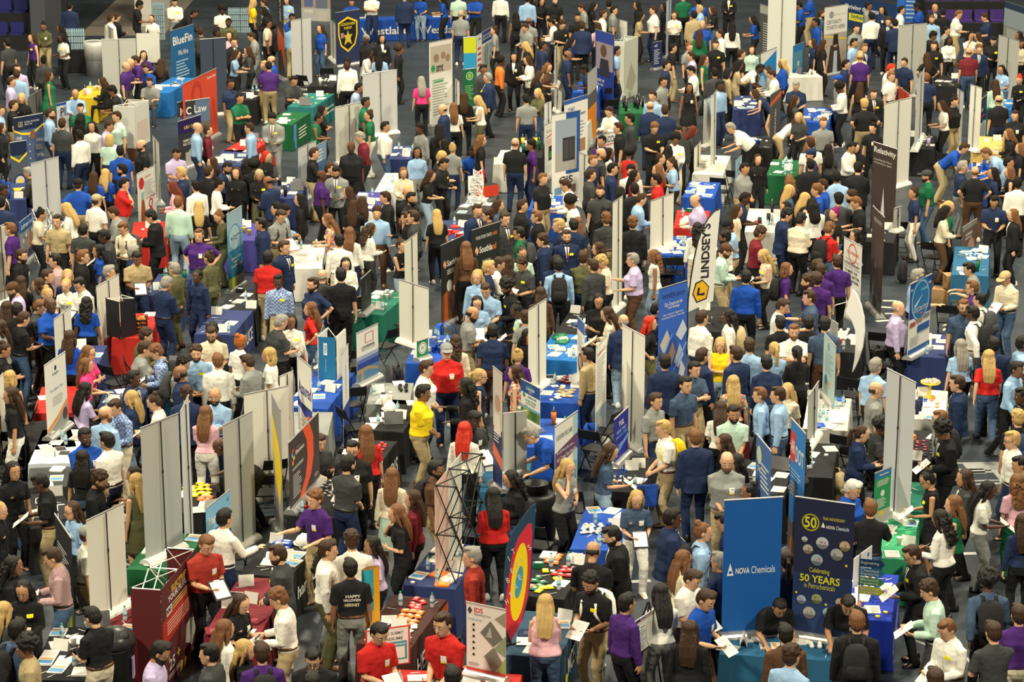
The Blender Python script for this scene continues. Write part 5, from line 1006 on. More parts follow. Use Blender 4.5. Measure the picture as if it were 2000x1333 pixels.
# ---------------------------------------------------------------- banners; artwork is listed bottom layer first, u to the right, v upwards
N_, R_, B_, K_, Y_, G_ = (.012,.025,.10), (.60,.03,.03), (.01,.12,.50), (.012,.012,.014), (.85,.62,.03), (.02,.25,.10)
GT = (.28,.29,.32)
CREAM = (.72,.72,.62); GREY = (.44,.45,.42); WB = (.72,.71,.63); LG = (.56,.57,.58)
for s in (
 (168,1018,241,983,1222,.74,'B',WB,0,'blank cream banner back standing on the maroon table by the domed bin'),
 (274,837,348,808,1104,.74,'B',GREY,0,'tall grey banner back standing over the green table'),
 (352,806,368,772,1052,.74,'B',LG,0,'narrow edge-on grey banner right of the tall grey banner back'),
 (435,832,493,803,1085,0,'B',GREY,0,'grey banner back rising behind the blue and green banner'),
 (476,771,563,754,985,0,'B',CREAM,0,'wide glowing cream banner back in the left centre'),
 (546,736,572,725,968,0,'B',WB,0,'slim cream banner back behind the wide cream one'),
 (530,768,548,802,1020,0,'F',(.30,.30,.28),[('p',[(0,.86),(.7,.7),(1,.5),(.7,.2),(.3,.35),(0,.6)],Y_),('r',0,0,1,.12,(.2,.2,.19))],'edge-on grey banner with a yellow curved band'),
 (580,694,608,718,868,.74,'F',PW,[('r',0,.62,1,.66,N_),('p',[(0,.70),(.5,.62),(1,.66),(1,.60),(.5,.57),(0,.64)],(.03,.05,.35)),('T','Assured',.08,.73,.95,.83,(.08,.06,.25)),('r',.68,.38,1,.60,(.7,.1,.03)),('l',.08,.12,.62,.55,12,(.75,.5,.42))],'white banner with navy wave and small red flag shape'),
 (592,677,601,692,720,.74,'F',PW,[('r',0,.0,1,.55,(.65,.1,.04)),('l',.1,.6,.9,.9,5,(.7,.2,.1))],'tiny white and red sign behind the white wave banner'),
 (696,652,738,632,835,0,'F',(.66,.67,.66),[('r',0,0,1,.45,(.02,.05,.28)),('r',0,.38,1,.5,(.10,.14,.38)),('r',0,.45,1,.52,(.3,.34,.5)),('r',0,0,1,.26,(.08,.18,.35)),('p',[(0,.26),(.5,.27),(1,.16),(1,.11),(.55,.2),(.3,.2),(.3,0),(.18,0),(.18,.2),(0,.16)],(.32,.24,.12)),('r',.38,.74,.76,.75,R_),('r',.38,.92,.76,.93,R_),('r',.38,.74,.40,.93,R_),('r',.74,.74,.76,.93,R_),('T','LOUISIANA',.16,.645,.88,.70,(.05,.05,.05)),('t','BRIDGE BUILDERS',.2,.60,.88,.635,(.3,.32,.28))],'white banner fading to blue over a bridge picture'),
 (668,692,680,672,885,0,'F',(.62,.64,.64),[('r',0,0,1,.42,(.03,.05,.28)),('v','LOUISIANA',.3,.5,.7,.85,GT)],'edge-on white and blue banner left of the bridge banner'),
 (661,590,711,577,685,.0,'F',(.012,.012,.013),0,'plain black panel by the white open backed display'),
 (705,545,724,528,690,.0,'F',(.012,.012,.013),[('v','eXtreme',.3,.4,.7,.8,(.2,.2,.2))],'narrow black panel behind the plain black one'),
 (779,546,837,564,740,0,'B',WB,0,'white banner back right of the emerald table'),
 (790,474,815,455,640,0,'B',WB,0,'white banner back left of the black curved banner'),
 (814,668,836,661,708,.74,'F',(.02,.20,.07),[('c',.5,.55,.36,PW),('o',.5,.55,.30,.26,(.02,.2,.07)),('T','VC',.36,.45,.64,.65,(.02,.2,.07))],'small green sign with a white ring emblem'),
 (1032,606,1067,584,850,0,'B',WB,0,'tall white banner back left of the blue candy table'),
 (1018,740,1055,760,905,0,'F',PW,[('r',0,.72,1,1,(.02,.08,.30)),('T','BUILD A',.25,.90,.75,.95,(.03,.45,.15)),('T','CAREER',.2,.82,.8,.89,PW),('t','WITH',.4,.76,.6,.80,PW),('c',.16,.66,.06,G_),('T','Globe Life',.26,.63,.9,.69,(.1,.2,.3)),('T','WORK FROM',.1,.53,.9,.58,(.03,.35,.12)),('T','ANYWHERE',.1,.46,.9,.51,(.3,.33,.3)),('r',0,.1,1,.4,(.10,.22,.05)),('c',.3,.3,.14,(.4,.4,.04)),('c',.7,.25,.16,(.05,.15,.03)),('r',0,.34,1,.4,(.15,.4,.6))],'white banner with navy header and garden picture'),
 (963,716,981,731,948,.74,'F',(.55,.50,.44),[('r',0,0,1,.5,N_),('p',[(0,.25),(1,.16),(1,.26),(0,.36)],(.7,.12,.05)),('c',.5,.72,.3,(.45,.27,.18)),('p',[(.1,.45),(.9,.45),(.8,.62),(.2,.62)],(.7,.68,.6)),('l',.1,.38,.9,.48,4,PW)],'narrow photo banner with a red stripe beside a grey one'),
 (983,808,1029,803,932,.74,'B',GREY,0,'short grey banner back on the petrol table'),
 (1084,834,1128,803,1062,0,'F',PW,[('r',.8,0,1,1,(.35,.55,.55)),('p',[(0,.62),(1,.68),(1,.82),(0,.76)],(.12,.05,.13)),('t',"SHERWIN-WILLIAMS",.06,.86,.76,.91,(.2,.25,.28)),('t',"It's all here for you...",.08,.73,.85,.765,PW),('t',"let's Create Your Possible.",.08,.67,.95,.71,PW),('r',.1,.42,.35,.56,(.4,.6,.1)),('r',.38,.45,.62,.60,(.35,.45,.7)),('r',.68,.42,.95,.58,(.1,.35,.45)),('r',.1,.24,.35,.38,(.7,.5,.1)),('c',.36,.50,.13,(.12,.05,.03)),('c',.36,.5,.09,(.6,.38,.27))],'white banner with a dark plum band and colour cards'),
 (1164,680,1185,656,892,0,'F',PW,[('l',.1,.45,.9,.88,16,GT),('r',0,.1,1,.38,(.3,.38,.48)),('c',.4,.22,.2,(.6,.55,.4)),('t','Southern Co.',.1,.9,.9,.94,(.4,.05,.05))],'narrow white text banner right of the checked shirt man'),
 (1128,617,1142,633,738,.74,'F',PW,[('r',0,.80,1,1,(.05,.12,.4)),('l',.1,.45,.9,.75,9,GT),('c',.5,.25,.35,(.05,.05,.06)),('c',.5,.28,.22,(.55,.35,.25))],'small banner with a portrait on the bright blue table'),
 (1216,635,1260,658,858,0,'B',WB,0,'white banner back right of the bald man in black suit'),
 (1200,820,1227,795,915,.74,'F',(.015,.02,.28),[('p',[(0,.1),(1,.35),(1,.45),(0,.2)],(.1,.3,.7)),('T','TGL',.3,.74,.7,.86,PW),('T','WHY TGL?',.15,.60,.85,.68,(.3,.55,.85)),('T','JOIN OUR TEAM',.1,.48,.9,.56,(.15,.4,.85)),('t','TGLJOBS.COM',.15,.30,.85,.36,(.5,.6,.8))],'curved indigo banner with light blue lettering'),
 (1287,565,1343,548,762,0,'F',(.035,.12,.52),[('T','WWEX',.12,.88,.58,.93,N_),('t','GROUP',.6,.88,.9,.92,N_),('t','Our Careers are the',.2,.80,.82,.84,PW),('t','Total Package',.3,.76,.72,.795,PW),('t','Sales, Customer Experience',.15,.70,.85,.725,PW),('t','Accounting & Finance, Technology',.1,.67,.9,.695,PW),('p',[(.05,.42),(.3,.56),(.42,.44),(.2,.30)],(.5,.48,.45)),('p',[(.6,.48),(.85,.62),(1,.5),(.8,.40)],(.55,.6,.7)),('p',[(.35,.3),(.5,.42),(.6,.30),(.45,.18)],(.45,.28,.2)),('p',[(.55,.2),(.75,.38),(.9,.25),(.7,.12)],(.4,.45,.55)),('p',[(.7,.04),(.8,.2),(.95,.1),(.9,.02)],(.55,.55,.6)),('p',[(0,.2),(.04,.2),(.5,.5),(.46,.5)],(.2,.35,.8)),('p',[(.5,.1),(.54,.1),(1,.36),(.96,.38)],(.2,.35,.8))],'blue banner with diamond photos beside the white flag'),
 (442,420,472,402,575,0,'F',(.02,.14,.26),[('r',0,.5,1,1,(.16,.34,.46)),('r',0,.72,1,1,(.3,.45,.55)),('c',.45,.68,.33,(.36,.50,.58)),('o',.45,.60,.42,.39,(.1,.3,.45)),('o',.45,.58,.46,.435,(.08,.25,.4)),('c',.28,.655,.04,N_),('t','CenterPoint',.36,.66,.85,.69,N_),('t','Energy',.4,.62,.6,.65,N_),('t','Start your career',.22,.36,.85,.40,PW),('t','today at',.38,.31,.7,.35,PW),('t','CenterPoint Energy!',.2,.26,.88,.30,PW),('r',0,0,.55,.14,(.35,.38,.05)),('r',.55,0,1,.14,(.4,.32,.28))],'steel blue banner with a pale ring pattern'),
 (1197,396,1216,383,612,0,'B',WB,0,'slim white banner back left of the man in black suit'),
 (1271,393,1316,377,560,0,'B',WB,0,'cream banner back behind the woman with long red braids'),
 (1706,277,1753,292,490,0,'F',(.055,.035,.03),[('T','Relativity',.04,.90,.96,.97,PW),('t','Launching the future',.06,.84,.8,.865,LG),('t','of humanity in space',.06,.81,.8,.835,LG),('p',[(.35,.2),(.5,.62),(.62,.2)],(.45,.42,.44)),('p',[(.42,.2),(.5,.55),(.56,.2)],(.75,.72,.72)),('r',.1,0,1,.22,(.28,.09,.03)),('c',.45,.22,.22,(.5,.3,.22))],'tall dark banner with a rocket launch'),
 (1705,402,1728,425,597,0,'F',(.06,.04,.035),[('p',[(.2,.1),(.4,.5),(.7,.1)],(.22,.2,.2)),('r',0,0,1,.12,(.1,.1,.1)),('t','RELATIVITY',.2,.88,.85,.92,LG)],'short dark banner in front of the rocket banner'),
 (1649,463,1684,482,612,0,'F',PW,[('o',.5,.84,.24,.20,(.65,.12,.05)),('T','FLOWSERVE',.2,.82,.85,.865,(.65,.12,.05)),('t','TOGETHER, WE CREATE',.1,.73,.9,.76,GT),('T','EXTRAORDINARY',.08,.67,.92,.71,(.05,.05,.05)),('t','FLOW CONTROL SOLUTIONS',.1,.63,.9,.66,GT),('T','TO MAKE THE',.1,.57,.8,.61,K_),('T','WORLD BETTER',.08,.51,.92,.55,K_),('T','FOR EVERYONE.',.08,.45,.9,.49,K_),('p',[(.3,.1),(.7,.34),(1,.24),(1,0),(.5,0)],(.05,.2,.5))],'white banner with bold black slogan and red emblem'),
 (1778,556,1820,535,778,0,'F',PW,[('r',0,.50,1,1,(.01,.06,.28)),('T','NAVIGATING',.25,.93,.75,.97,PW),('T','THE CAREER LANDSCAPE',.03,.885,.97,.925,PW),('c',.5,.74,.44,(.01,.16,.42)),('o',.5,.72,.40,.37,(.35,.5,.7)),('T','CAREER',.38,.84,.92,.875,(.25,.65,.75)),('p',[(.2,.66),(.62,.80),(.28,.645)],PW),('t','Chart Your Course',.2,.60,.88,.64,PW),('t','Through NWIC Atlantic',.12,.56,.92,.595,PW),('p',[(.42,.54),(.62,.545),(.54,.51)],(.7,.12,.03)),('r',.04,.39,.3,.45,(.35,.08,.06)),('r',.35,.41,.62,.47,(.3,.2,.15)),('r',.67,.43,.95,.49,(.2,.2,.25)),('r',.4,.27,.95,.37,(.02,.1,.35)),('l',.08,.12,.6,.25,7,GT),('r',0,0,1,.08,(.02,.1,.35))],'blue and white career banner with a compass dial'),
 (1733,720,1789,748,992,.74,'B',LG,0,'grey banner back on the dark teal table'),
 (1709,925,1741,912,1022,.74,'F',(.02,.28,.11),[('r',0,.85,1,1,(.02,.16,.42)),('T','Geosyntec',.2,.89,.9,.95,PW),('l',.15,.68,.9,.82,5,PW),('c',.5,.5,.12,PW),('l',.15,.2,.85,.42,7,PW),('r',0,0,1,.13,(.4,.42,.35)),('r',.3,.02,.6,.12,(.6,.5,.05))],'small green banner with blue header'),
 (1546,817,1574,848,992,.74,'F',(.04,.20,.52),[('r',0,.70,.34,.92,(.62,.05,.05)),('T','AR',.04,.76,.32,.86,PW),('T','DOT',.38,.72,.92,.84,PW),('l',.1,.58,.9,.66,3,(.5,.7,.85)),('l',.1,.45,.7,.56,4,(.75,.45,.05)),('p',[(0,0),(1,0),(1,.55),(.6,.30),(.2,.22),(0,.26)],(.14,.11,.11)),('p',[(.3,0),(.45,0),(1,.4),(1,.46)],(.45,.42,.4)),('c',.35,.06,.2,(.4,.18,.06))],'blue banner with red square and highway picture'),
 (1478,848,1507,883,1085,0,'F',(.06,.14,.36),[('c',.22,.86,.16,(.55,.62,.45)),('l',.34,.62,.94,.84,6,PW),('r',0,.1,1,.5,(.42,.45,.55)),('p',[(0,.1),(1,.1),(1,.4),(.6,.3),(.4,.35),(0,.2)],(.15,.13,.13)),('t','CDMA',.12,.72,.34,.77,PW)],'blue banner with a coast picture beside the bald bearded man'),
 (1579,774,1599,745,962,0,'B',GREY,0,'narrow grey banner back right of the bridge banner'),
 (1415,978,1529,971,1247,.74,'F',(.006,.09,.36),[('p',[(.07,.435),(.125,.53),(.185,.435)],PW),('c',.128,.46,.028,(.006,.09,.36)),('T','NOVA',.22,.445,.46,.49,PW),('t','Chemicals',.49,.44,.90,.50,(.62,.68,.8))],'plain bright blue banner with a white triangle emblem'),
 (1554,970,1670,986,1242,.74,'F',(.012,.016,.05),[('r',0,0,1,.25,(.02,.045,.14)),('r',0,.25,1,.45,(.015,.03,.09)),('o',.27,.83,.15,.125,(.35,.33,.02)),('T','50',.17,.79,.37,.87,(.62,.58,.03)),('t','YEAR ANNIVERSARY',.47,.86,.85,.885,(.5,.47,.05)),('p',[(.45,.805),(.48,.845),(.52,.805)],PW),('T','NOVA',.54,.80,.68,.825,PW),('t','Chemicals',.70,.80,.92,.83,(.6,.65,.7)),
   ('C',.48,.69,.105,(.45,.48,.5)),('C',.24,.63,.085,(.4,.35,.3)),('C',.73,.62,.105,(.35,.35,.32)),('C',.40,.56,.10,(.3,.38,.45)),('C',.86,.69,.09,(.45,.33,.2)),('C',.18,.70,.05,(.5,.5,.48)),('t','Celebrating',.28,.455,.62,.50,(.55,.52,.06)),('T','50 YEARS',.12,.39,.80,.445,(.62,.58,.03)),('t','in Petrochemicals',.2,.345,.72,.385,(.45,.44,.1)),('C',.16,.25,.08,(.3,.36,.5)),('C',.42,.27,.09,(.25,.3,.16)),('C',.30,.16,.105,(.4,.38,.35)),('C',.62,.18,.09,(.3,.42,.5)),('C',.82,.27,.08,(.45,.35,.28)),('C',.80,.12,.07,(.2,.35,.45)),('c',.07,.3,.018,Y_),('c',.58,.24,.02,Y_),('c',.9,.55,.02,Y_)],'dark banner with yellow number and round photos'),
 (911,1176,988,1192,1318,.74,'F',PW,[('p',[(.03,.90),(.09,.96),(.15,.90),(.09,.84)],(.05,.05,.05)),('T','IDS',.20,.88,.42,.955,R_),('t','Engineering Group',.20,.83,.62,.875,(.2,.2,.22)),('t','FOCUSED ON CIVIL',.05,.76,.4,.79,(.2,.45,.65)),('p',[(.35,.60),(.62,.80),(.93,.57),(.68,.42)],(.16,.17,.14)),('p',[(.72,.84),(1,.97),(1,.74)],(.3,.28,.2)),('p',[(.45,.26),(.70,.42),(.92,.22),(.70,.03)],(.2,.2,.17)),('p',[(.7,.40),(1,.62),(1,.30)],(.25,.33,.2)),('p',[(.8,.1),(1,.3),(1,0),(.85,0)],(.3,.4,.1)),('p',[(.5,.55),(.62,.72),(.66,.55)],(.4,.42,.38)),('c',.19,.70,.03,K_),('c',.19,.62,.03,K_),('c',.19,.53,.03,K_),('c',.19,.44,.03,K_),('c',.19,.35,.03,K_),('c',.19,.26,.03,K_),('l',.12,.655,.28,.665,1,GT),('r',0,.02,1,.06,(.6,.05,.04)),('l',.05,.1,.4,.15,3,GT)],'white banner with diamond photos and red initials on the red table'),
 (107,1004,139,1052,1150,.74,'F',(.02,.022,.024),[('l',.1,.58,.8,.82,9,PW),('p',[(0,0),(1,0),(1,.42),(.7,.38),(.3,.52),(0,.5)],(.10,.14,.05)),('p',[(0,.3),(.3,.4),(.3,0),(0,0)],(.1,.22,.3)),('p',[(.4,.3),(.9,.36),(.8,.1),(.5,.12)],(.35,.38,.03))],'black banner with a green aerial landscape'),
 (401,995,449,957,1215,0,'F',(.02,.10,.42),[('r',0,.76,1,1,(.20,.45,.68)),('T','hargrove',.12,.80,.88,.90,PW),('p',[(0,.60),(1,.66),(1,.77),(0,.71)],(.42,.62,.04)),('t','Join Our Team',.12,.645,.88,.705,PW),('l',.1,.2,.8,.5,7,PW),('p',[(.85,.93),(.9,.97),(.92,.92)],(.03,.3,.2))],'blue banner with lime band and white word'),
 (563,866,622,805,1006,.74,'F',(.045,.038,.04),[('p',[(.45,1),(.68,1),(.80,.75),(.80,.45),(.70,.2),(.45,0),(.28,0),(.52,.25),(.60,.5),(.58,.78)],(.72,.09,.03)),('r',.10,.80,.16,.86,R_),('r',.08,.74,.13,.80,(.1,.35,.7)),('r',.13,.68,.18,.74,Y_),('r',.09,.62,.14,.68,(.75,.3,.03)),('t','A company of',.2,.81,.4,.83,PW),('T','Shermco',.20,.73,.48,.80,PW),('T','FULL SERVICE INDEPENDENT',.10,.53,.45,.57,PW),('l',.1,.12,.4,.48,10,LG),('t','OOO',.8,.1,.92,.14,PW)],'black banner with a bold red curve'),
 (-20,760,6,729,955,0,'B',WB,0,'white banner back at the left picture edge'),
 (86,715,127,687,862,.74,'F',PW,[('c',.5,.88,.05,N_),('t','Gallagher',.34,.78,.66,.83,(.1,.12,.2)),('t','The Gallagher Way',.2,.56,.8,.61,(.2,.4,.6)),('l',.3,.36,.8,.5,5,GT),('p',[(0,.1),(.5,.2),(1,.36),(1,.31),(.5,.14),(0,.04)],(.72,.27,.05)),('p',[(0,.03),(.5,.13),(1,.3),(1,0),(0,0)],(.28,.3,.3)),('c',.85,.16,.12,(.1,.05,.04))],'white banner with an orange wave'),
 (105,625,138,600,800,0,'B',WB,0,'white banner back in front of the man in blue polo'),
 (188,560,232,536,726,0,'B',WB,0,'white banner back left of the open black frame'),
 (-20,449,18,435,600,0,'B',WB,0,'pale banner back at the left edge behind the purple polo'),
 (37,436,70,410,522,0,'F',(.25,.26,.27),[('r',0,.72,1,1,(.02,.10,.34)),('T','Luitron',.1,.80,.5,.92,PW),('t','Leader',.55,.82,.9,.92,PW),('c',.6,.35,.2,(.45,.25,.17)),('r',.4,0,.9,.22,(.05,.06,.14)),('c',.2,.5,.04,PW),('c',.35,.6,.04,PW),('c',.7,.62,.04,PW)],'photo banner with blue header by the metal truss'),
 (104,455,126,437,520,.0,'F',(.03,.28,.42),[('p',[(.5,.95),(.95,.55),(.5,.1),(.1,.55)],(.4,.58,.65)),('l',.25,.4,.75,.6,4,PW)],'teal banner with a pale diamond on the metal truss'),
 (60,320,114,306,455,0,'B',LG,0,'pale grey banner back left of the man in cap and blue polo'),
 (26,231,83,221,352,0,'F',(.08,.12,.24),[('r',0,.78,1,1,(.012,.02,.06)),('p',[(0,.80),(.25,.735),(.5,.72),(.75,.755),(1,.84),(1,.81),(.75,.72),(.5,.68),(.25,.70),(0,.77)],Y_),('T','GIS',.14,.83,.30,.93,(.45,.35,.15)),('t','PUTTING PEOPLE FIRST',.36,.89,.88,.92,LG),('t','SINCE 1948',.36,.85,.62,.88,LG),('T','1948',.05,.62,.25,.68,LG),('T','1950s',.74,.54,.97,.60,LG),('T','1970s',.74,.28,.97,.34,LG),('r',.55,.6,.7,.74,(.25,.1,.06)),('r',.7,.4,.92,.5,(.2,.2,.22)),('r',.08,.48,.32,.56,(.3,.3,.32)),('c',.5,.66,.02,PW),('c',.5,.52,.02,PW),('c',.5,.4,.02,PW),('c',.5,.28,.02,PW)],'navy timeline banner with gold arc'),
 (19,279,51,274,348,.74,'F',(.07,.09,.12),[('r',0,.78,1,1,(.012,.02,.06)),('p',[(0,.80),(.5,.70),(1,.82),(1,.78),(.5,.66),(0,.76)],Y_),('c',.5,.36,.36,N_),('c',.5,.36,.28,LG),('c',.5,.36,.13,Y_)],'small navy banner with a round gold centre'),
 (56,189,81,174,262,0,'B',(.12,.12,.12),0,'dark grey banner back behind the woman in green'),
 (110,203,150,194,270,0,'F',(.55,.57,.62),[('T','PIKE',.18,.58,.85,.85,(.03,.03,.05)),('l',.45,.2,.9,.5,6,GT),('r',0,.93,1,1,(.02,.06,.3))],'white board with four big black letters'),
 (298,266,310,280,386,0,'B',WB,0,'slim cream banner back left of the black polo with hat'),
 (267,340,303,323,455,0,'F',PW,[('t','BENEFITS',.42,.86,.75,.90,R_),('c',.22,.80,.14,R_),('l',.36,.55,.95,.82,9,GT),('t','TOTAL REWARDS',.4,.48,.95,.52,R_),('c',.68,.38,.11,R_),('c',.68,.38,.07,PW),('c',.68,.22,.11,R_),('p',[(.15,0),(.15,.3),(.2,.5),(.2,.62),(.32,.62),(.32,.5),(.38,.3),(.38,0)],(.35,.08,.02)),('r',.2,.5,.32,.64,(.3,.5,.42))],'white banner with a red bottle drawing'),
 (332,61,378,47,196,0,'F',(.015,.11,.28),[('T','BlueFin',.1,.77,.92,.90,PW),('t','We Hire',.3,.60,.72,.68,PW),('l',.2,.28,.8,.55,6,(.4,.6,.75)),('l',.15,.08,.9,.2,3,(.3,.5,.6))],'tall petrol blue banner at the far left'),
 (198,77,265,76,190,0,'B',GREY,0,'wide grey banner back behind the bald man in purple'),
 (210,50,221,58,172,0,'B',CREAM,0,'slim cream banner back left of the grey one'),
 (356,165,422,133,300,0,'F',(.68,.07,.03),[('T','Dragger Center',.72,.88,.98,.94,PW),('c',.4,.72,.16,(.5,.04,.02)),('c',.4,.72,.1,(.68,.07,.03))],'orange red curved banner at the far left'),
 (390,77,441,73,228,0,'B',(.035,.05,.085),0,'slate banner back right of the tall petrol banner'),
 (346,200,409,191,300,0,'F',(.10,.15,.25),[('r',0,0,1,.55,(.12,.12,.10)),('r',0,.7,.55,1,(.03,.035,.04)),('T','MC',.08,.72,.42,.88,PW),('t','Law',.52,.74,.9,.90,PW)],'dark photo banner with white serif letters'),
 (347,238,392,224,335,0,'F',(.03,.035,.045),[('r',0,.72,1,1,(.02,.012,.09)),('T','LSU',.24,.80,.5,.87,Y_),('t','Online',.54,.80,.82,.87,Y_),('T','SAME DEGREES,',.15,.52,.95,.58,PW),('T','NO COMMUTE.',.2,.45,.9,.51,PW),('c',.6,.14,.26,(.3,.31,.3)),('r',.28,.02,.92,.3,(.38,.38,.36))],'indigo and grey banner with gold initials'),
 (541,-8,553,-2,150,0,'F',(.05,.045,.045),[('v','JOIN US',.2,.7,.8,.98,PW),('p',[(0,.62),(1,.5),(1,.1),(.5,.35),(0,.3)],(.65,.1,.03))],'narrow dark banner with an orange flame shape'),
 (568,40,607,32,190,0,'B',LG,0,'light grey banner back left of the woman in royal blue'),
 (655,25,702,18,132,0,'F',(.02,.03,.09),[('p',[(.1,.55),(.1,.8),(.5,.9),(.9,.8),(.9,.55),(.8,.35),(.5,.22),(.2,.35)],Y_),('p',[(.15,.55),(.15,.78),(.5,.86),(.85,.78),(.85,.55),(.76,.37),(.5,.26),(.24,.37)],K_),('t','ASCENSION PARISH',.2,.73,.8,.79,Y_),('t','SHERIFF',.34,.66,.66,.71,Y_),('p',[(.5,.64),(.55,.55),(.68,.56),(.6,.48),(.66,.36),(.5,.42),(.34,.36),(.4,.48),(.32,.56),(.45,.55)],(.6,.45,.05)),('r',.2,.5,.32,.6,(.4,.2,.25))],'navy banner with a gold shield and star'),
 (645,38,657,48,114,0,'B',WB,0,'slim white banner back left of the gold shield'),
 (708,145,775,136,270,0,'B',LG,0,'light grey banner back left of the woman in pink'),
 (654,210,707,199,322,0,'B',(.62,.60,.54),0,'pale banner back with a faint pink print'),
 (582,291,617,275,395,0,'B',LG,0,'white banner back right of the person holding a big sheet'),
 (613,288,637,274,350,.74,'F',(.06,.14,.28),[('r',0,.7,1,1,(.2,.33,.5)),('l',.1,.72,.9,.95,4,PW),('r',0,0,1,.3,(.05,.14,.05))],'small blue landscape banner by an orange pompom'),
 (838,84,883,75,248,0,'F',PW,[('r',.05,.62,.95,.95,(.5,.45,.36)),('c',.3,.8,.12,(.3,.2,.14)),('c',.6,.82,.1,(.32,.2,.15)),('c',.8,.78,.1,(.3,.2,.15)),('T','smt',.3,.63,.6,.72,K_),('c',.16,.68,.09,(.03,.3,.12)),('l',.12,.1,.85,.56,14,(.3,.36,.28)),('r',.2,.5,.6,.52,(.05,.35,.15))],'tall white banner with green text lines'),
 (905,73,930,72,134,.74,'F',(.02,.26,.50),[('r',0,.70,1,1,(.50,.55,.02)),('r',0,.0,1,.3,(.22,.03,.20))],'three coloured panel in yellow, blue and purple'),
 (904,136,930,133,215,0,'F',(.01,.13,.05),[('o',.5,.82,.26,.22,PW),('c',.5,.82,.16,(.2,.45,.05)),('l',.15,.2,.85,.6,9,(.2,.45,.2))],'small dark green banner below the three coloured panel'),
 (931,70,961,52,165,.0,'F',PW,[('r',.33,.75,1,1,(.02,.06,.25)),('T','ARE YOU READY',.38,.88,.95,.93,PW),('T','FOR YOUR CAREER?',.38,.81,.95,.86,PW),('r',.33,.05,1,.70,(.5,.58,.52)),('p',[(.75,.7),(.85,.4),(1,.2),(1,.7)],(.3,.45,.6)),('T','CNRL',.06,.88,.28,.93,(.1,.15,.4)),('l',.05,.2,.28,.8,5,R_)],'white and navy banner with a coastal map'),
 (1064,245,1093,230,352,0,'F',PW,[('t','Armatrano',.08,.82,.9,.90,(.5,.2,.15)),('p',[(.1,.76),(.9,.80),(.9,.78),(.1,.74)],R_),('l',.08,.6,.95,.72,4,(.7,.3,.25)),('r',.25,.28,.8,.56,(.03,.035,.04)),('r',.3,.32,.45,.45,(.03,.25,.08)),('l',.05,.05,.9,.22,4,(.5,.6,.65))],'white banner with a black machine picture'),
 (1078,225,1133,215,402,0,'F',PW,[('r',.5,.30,1,1,(.02,.08,.30)),('r',.12,.34,.88,.93,(.30,.36,.44)),('r',.12,.34,.88,.55,(.36,.35,.32)),('r',.38,.45,.82,.72,(.035,.037,.04)),('r',.42,.48,.58,.69,(.06,.062,.065)),('r',.6,.48,.78,.69,(.055,.056,.06)),('T','CIS',.2,.19,.8,.28,(.06,.06,.07)),('r',.1,.08,.35,.16,(.15,.3,.5)),('r',.55,.08,.85,.17,(.2,.13,.1))],'large white banner with a grey cabinet photo and navy corner'),
 (1102,198,1148,184,330,0,'F',PW,[('r',0,.94,1,1,(.03,.1,.4)),('T','TEXMEX',.15,.80,.45,.88,(.1,.2,.45)),('T','Join The Team',.12,.70,.9,.78,(.1,.1,.14)),('l',.1,.4,.9,.66,5,GT),('r',.5,.15,.9,.35,(.35,.2,.1))],'white banner with thin blue header'),
 (1148,145,1166,128,290,0,'F',(.42,.42,.40),[('r',0,.0,1,.5,(.75,.25,.03)),('r',0,.5,1,.7,(.12,.1,.11))],'narrow grey and orange banner'),
 (1163,57,1200,68,215,0,'F',(.015,.04,.25),[('r',0,.86,1,1,(.03,.06,.3)),('r',.05,.52,.95,.86,(.3,.25,.28)),('c',.45,.76,.16,(.12,.06,.04)),('p',[(.2,.44),(.8,.44),(.7,.66),(.3,.66)],(.03,.03,.04)),('t','leader on',.1,.36,.5,.41,PW),('t','the rise',.1,.31,.45,.35,PW),('p',[(0,0),(.5,.22),(.3,.05),(.6,0)],(.05,.25,.55))],'navy banner with a smiling man photo'),
 (1167,265,1201,257,330,.0,'F',PW,[('T','ARCO',.2,.7,.95,.9,(.03,.04,.08)),('r',.1,.62,.9,.65,R_),('r',0,0,1,.4,(.35,.48,.6))],'white sign with four black capitals'),
 (1190,33,1225,42,112,0,'F',PW,[('t','YOU LOOK',.1,.74,.8,.82,LG),('t','GREAT IN',.1,.62,.8,.70,LG),('T','BLUE!',.15,.45,.85,.6,(.05,.4,.75))],'white banner praising one colour'),
 (1275,83,1293,80,138,.0,'F',(.02,.03,.12),[('l',.15,.15,.85,.75,9,LG),('T','e2',.2,.82,.5,.92,PW)],'small navy text banner'),
 (1302,2,1311,-2,114,0,'B',(.5,.55,.66),0,'very slim white and blue banner'),
 (1375,195,1410,182,288,0,'B',WB,0,'grey green banner back beside the seated helper'),
 (1356,290,1369,276,388,0,'B',WB,0,'slim white banner back by the white table'),
 (1390,190,1400,176,392,0,'B',WB,0,'tall thin white banner beside the bending man'),
 (1437,315,1449,304,398,.74,'F',(.25,.5,.68),[('v','ATS',.2,.7,.8,.95,R_),('p',[(0,.3),(1,.5),(1,.2),(0,.1)],PW)],'light blue banner with red letters'),
 (1485,8,1520,19,112,0,'F',(.10,.10,.09),[('r',0,.84,1,1,(.4,.42,.38)),('T','OTS',.5,.76,.98,.86,PW),('l',.2,.05,.8,.7,14,LG)],'dark grey banner with pale columns of text'),
 (1501,-14,1556,-14,150,0,'B',(.58,.60,.55),0,'broad white banner back at the top right'),
 (1486,105,1517,92,150,.74,'F',(.02,.22,.55),[('p',[(.0,.7),(1,.95),(1,1),(0,1)],PW),('c',.1,.3,.2,(.3,.5,.7))],'bright blue tabletop banner with a white curl'),
 (1549,90,1571,82,188,0,'F',(.02,.17,.48),[('r',.05,.5,.95,.86,(.08,.25,.35)),('c',.5,.6,.1,(.4,.6,.6)),('l',.1,.1,.9,.3,3,PW)],'tall blue banner with an underwater picture'),
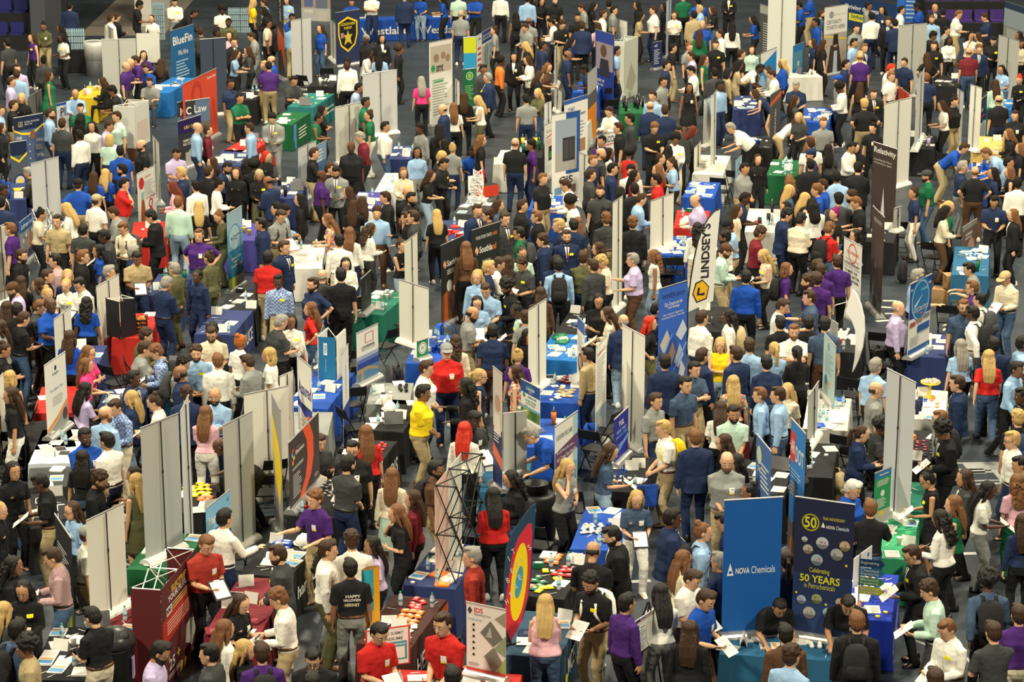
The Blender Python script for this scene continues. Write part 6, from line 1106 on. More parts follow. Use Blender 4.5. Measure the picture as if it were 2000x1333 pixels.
 (1505,185,1526,172,325,0,'F',(.07,.075,.075),[('p',[(0,.82),(1,.9),(1,.97),(0,.88)],(.65,.1,.03)),('v','INTEGRATED',.3,.2,.7,.75,LG)],'dark banner with upright grey letters'),
 (1611,15,1656,8,150,0,'F',PW,[('r',0,.0,1,.60,(.42,.38,.33)),('c',.3,.78+.1,.1,(.3,.3,.32)),('t','CONSIDER IT DONE',.34,.86,.92,.89,LG),('t','CERTAINTY',.1,.74,.75,.80,(.1,.12,.14)),('t','STARTS HERE',.1,.66,.9,.72,(.1,.12,.14)),('p',[(0,.58),(1,.5),(1,.48),(0,.56)],Y_),('p',[(.15,.0),(.3,.42),(.65,.42),(.85,.0)],(.06,.035,.03)),('c',.5,.46,.14,(.45,.28,.2)),('p',[(.36,.3),(.42,.58),(.6,.58),(.66,.3),(.6,.42),(.42,.42)],(.03,.02,.02)),('p',[(.42,.0),(.45,.33),(.58,.33),(.62,.0)],(.4,.5,.58))],'white banner with a woman in a brown jacket'),
 (1755,50,1811,46,192,0,'B',GREY,0,'wide grey banner back behind the red haired man'),
 (1763,85,1782,92,150,.0,'F',(.15,.1,.08),[('c',.6,.5,.3,(.5,.2,.06)),('r',0,0,1,.25,(.3,.2,.1))],'small sunset refinery picture'),
 (1728,203,1781,190,375,0,'B',WB,0,'wide white banner back right of the rocket banner'),
 (1791,160,1806,132,352,0,'B',LG,0,'tall thin grey banner left of the seated woman in white'),
 (1870,173,1882,181,290,0,'B',LG,0,'slim grey banner in front of the man with khaki trousers'),
 (1896,165,1918,172,345,0,'B',WB,0,'white banner back at right behind the navy one'),
 (1906,202,1928,185,300,.0,'F',PW,[('r',0,.48,1,1,(.02,.03,.07)),('t','zachry',.2,.70,.9,.80,PW),('r',.2,.6,.9,.63,R_),('c',.4,.25,.2,(.4,.35,.15)),('c',.75,.3,.2,(.35,.4,.4))],'navy and white banner with a red underline'),
 (1881,340,1897,333,420,.0,'F',(.2,.45,.62),[('r',0,.7,1,1,(.2,.2,.17)),('r',0,0,1,.25,(.3,.3,.26)),('l',.1,.3,.9,.65,5,PW)],'slim light blue banner before the bald man in black'),
 (1880,445,1908,427,538,0,'F',(.16,.10,.09),[('c',.65,.38,.26,(.5,.3,.22)),('T','connect',.15,.75,.8,.82,PW),('T','WITH US',.15,.66,.7,.72,PW),('r',0,.9,1,1,(.3,.28,.28))],'dark banner with a close portrait'),
 (1951,68,1991,80,192,0,'B',GREY,0,'grey banner back at the top right edge'),
 (1755,168,1776,184,200,.74,'F',(.50,.04,.03),[('c',.3,.6,.15,(.7,.35,.05)),('v','Fluor',.6,.2,.85,.8,(.7,.6,.5))],'small red banner beside the wide white back'),
 (1621,623,1637,633,795,.0,'F',(.45,.45,.44),[('r',0,0,1,.5,(.07,.07,.07)),('l',.15,.75,.85,.9,3,(.2,.45,.6)),('l',.15,.55,.85,.65,3,GT)],'slim grey to black banner behind the pale teal one'),
 (1610,650,1633,678,845,.0,'F',(.42,.55,.55),[('c',.42,.86,.08,(.1,.3,.45)),('l',.15,.4,.85,.78,9,(.15,.3,.38)),('c',.3,.26,.1,(.05,.3,.5)),('c',.5,.22,.08,(.7,.35,.1))],'pale teal text banner over the white table'),
 (1746,408,1760,403,455,.74,'B',GREY,0,'small grey panel standing behind the rocket banner'),
 (889,153,897,160,235,0,'B',WB,0,'very slim white banner right of the tall green text one'),
 (1083,98,1089,86,175,0,'B',WB,0,'slim white banner in the far crowd'),
 (1083,170,1097,179,215,.0,'B',WB,0,'low white banner back by the woman in olive'),
 (1131,297,1155,307,400,.0,'B',WB,0,'white banner back right of the cabinet photo banner'),
 (1063,203,1077,198,300,.0,'B',LG,0,'slim grey banner left of the white header banner'),
):
    xl, yl, xr, yr, yb, zb, fc, rgb, ops, lab = s
    banner(xl, yl, xr, yr, yb, zb, fc, rgb, ops or None, lab, land=' '.join(lab.split(' standing')[0].split()[:6]) if len(lab.split()) < 11 else None)
# ---------------------------------------------------------------- pop-up displays, flags, boards, bins and single things

# maroon pop-up: long front facing right-front, short end facing the viewer
popup(314,1153,380,1074,1352,0,.42,(.095,.016,.02),[('p',[(0,.42),(1,.50),(1,.76),(0,.66)],(.42,.035,.02)),('T','ELECTRIFY',.2,.86,.85,.92,(.78,.55,.03)),('T','YOUR FUTURE',.12,.79,.9,.85,PW),('l',.3,.69,.9,.77,3,(.75,.6,.2)),('r',.12,.68,.28,.76,PW),('T','MMR',.13,.69,.27,.75,(.1,.02,.02)),('l',.12,.5,.88,.64,5,(.75,.5,.4)),('p',[(.62,.22),(.66,.38),(.80,.40),(.90,.36),(.97,.47),(1,.36),(.95,.22),(.86,.18),(.80,.12),(.72,.17)],(.55,.54,.48)),('T','25',.10,.14,.34,.25,PW),('T','+',.36,.18,.46,.26,(.78,.55,.03)),('l',.1,.07,.5,.12,2,PW)]+[('p',[(.42+.12*i,.0),(.49+.12*i,.0),(.53+.12*i,.09),(.46+.12*i,.09)],(.75,.5,.02)) for i in range(5)],'maroon pop-up display with a pale country outline and yellow stripes',fabric2=(.10,.012,.015),cols=2,rows=3)
popup(622,658,655,660,742,.74,.62,(.01,.15,.34),[('r',.28,.58,.50,.86,PW),('v','VALE',.31,.6,.47,.84,(.01,.15,.34)),('v','ENGINEERING COMPANY',.38,.15,.43,.55,(.35,.55,.7))],'blue and white tower display standing on the royal blue table',frame=(.72,.71,.66),fabric2=(.66,.65,.6),cols=1,rows=2)
popup(234,590,262,583,662,.74,.4,(.012,.012,.014),[],'open black frame display with orange straps beside the uniformed person',frame=(.7,.69,.62),cols=1,rows=1)
popup(263,209,290,196,290,.74,.6,(.62,.62,.58),[('r',.1,.1,.9,.6,(.6,.5,.45))],'pale see-through pop-up display with a faint print',frame=(.7,.7,.66),cols=1,rows=3)
popup(1220,82,1246,72,195,0,.5,(.55,.57,.50),[('p',[(.1,.2),(.5,.6),(.9,.3),(.6,.1)],(.4,.38,.3))],'pale map print pop-up display in the far crowd',frame=(.65,.66,.6),cols=1,rows=3)
# black lattice display with pale fabric panels
H, T = solve(849,949,1140,.74); R_ = at(901,885,.74+H); d = R_-T; d.z = 0; W = d.length; r = empty('lattice_display', (T.x, T.y, .74), math.atan2(d.y, d.x), 'open black lattice display with pale pink and white fabric panels', 'display')
q = MB(); q.box((W*.25, 0, H/2), (W*.5, .006, H), paint((.70,.48,.40))); q.obj('pink_panel', r); q = MB(); q.box((W*.75, .0, H/2), (W*.5, .006, H), paint((.66,.68,.60))); q.obj('white_panel', r)
t = MB(); D_ = .30
for j in range(3):
    z = H*j/2; z2 = H*(j+1)/2
    for i in range(3):
        x = W*i/2; t.tube([(x, -.02, z), (x+.05, -D_, z-.02)], .011, BLK, seg=6); t.ball((x+.05, -D_, z-.02), .026, BLK, u=8, w=6); t.ball((x, -.02, z), .022, BLK, u=8, w=6)
        if i < 2: t.tube([(x, -.02, z), (x+W/2+.05, -D_, z-.02)], .009, BLK, seg=6); t.tube([(x+.05, -D_, z-.02), (x+W/2, -.02, z)], .009, BLK, seg=6)
        if j < 2:
            t.tube([(x, -.02, z), (x+.05, -D_, z2-.02)], .009, BLK, seg=6); t.tube([(x+.05, -D_, z-.02), (x, -.02, z2)], .009, BLK, seg=6)
            if i < 2: t.tube([(x+.05, -D_, z-.02), (x+W/2+.05, -D_, z2-.02)], .009, BLK, seg=6); t.tube([(x+.05, -D_, z2-.02), (x+W/2+.05, -D_, z-.02)], .009, BLK, seg=6)
t.obj('scissor_struts', r); LAND.append(('black lattice display', T.x, T.y))
# white sail flag
def flag(pts, base, P0, ang, label, name='feather_flag', m=None, th=.006):
    r = empty(name, P0, ang, label, 'flag'); o = planar(P0, ang, pts); return r, o
P0 = at(1352, 690, 0); ang = math.radians(28); pts = [(1344,610),(1345,585),(1350,545),(1357,503),(1364,472),(1373,447),(1384,426),(1396,412),(1407,407),(1405,430),(1401,470),(1397,522),(1393,588)]
r, o = flag(pts, 0, P0, ang, 'white feather flag with black letters running upwards and a yellow hexagon'); slab('flag_cloth', o, .008, paint(PW), r)
mb = MB(); mb.tube([(a-.012, 0, b) for a, b in [(o[0][0], 0)]+o[:9]], .016, BLK, seg=6); mb.obj('flag_pole', r)
def flat(name, ptspx, rgb, r, P0, ang, y): 
    o = planar(P0, ang, ptspx); k = MB(); k.poly([(a, y, b) for a, b in o], paint(rgb)); return k.obj(name, r)
def letters(s, pxa, pxb, size, rgb, r, P0, ang, y, name='lettering', rot=None, wid=1.0, bold=.03):
    """letters from pixel a to pixel b along the flag"""
    (ax, az), (bx, bz) = planar(P0, ang, [pxa, pxb]); vs, fs, x0, x1, g0, g1 = text_geo(s, bold); L = math.hypot(bx-ax, bz-az); cx, cz = (bx-ax)/L, (bz-az)/L; k = L/(x1-x0); h = size/(g1-g0); mb = MB()
    mb.add([(ax+cx*(v.x-x0)*k-cz*(v.y-g0)*h, y, az+cz*(v.x-x0)*k+cx*(v.y-g0)*h) for v in vs], fs, paint(rgb)); return mb.obj(name, r)
letters("LINDSEY'S", (1384,542), (1388,436), .20, (.02,.02,.025), r, P0, ang, -.006)
flat('hexagon_edge', [(1352,575),(1358,553),(1372,546),(1385,560),(1380,584),(1360,592)], (.02,.02,.025), r, P0, ang, -.005); flat('hexagon', [(1354,574),(1360,555),(1372,549),(1383,561),(1378,582),(1361,589)], (.80,.45,.02), r, P0, ang, -.008); flat('hexagon_letter', [(1360,577),(1363,562),(1367,562),(1365,574),(1376,571),(1375,577)], (.02,.02,.025), r, P0, ang, -.011)
P0 = at(998, 1262, .74); ang = math.radians(24)
pts = [(998,1253),(987,1228),(984,1180),(985,1120),(989,1070),(999,1045),(1018,1015),(1037,990),(1047,984),(1045,1030),(1040,1078),(1038,1120),(1034,1160),(1022,1208)]
r, o = flag(pts, 0, P0, ang, 'navy feather flag with red, yellow and blue target rings above the slate table'); slab('flag_cloth', o, .01, paint((.02,.06,.115)), r); k = MB(); k.tube([(o[0][0], .02, 0), (o[0][0], .02, o[0][1]+.3)], .014, BLK, seg=6); k.tube([(o[0][0]-.15, .02, .01), (o[0][0]+.15, .02, .01)], .02, BLK, seg=6); k.obj('flag_pole', r)
def ell(cx, cy, rx, ry, tilt, n=28): t = math.radians(tilt); return [(cx+rx*math.cos(a)*math.cos(t)-ry*math.sin(a)*math.sin(t), cy+rx*math.cos(a)*math.sin(t)+ry*math.sin(a)*math.cos(t)) for a in [2*math.pi*i/n for i in range(n)]]
flat('red_ring', [(998,1252),(988,1228),(986,1180),(992,1135),(1001,1080),(1012,1050),(1030,1024),(1038,1022),(1040,1040),(1037,1100),(1032,1160),(1018,1215)], (.62,.03,.06), r, P0, ang, -.004)
flat('yellow_ring', ell(1013,1137,15,77,6), (.85,.65,.01), r, P0, ang, -.008); flat('blue_centre', ell(1013,1137,6.5,32,8), (.05,.32,.50), r, P0, ang, -.012)
for ch, x, y in (('I',995,1096),('T',1004,1082),('S',1035,1074),('B',993,1138),('E',1002,1120),('G',1011,1106),('I',1020,1098),('H',991,1180),('E',1000,1166),('R',1009,1150),('E',1017,1132)):
    hw_ = .6 if ch == 'I' else 2.5; letters(ch, (x-hw_, y+hw_*.6), (x+hw_, y-hw_*.6), .08, (.75,.72,.66), r, P0, ang, -.016, bold=.0)
P0 = at(1666, 760, .0); ang = math.radians(-30); pts = [(1664,566),(1672,575),(1681,596),(1687,622),(1688,650),(1684,680),(1676,705),(1668,722),(1664,728),(1669,700),(1671,670),(1670,645),(1663,625),(1652,610),(1656,590)]
r, o = flag(pts, 0, at(1663,729,.74), ang, 'white curved sail shaped display over the red stress balls', 'sail_display'); slab('sail', o, .05, paint((.82,.82,.80)), r); k = MB(); k.tube([(o[-1][0], .02, o[-1][1]), (o[-1][0]-.25, .02, o[-1][1]-.1), (o[-1][0]-.45, .02, o[-1][1]-.45), (o[-1][0]-.5, .02, 0)], .012, STEEL, seg=6); k.obj('bent_pole', r)
# curved black wall banners
for (pts, base, lab, w) in (([(861,480),(905,460),(906,600),(871,628)], 640, 'black curved banner with a photo of workers in hard hats', 0), ([(922,450),(976,433),(975,575),(923,590)], 620, 'black banner with white and orange words by the curved one', 1)):
    x0, y0 = pts[0]; x1, y1 = pts[1]
    banner(x0, y0, x1, y1, base, 0, 'F', (.018,.022,.022), [('T','Southla',.26,.70,.72,.78,PW),('T','nd',.73,.70,.86,.78,(.75,.18,.03)),('c',.16,.74,.07,(.75,.18,.03)),('p',[(.10,.74),(.16,.80),(.16,.74),(.22,.74),(.16,.68),(.16,.74)],PW)]+([('t','YOUR STORY STARTS',.12,.87,.7,.91,PW),('t','HERE',.73,.87,.9,.91,(.75,.18,.03)),('t','SINCE 1910',.35,.58,.65,.61,LG),('t','PEOPLE FIRST ORGANIZATION',.15,.48,.85,.51,PW),('t','PROJECTS & OFFICES NATIONWIDE',.12,.36,.88,.39,PW),('r',.4,.54,.6,.545,(.7,.1,.03)),('r',.4,.43,.6,.435,(.7,.1,.03))] if w else [('l',.25,.60,.8,.67,3,PW),('p',[(0,0),(1,0),(1,.5),(0,.35)],(.12,.05,.03)),('c',.35,.45,.12,(.6,.58,.5)),('c',.65,.5,.1,(.2,.1,.06)),('p',[(.1,0),(.3,0),(.25,.4),(.12,.36)],(.55,.12,.02)),('p',[(.6,.1),(.9,.1),(.8,.42),(.62,.42)],(.04,.04,.05))]), lab)
# boards
def board(tl, tr, bl, zb, ops, rgb, label, name='notice_board', border=None, easel=False):
    H, T = solve(tl[0], tl[1], bl[1], zb); R_ = at(tr[0], tr[1], zb+H); d = R_-T; d.z = 0; W = d.length; r = empty(name, (T.x, T.y, zb), math.atan2(d.y, d.x), label, 'sign'); mb = MB(); mb.box((W/2, 0, H/2), (W, .012, H), paint(rgb)); g = MB(); graphics(g, W, H, ops, y0=-.008); o0 = len(mb.v); mb.v += g.v
    for f, q in zip(g.f, g.m): mb.f.append([i+o0 for i in f]); mb.m.append(mb.mi(g.mats[q]))
    mb.obj('board', r)
    if easel:
        e = MB(); z0 = -zb
        for x in (.15*W, .85*W): e.tube([(W/2, .03, H+.12), (x-.12 if x < W/2 else x+.12, .02, z0)], .012, BLK, seg=6)
        e.tube([(W/2, .05, H+.12), (W/2, .55, z0)], .012, BLK, seg=6); e.tube([(W*.2, .0, -.02), (W*.8, .0, -.02)], .012, BLK, seg=6); e.obj('easel', r)
    return r
board((1241,1214),(1302,1174),(1241,1280),.95,[('r',0,.9,1,1,(.05,.02,.16)),('T','LSU CAREER EXPO FLOOR MAP',.12,.92,.92,.975,PW),('r',0,.885,1,.9,Y_),('o',.65,.45,.33,.315,(.6,.55,.2))]+[('l',.42,.18+.075*i,.9,.21+.075*i,1,c) for i, c in enumerate(((.2,.1,.25),(.35,.25,.4),(.4,.15,.2),(.02,.2,.1),(.1,.3,.15),(.3,.35,.1),(.55,.1,.15),(.1,.4,.55)))]+[('r',.06,.1+.085*i,.10,.125+.085*i,c) for i, c in enumerate((N_,(.7,.3,.05),(.4,.05,.05),N_,R_,(.1,.4,.6),K_,R_,Y_))]+[('l',.12,.1,.3,.8,9,GT)],(.72,.72,.68),'white floor plan board on an easel by the person in dark purple','floor_map',easel=True)
board((713,1233),(800,1221),(713,1308),.74,[('r',0,0,1,1,(.55,.05,.04)),('r',.04,.03,.96,.97,PW),('T','TO SUBMIT',.42,.80,.86,.88,(.1,.1,.1)),('T','RESUME',.46,.66,.84,.74,(.1,.1,.1)),('r',.54,.14,.93,.62,(.05,.30,.38)),('T','INTERNSHIP',.57,.52,.9,.57,PW),('r',.60,.18,.88,.48,PW)],(.55,.05,.04),'white board with a red border behind the man in red taking notes','resume_board')
board((266,65),(311,65),(266,122),.6,[],(.62,.62,.56),'blank cream board on a black easel behind the purple shirts','easel_board',easel=True)
# arrow sign on the deep blue table
P_ = at(1676,1192,.74); r = empty('direction_sign', P_, math.radians(-18), 'post with four coloured arrow boards above the giveaways', 'sign'); k = MB(); k.tube([(0, 0, 0), (0, 0, .84)], .012, STEEL, seg=8); k.box((0, 0, .01), (.2, .16, .02), STEEL); k.obj('post', r)
for i, (t1, c) in enumerate((('Engineering', (.015,.05,.16)), ('Chemical Engineering', (.02,.17,.36)), ('Mechanical Engineering', (.04,.24,.06)), ('Electrical Engineering', (.42,.42,.02)))):
    k = MB(); z = .66-.135*i; k.add([(0, -.02, z), (.30, -.02, z), (.36, -.02, z+.06), (.30, -.02, z+.12), (0, -.02, z+.12)], [[0, 1, 2, 3, 4]], paint(c)); g = MB(); graphics(g, .34, .12, [('t', w, .06, .55-.45*j if len(t1.split()) > 1 else .3, .80, .92-.45*j if len(t1.split()) > 1 else .75, PW) for j, w in enumerate(t1.split())]); g.v = [(x, y-.022, z_+z) for x, y, z_ in g.v]; o0 = len(k.v); k.v += g.v
    for f, q in zip(g.f, g.m): k.f.append([a_+o0 for a_ in f]); k.m.append(k.mi(g.mats[q]))
    k.obj('arrow_board', r)
board((1668,1092),(1703,1066),(1668,1150),.74,[('c',.78,.8,.05,B_),('l',.2,.3,.9,.7,6,GT)],(.7,.7,.68),'thin white sheet sign behind the arrow boards','sheet_sign')
# cardboard candy column
P_ = at(725,1222,.74); r = empty('cardboard_display', (P_.x, P_.y, .74), math.radians(14), 'hollow blue and orange cardboard column beside the candy table', 'display')
W = .27; Hc = solve(704,1110,1222,.74)[0]; k = MB(); n = 10
front = [(-W/2+W*.62*i/n, -.06-.03*math.sin(math.pi*i/n)) for i in range(n+1)]; side = [(-W/2+W*.62+W*.38*i/n, -.06+.10*i/n) for i in range(1, n+1)]; back = [(W/2-W*i/n, .04+.09*math.sin(math.pi*i/n)-.10*(i/n)) for i in range(1, n)]
per = front+side+back; m_ = len(per); ob, bl_, br = paint((.75,.36,.01)), paint((.03,.36,.46)), paint((.36,.22,.08))
for j in range(2):
    for i in range(m_):
        a, b2 = per[i], per[(i+1) % m_]; z0, z1 = (0, Hc*.28) if j == 0 else (Hc*.28, Hc); k.add([(*a, z0), (*b2, z0), (*b2, z1), (*a, z1)], [[0, 1, 2, 3]], (bl_ if i < n and j else ob))
k.add([(a*.97, b2*.97, 0) for a, b2 in per]+[(a*.97, b2*.97, Hc) for a, b2 in per], [[i, (i+1) % m_, m_+(i+1) % m_, m_+i] for i in range(m_)], br); g = MB(); graphics(g, W*.60, Hc, [('T','ore',.2,.60,.7,.70,PW),('T','Score',.05,.48,.95,.58,PW),('p',[(.75,.72),(.8,.78),(.78,.72)],Y_),('p',[(.8,.7),(.9,.74),(.82,.69)],Y_)]); o0 = len(k.v); k.v += [(x-W/2, y-.095, z) for x, y, z in g.v]
for f, q in zip(g.f, g.m): k.f.append([a_+o0 for a_ in f]); k.m.append(k.mi(g.mats[q]))
k.obj('printed_card', r)
# bins
def rnd(mb, prof, m, n=24, sq=0): mb.rings([[V3((q_*math.cos(t), q_*math.sin(t), z)) for t in [2*math.pi*i/n for i in range(n)]] for z, q_ in prof], m)
P_ = at(1047,1068,0); r = empty('black_barrel', P_, 0, 'big black barrel with an open collar behind the woman in grey', 'bin'); k = MB(); rnd(k, [(0,.27),(.05,.29),(.5,.33),(.85,.31),(.90,.27),(.905,.20)], BLK); k.obj('barrel', r, True); k = MB(); rnd(k, [(.88,.19),(1.06,.195),(1.065,.20),(1.07,.185),(.9,.175)], BLK); k.obj('collar', r, True); k = MB(); k.box((-.02, -.315, .72), (.03, .01, .05), WHT); k.obj('latch', r)
P_ = at(230,1372,0); r = empty('domed_bin', P_, 0, 'black domed rubbish bin at the lower left', 'bin'); k = MB(); rnd(k, [(0,.20),(.04,.22),(.78,.26),(.80,.27),(.84,.27)], BLK); k.obj('bin_body', r, True); k = MB(); rnd(k, [(.84,.28),(.93,.28),(1.0,.25),(1.05,.18),(1.08,.06),(1.085,.005)], mat('bin_lid', (.03,.03,.032), .3)); k.obj('domed_lid', r, True); k = MB()
for s_ in (-1, 1): k.ball((s_*.13, -.10, 1.0), (.09, .10, .06), paint((.006,.006,.006)))
k.obj('opening', r, True); k = MB(); k.box((.245, -.06, .55), (.02, .14, .30), paint((.35,.3,.45))); k.obj('sticker', r)
P_ = at(186,148,0); r = empty('steel_bin', P_, 0, 'steel bin with a clear liner beside the stacked water bottles', 'bin'); k = MB(); rnd(k, [(0,.27),(.8,.30),(1.1,.30)], STEEL); k.obj('bin_body', r, True); k = MB(); rnd(k, [(.55,.315),(.95,.32),(1.12,.32),(1.12,.30),(1.0,.29)], mat('liner', (.5,.5,.48), .4)); k.obj('liner', r, True)
# stacked water bottle cases
w0 = None
CASES = [on('bc', .25+.45*a, .5)[0]+V3((0, 0, .215*b_)) for a in range(2) for b_ in range(3)]+[at(458+24*a, 62, 0)+V3((0, 0, .215*b_)) for a in range(2) for b_ in range(4)]+[at(311+24*a, 76, 0)+V3((0, 0, .215*b_)) for a in range(1) for b_ in range(6)]
for i, q0 in enumerate(CASES):
    if w0 is None:
        w0 = empty('bottle_case'); k = MB(); cm = mat('bottle_plastic_case', (.30,.42,.48), .25, alpha=.85)
        for a in range(6):
            for b_ in range(4): k.rings([[V3((.033*q_*math.cos(t)-.175+.07*a, .033*q_*math.sin(t)-.105+.07*b_, z_)) for t in [2*math.pi*i_/8 for i_ in range(8)]] for z_, q_ in ((0,1),(.14,1),(.19,.45),(.21,.4))], cm)
        k.obj('bottle_pack', w0); k = MB(); k.box((0, 0, .004), (.43, .29, .006), mat('clear_plastic', (.6,.7,.75), .2)); k.obj('wrap', w0); o = w0
    else: o = copy_tree(w0)
    put(o, q0, .1, 'shrink wrapped case of clear water bottles in a far left stack', 'water bottles', 'stacked water bottle cases')
# big far things
P_ = at(640, 38, 0)
board((1640,-12),(1752,28-18),(1640,50),.0,[('T','Driving the world\'s',.0,.55,.95,.75,PW),('r',.18,.25,.52,.48,(.65,.65,.05)),('T','highest',.2,.28,.5,.46,(.02,.03,.1)),('T','quality homes',.55,.28,.98,.46,PW)],(.015,.04,.13),'dark blue far wall display with a yellow highlighted word','wall_display')
board((1753,-10),(1811,-8),(1753,46),.0,[('l',.3,.2,.7,.9,5,(.4,.55,.8))],(.015,.12,.52),'bright blue far wall display beside the seating','wall_display')
board((588,-10),(645,-8),(588,40),.0,[('r',.0,.5,1,1,(.3,.25,.22)),('r',.1,.55,.4,.95,(.1,.12,.25)),('r',.5,.5,.9,.9,(.12,.14,.2)),('T','WITNESS',.1,.3,.4,.45,PW),('r',.55,.0,.9,.4,(.45,.42,.38))],(.4,.4,.38),'far photo wall display with two standing figures','wall_display')
board((1963,2),(2030,24),(1963,85),.0,[('r',0,.45,1,.85,(.30,.36,.40)),('r',0,0,1,.45,(.25,.26,.24)),('r',.1,.2,.6,.4,(.38,.4,.36)),('r',0,.85,1,1,(.03,.05,.1))],(.3,.35,.4),'far aerial photo display at the top right corner','wall_display')
# white truss tower, metal truss, red case
P_, a = on('kt', .45, .45); r = empty('truss_tower', P_, .4, 'white lattice tower model with small sails on the dark table', 'model'); k = MB(); Wt = paint((.8,.8,.77))
for j in range(5):
    c_, h = .26-.03*j, .17; z = h*j; cs = [V3((c_*math.cos(t+.4*j), c_*math.sin(t+.4*j), z)) for t in (0, 2.09, 4.19)]; c2 = .26-.03*(j+1); cn = [V3((c2*math.cos(t+.4*j+.4), c2*math.sin(t+.4*j+.4), z+h)) for t in (0, 2.09, 4.19)]
    for i in range(3): k.tube([cs[i], cs[(i+1) % 3]], .012, Wt, seg=6); k.tube([cs[i], cn[i]], .012, Wt, seg=6); k.tube([cs[i], cn[(i+1) % 3]], .010, Wt, seg=6); k.tube([cn[i], cs[(i+1) % 3]], .010, Wt, seg=6)
k.obj('lattice', r); k = MB(); k.box((-.12, 0, .55), (.22, .01, .34), Wt); k.box((.1, .06, .6), (.16, .01, .24), Wt); k.obj('sail_panel', r)
P_ = at(78,520,0); r = empty('metal_truss', P_, .5, 'silver metal truss stand in front of the teal banner', 'stand'); k = MB()
for x in (0, .35):
    for y in (0, .35): k.tube([(x, y, 0), (x, y, 1.25)], .018, STEEL, seg=6)
for j in range(5):
    z = j*.25
    for (a1, a2) in (((0,0),(.35,0)), ((.35,0),(.35,.35)), ((.35,.35),(0,.35)), ((0,.35),(0,0))): k.tube([(*a1, z), (*a2, z+.25)], .010, STEEL, seg=6); k.tube([(*a2, z), (*a1, z+.25)], .010, STEEL, seg=6)
k.obj('truss', r)
P_, a = on('kt', .95, .35); r = empty('tool_case', P_, .6, 'open red tool case with raised lid behind the truss tower', 'case'); k = MB(); k.box((0, 0, .13), (.5, .34, .26), paint((.62,.05,.02)), bev=.04); k.box((0, 0, .262), (.46, .30, .01), BLK); k.obj('case_body', r); k = MB(); k.box((-.1, .2, .42), (.3, .05, .3), paint((.55,.02,.015))); k.obj('case_lid', r)
# milk crate, cake stand, cartons
P_, a = on('rm', .25, .45); r = empty('milk_crate', P_, .1, 'black milk crate full of orange wrapped sweets', 'crate'); k = MB()
for (x, y, dx, dy) in ((0,-.15,.44,.01), (0,.15,.44,.01), (-.22,0,.01,.3), (.22,0,.01,.3)):
    for z in (.01, .09, .17, .25): k.box((x, y, z), (dx, dy, .03), BLK)
    for i in range(6): k.box((x+(i/5-.5)*dx*.95, y+(i/5-.5)*dy*.95, .13), (.012, .012, .26), BLK)
k.obj('crate', r); k = MB(); rn = random.Random(4)
for i in range(70): k.ball((rn.uniform(-.18,.18), rn.uniform(-.12,.12), rn.uniform(.1,.28)), rn.uniform(.03,.045), paint((.7,.28,.06)), u=6, w=5)
e = k.obj('wrapped_sweets'); put(e, P_, .1, 'orange and white wrapped sweets heaped in the milk crate', 'sweets'); e['kind'] = 'stuff'
P_, a = on('w2', .75, .4); r = empty('cake_stand', P_, 0, 'yellow cake stand heaped with pink sweets', 'cake stand'); k = MB(); rnd(k, [(0,.09),(.02,.08),(.03,.02),(.24,.02),(.26,.17),(.29,.18),(.27,.165)], paint((.75,.55,.03))); k.obj('stand', r, True); k = MB()
for i in range(60): t_, q_ = rn.uniform(0, 6.28), .15*rn.random()**.5; k.ball((q_*math.cos(t_), q_*math.sin(t_), .29+.02*rn.random()), .018, paint((.72,.5,.5)), u=6, w=5)
e = k.obj('pink_sweets'); put(e, P_, 0, 'pink wrapped sweets on the yellow cake stand', 'sweets'); e['kind'] = 'stuff'
for i, (x, y, s_, a_) in enumerate(((1863,592,.42,.2), (1838,590,.38,-.3), (1880,575,.40,.5), (1862,562,.40,.1))):
    k = MB(); z = 0 if i < 3 else .3; m1 = paint((.42,.25,.11)); k.box((0, 0, .15), (s_, s_*.8, .30), m1); r = empty('cardboard_box', at(x, y, z), a_, ('brown cardboard box on the floor, lowest in front', 'small brown cardboard box at the left of the pile', 'brown cardboard box at the right of the pile', 'open brown cardboard box on top of the pile')[i], 'box'); k.obj('carton', r)
    if i == 3:
        for s2 in (-1, 1): q = MB(); q.add([(s2*s_/2, -s_*.4, .30), (s2*s_/2, s_*.4, .30), (s2*(s_/2+.13), s_*.4, .40), (s2*(s_/2+.13), -s_*.4, .40)], [[0,1,2,3]], m1); q.obj('flap', r)
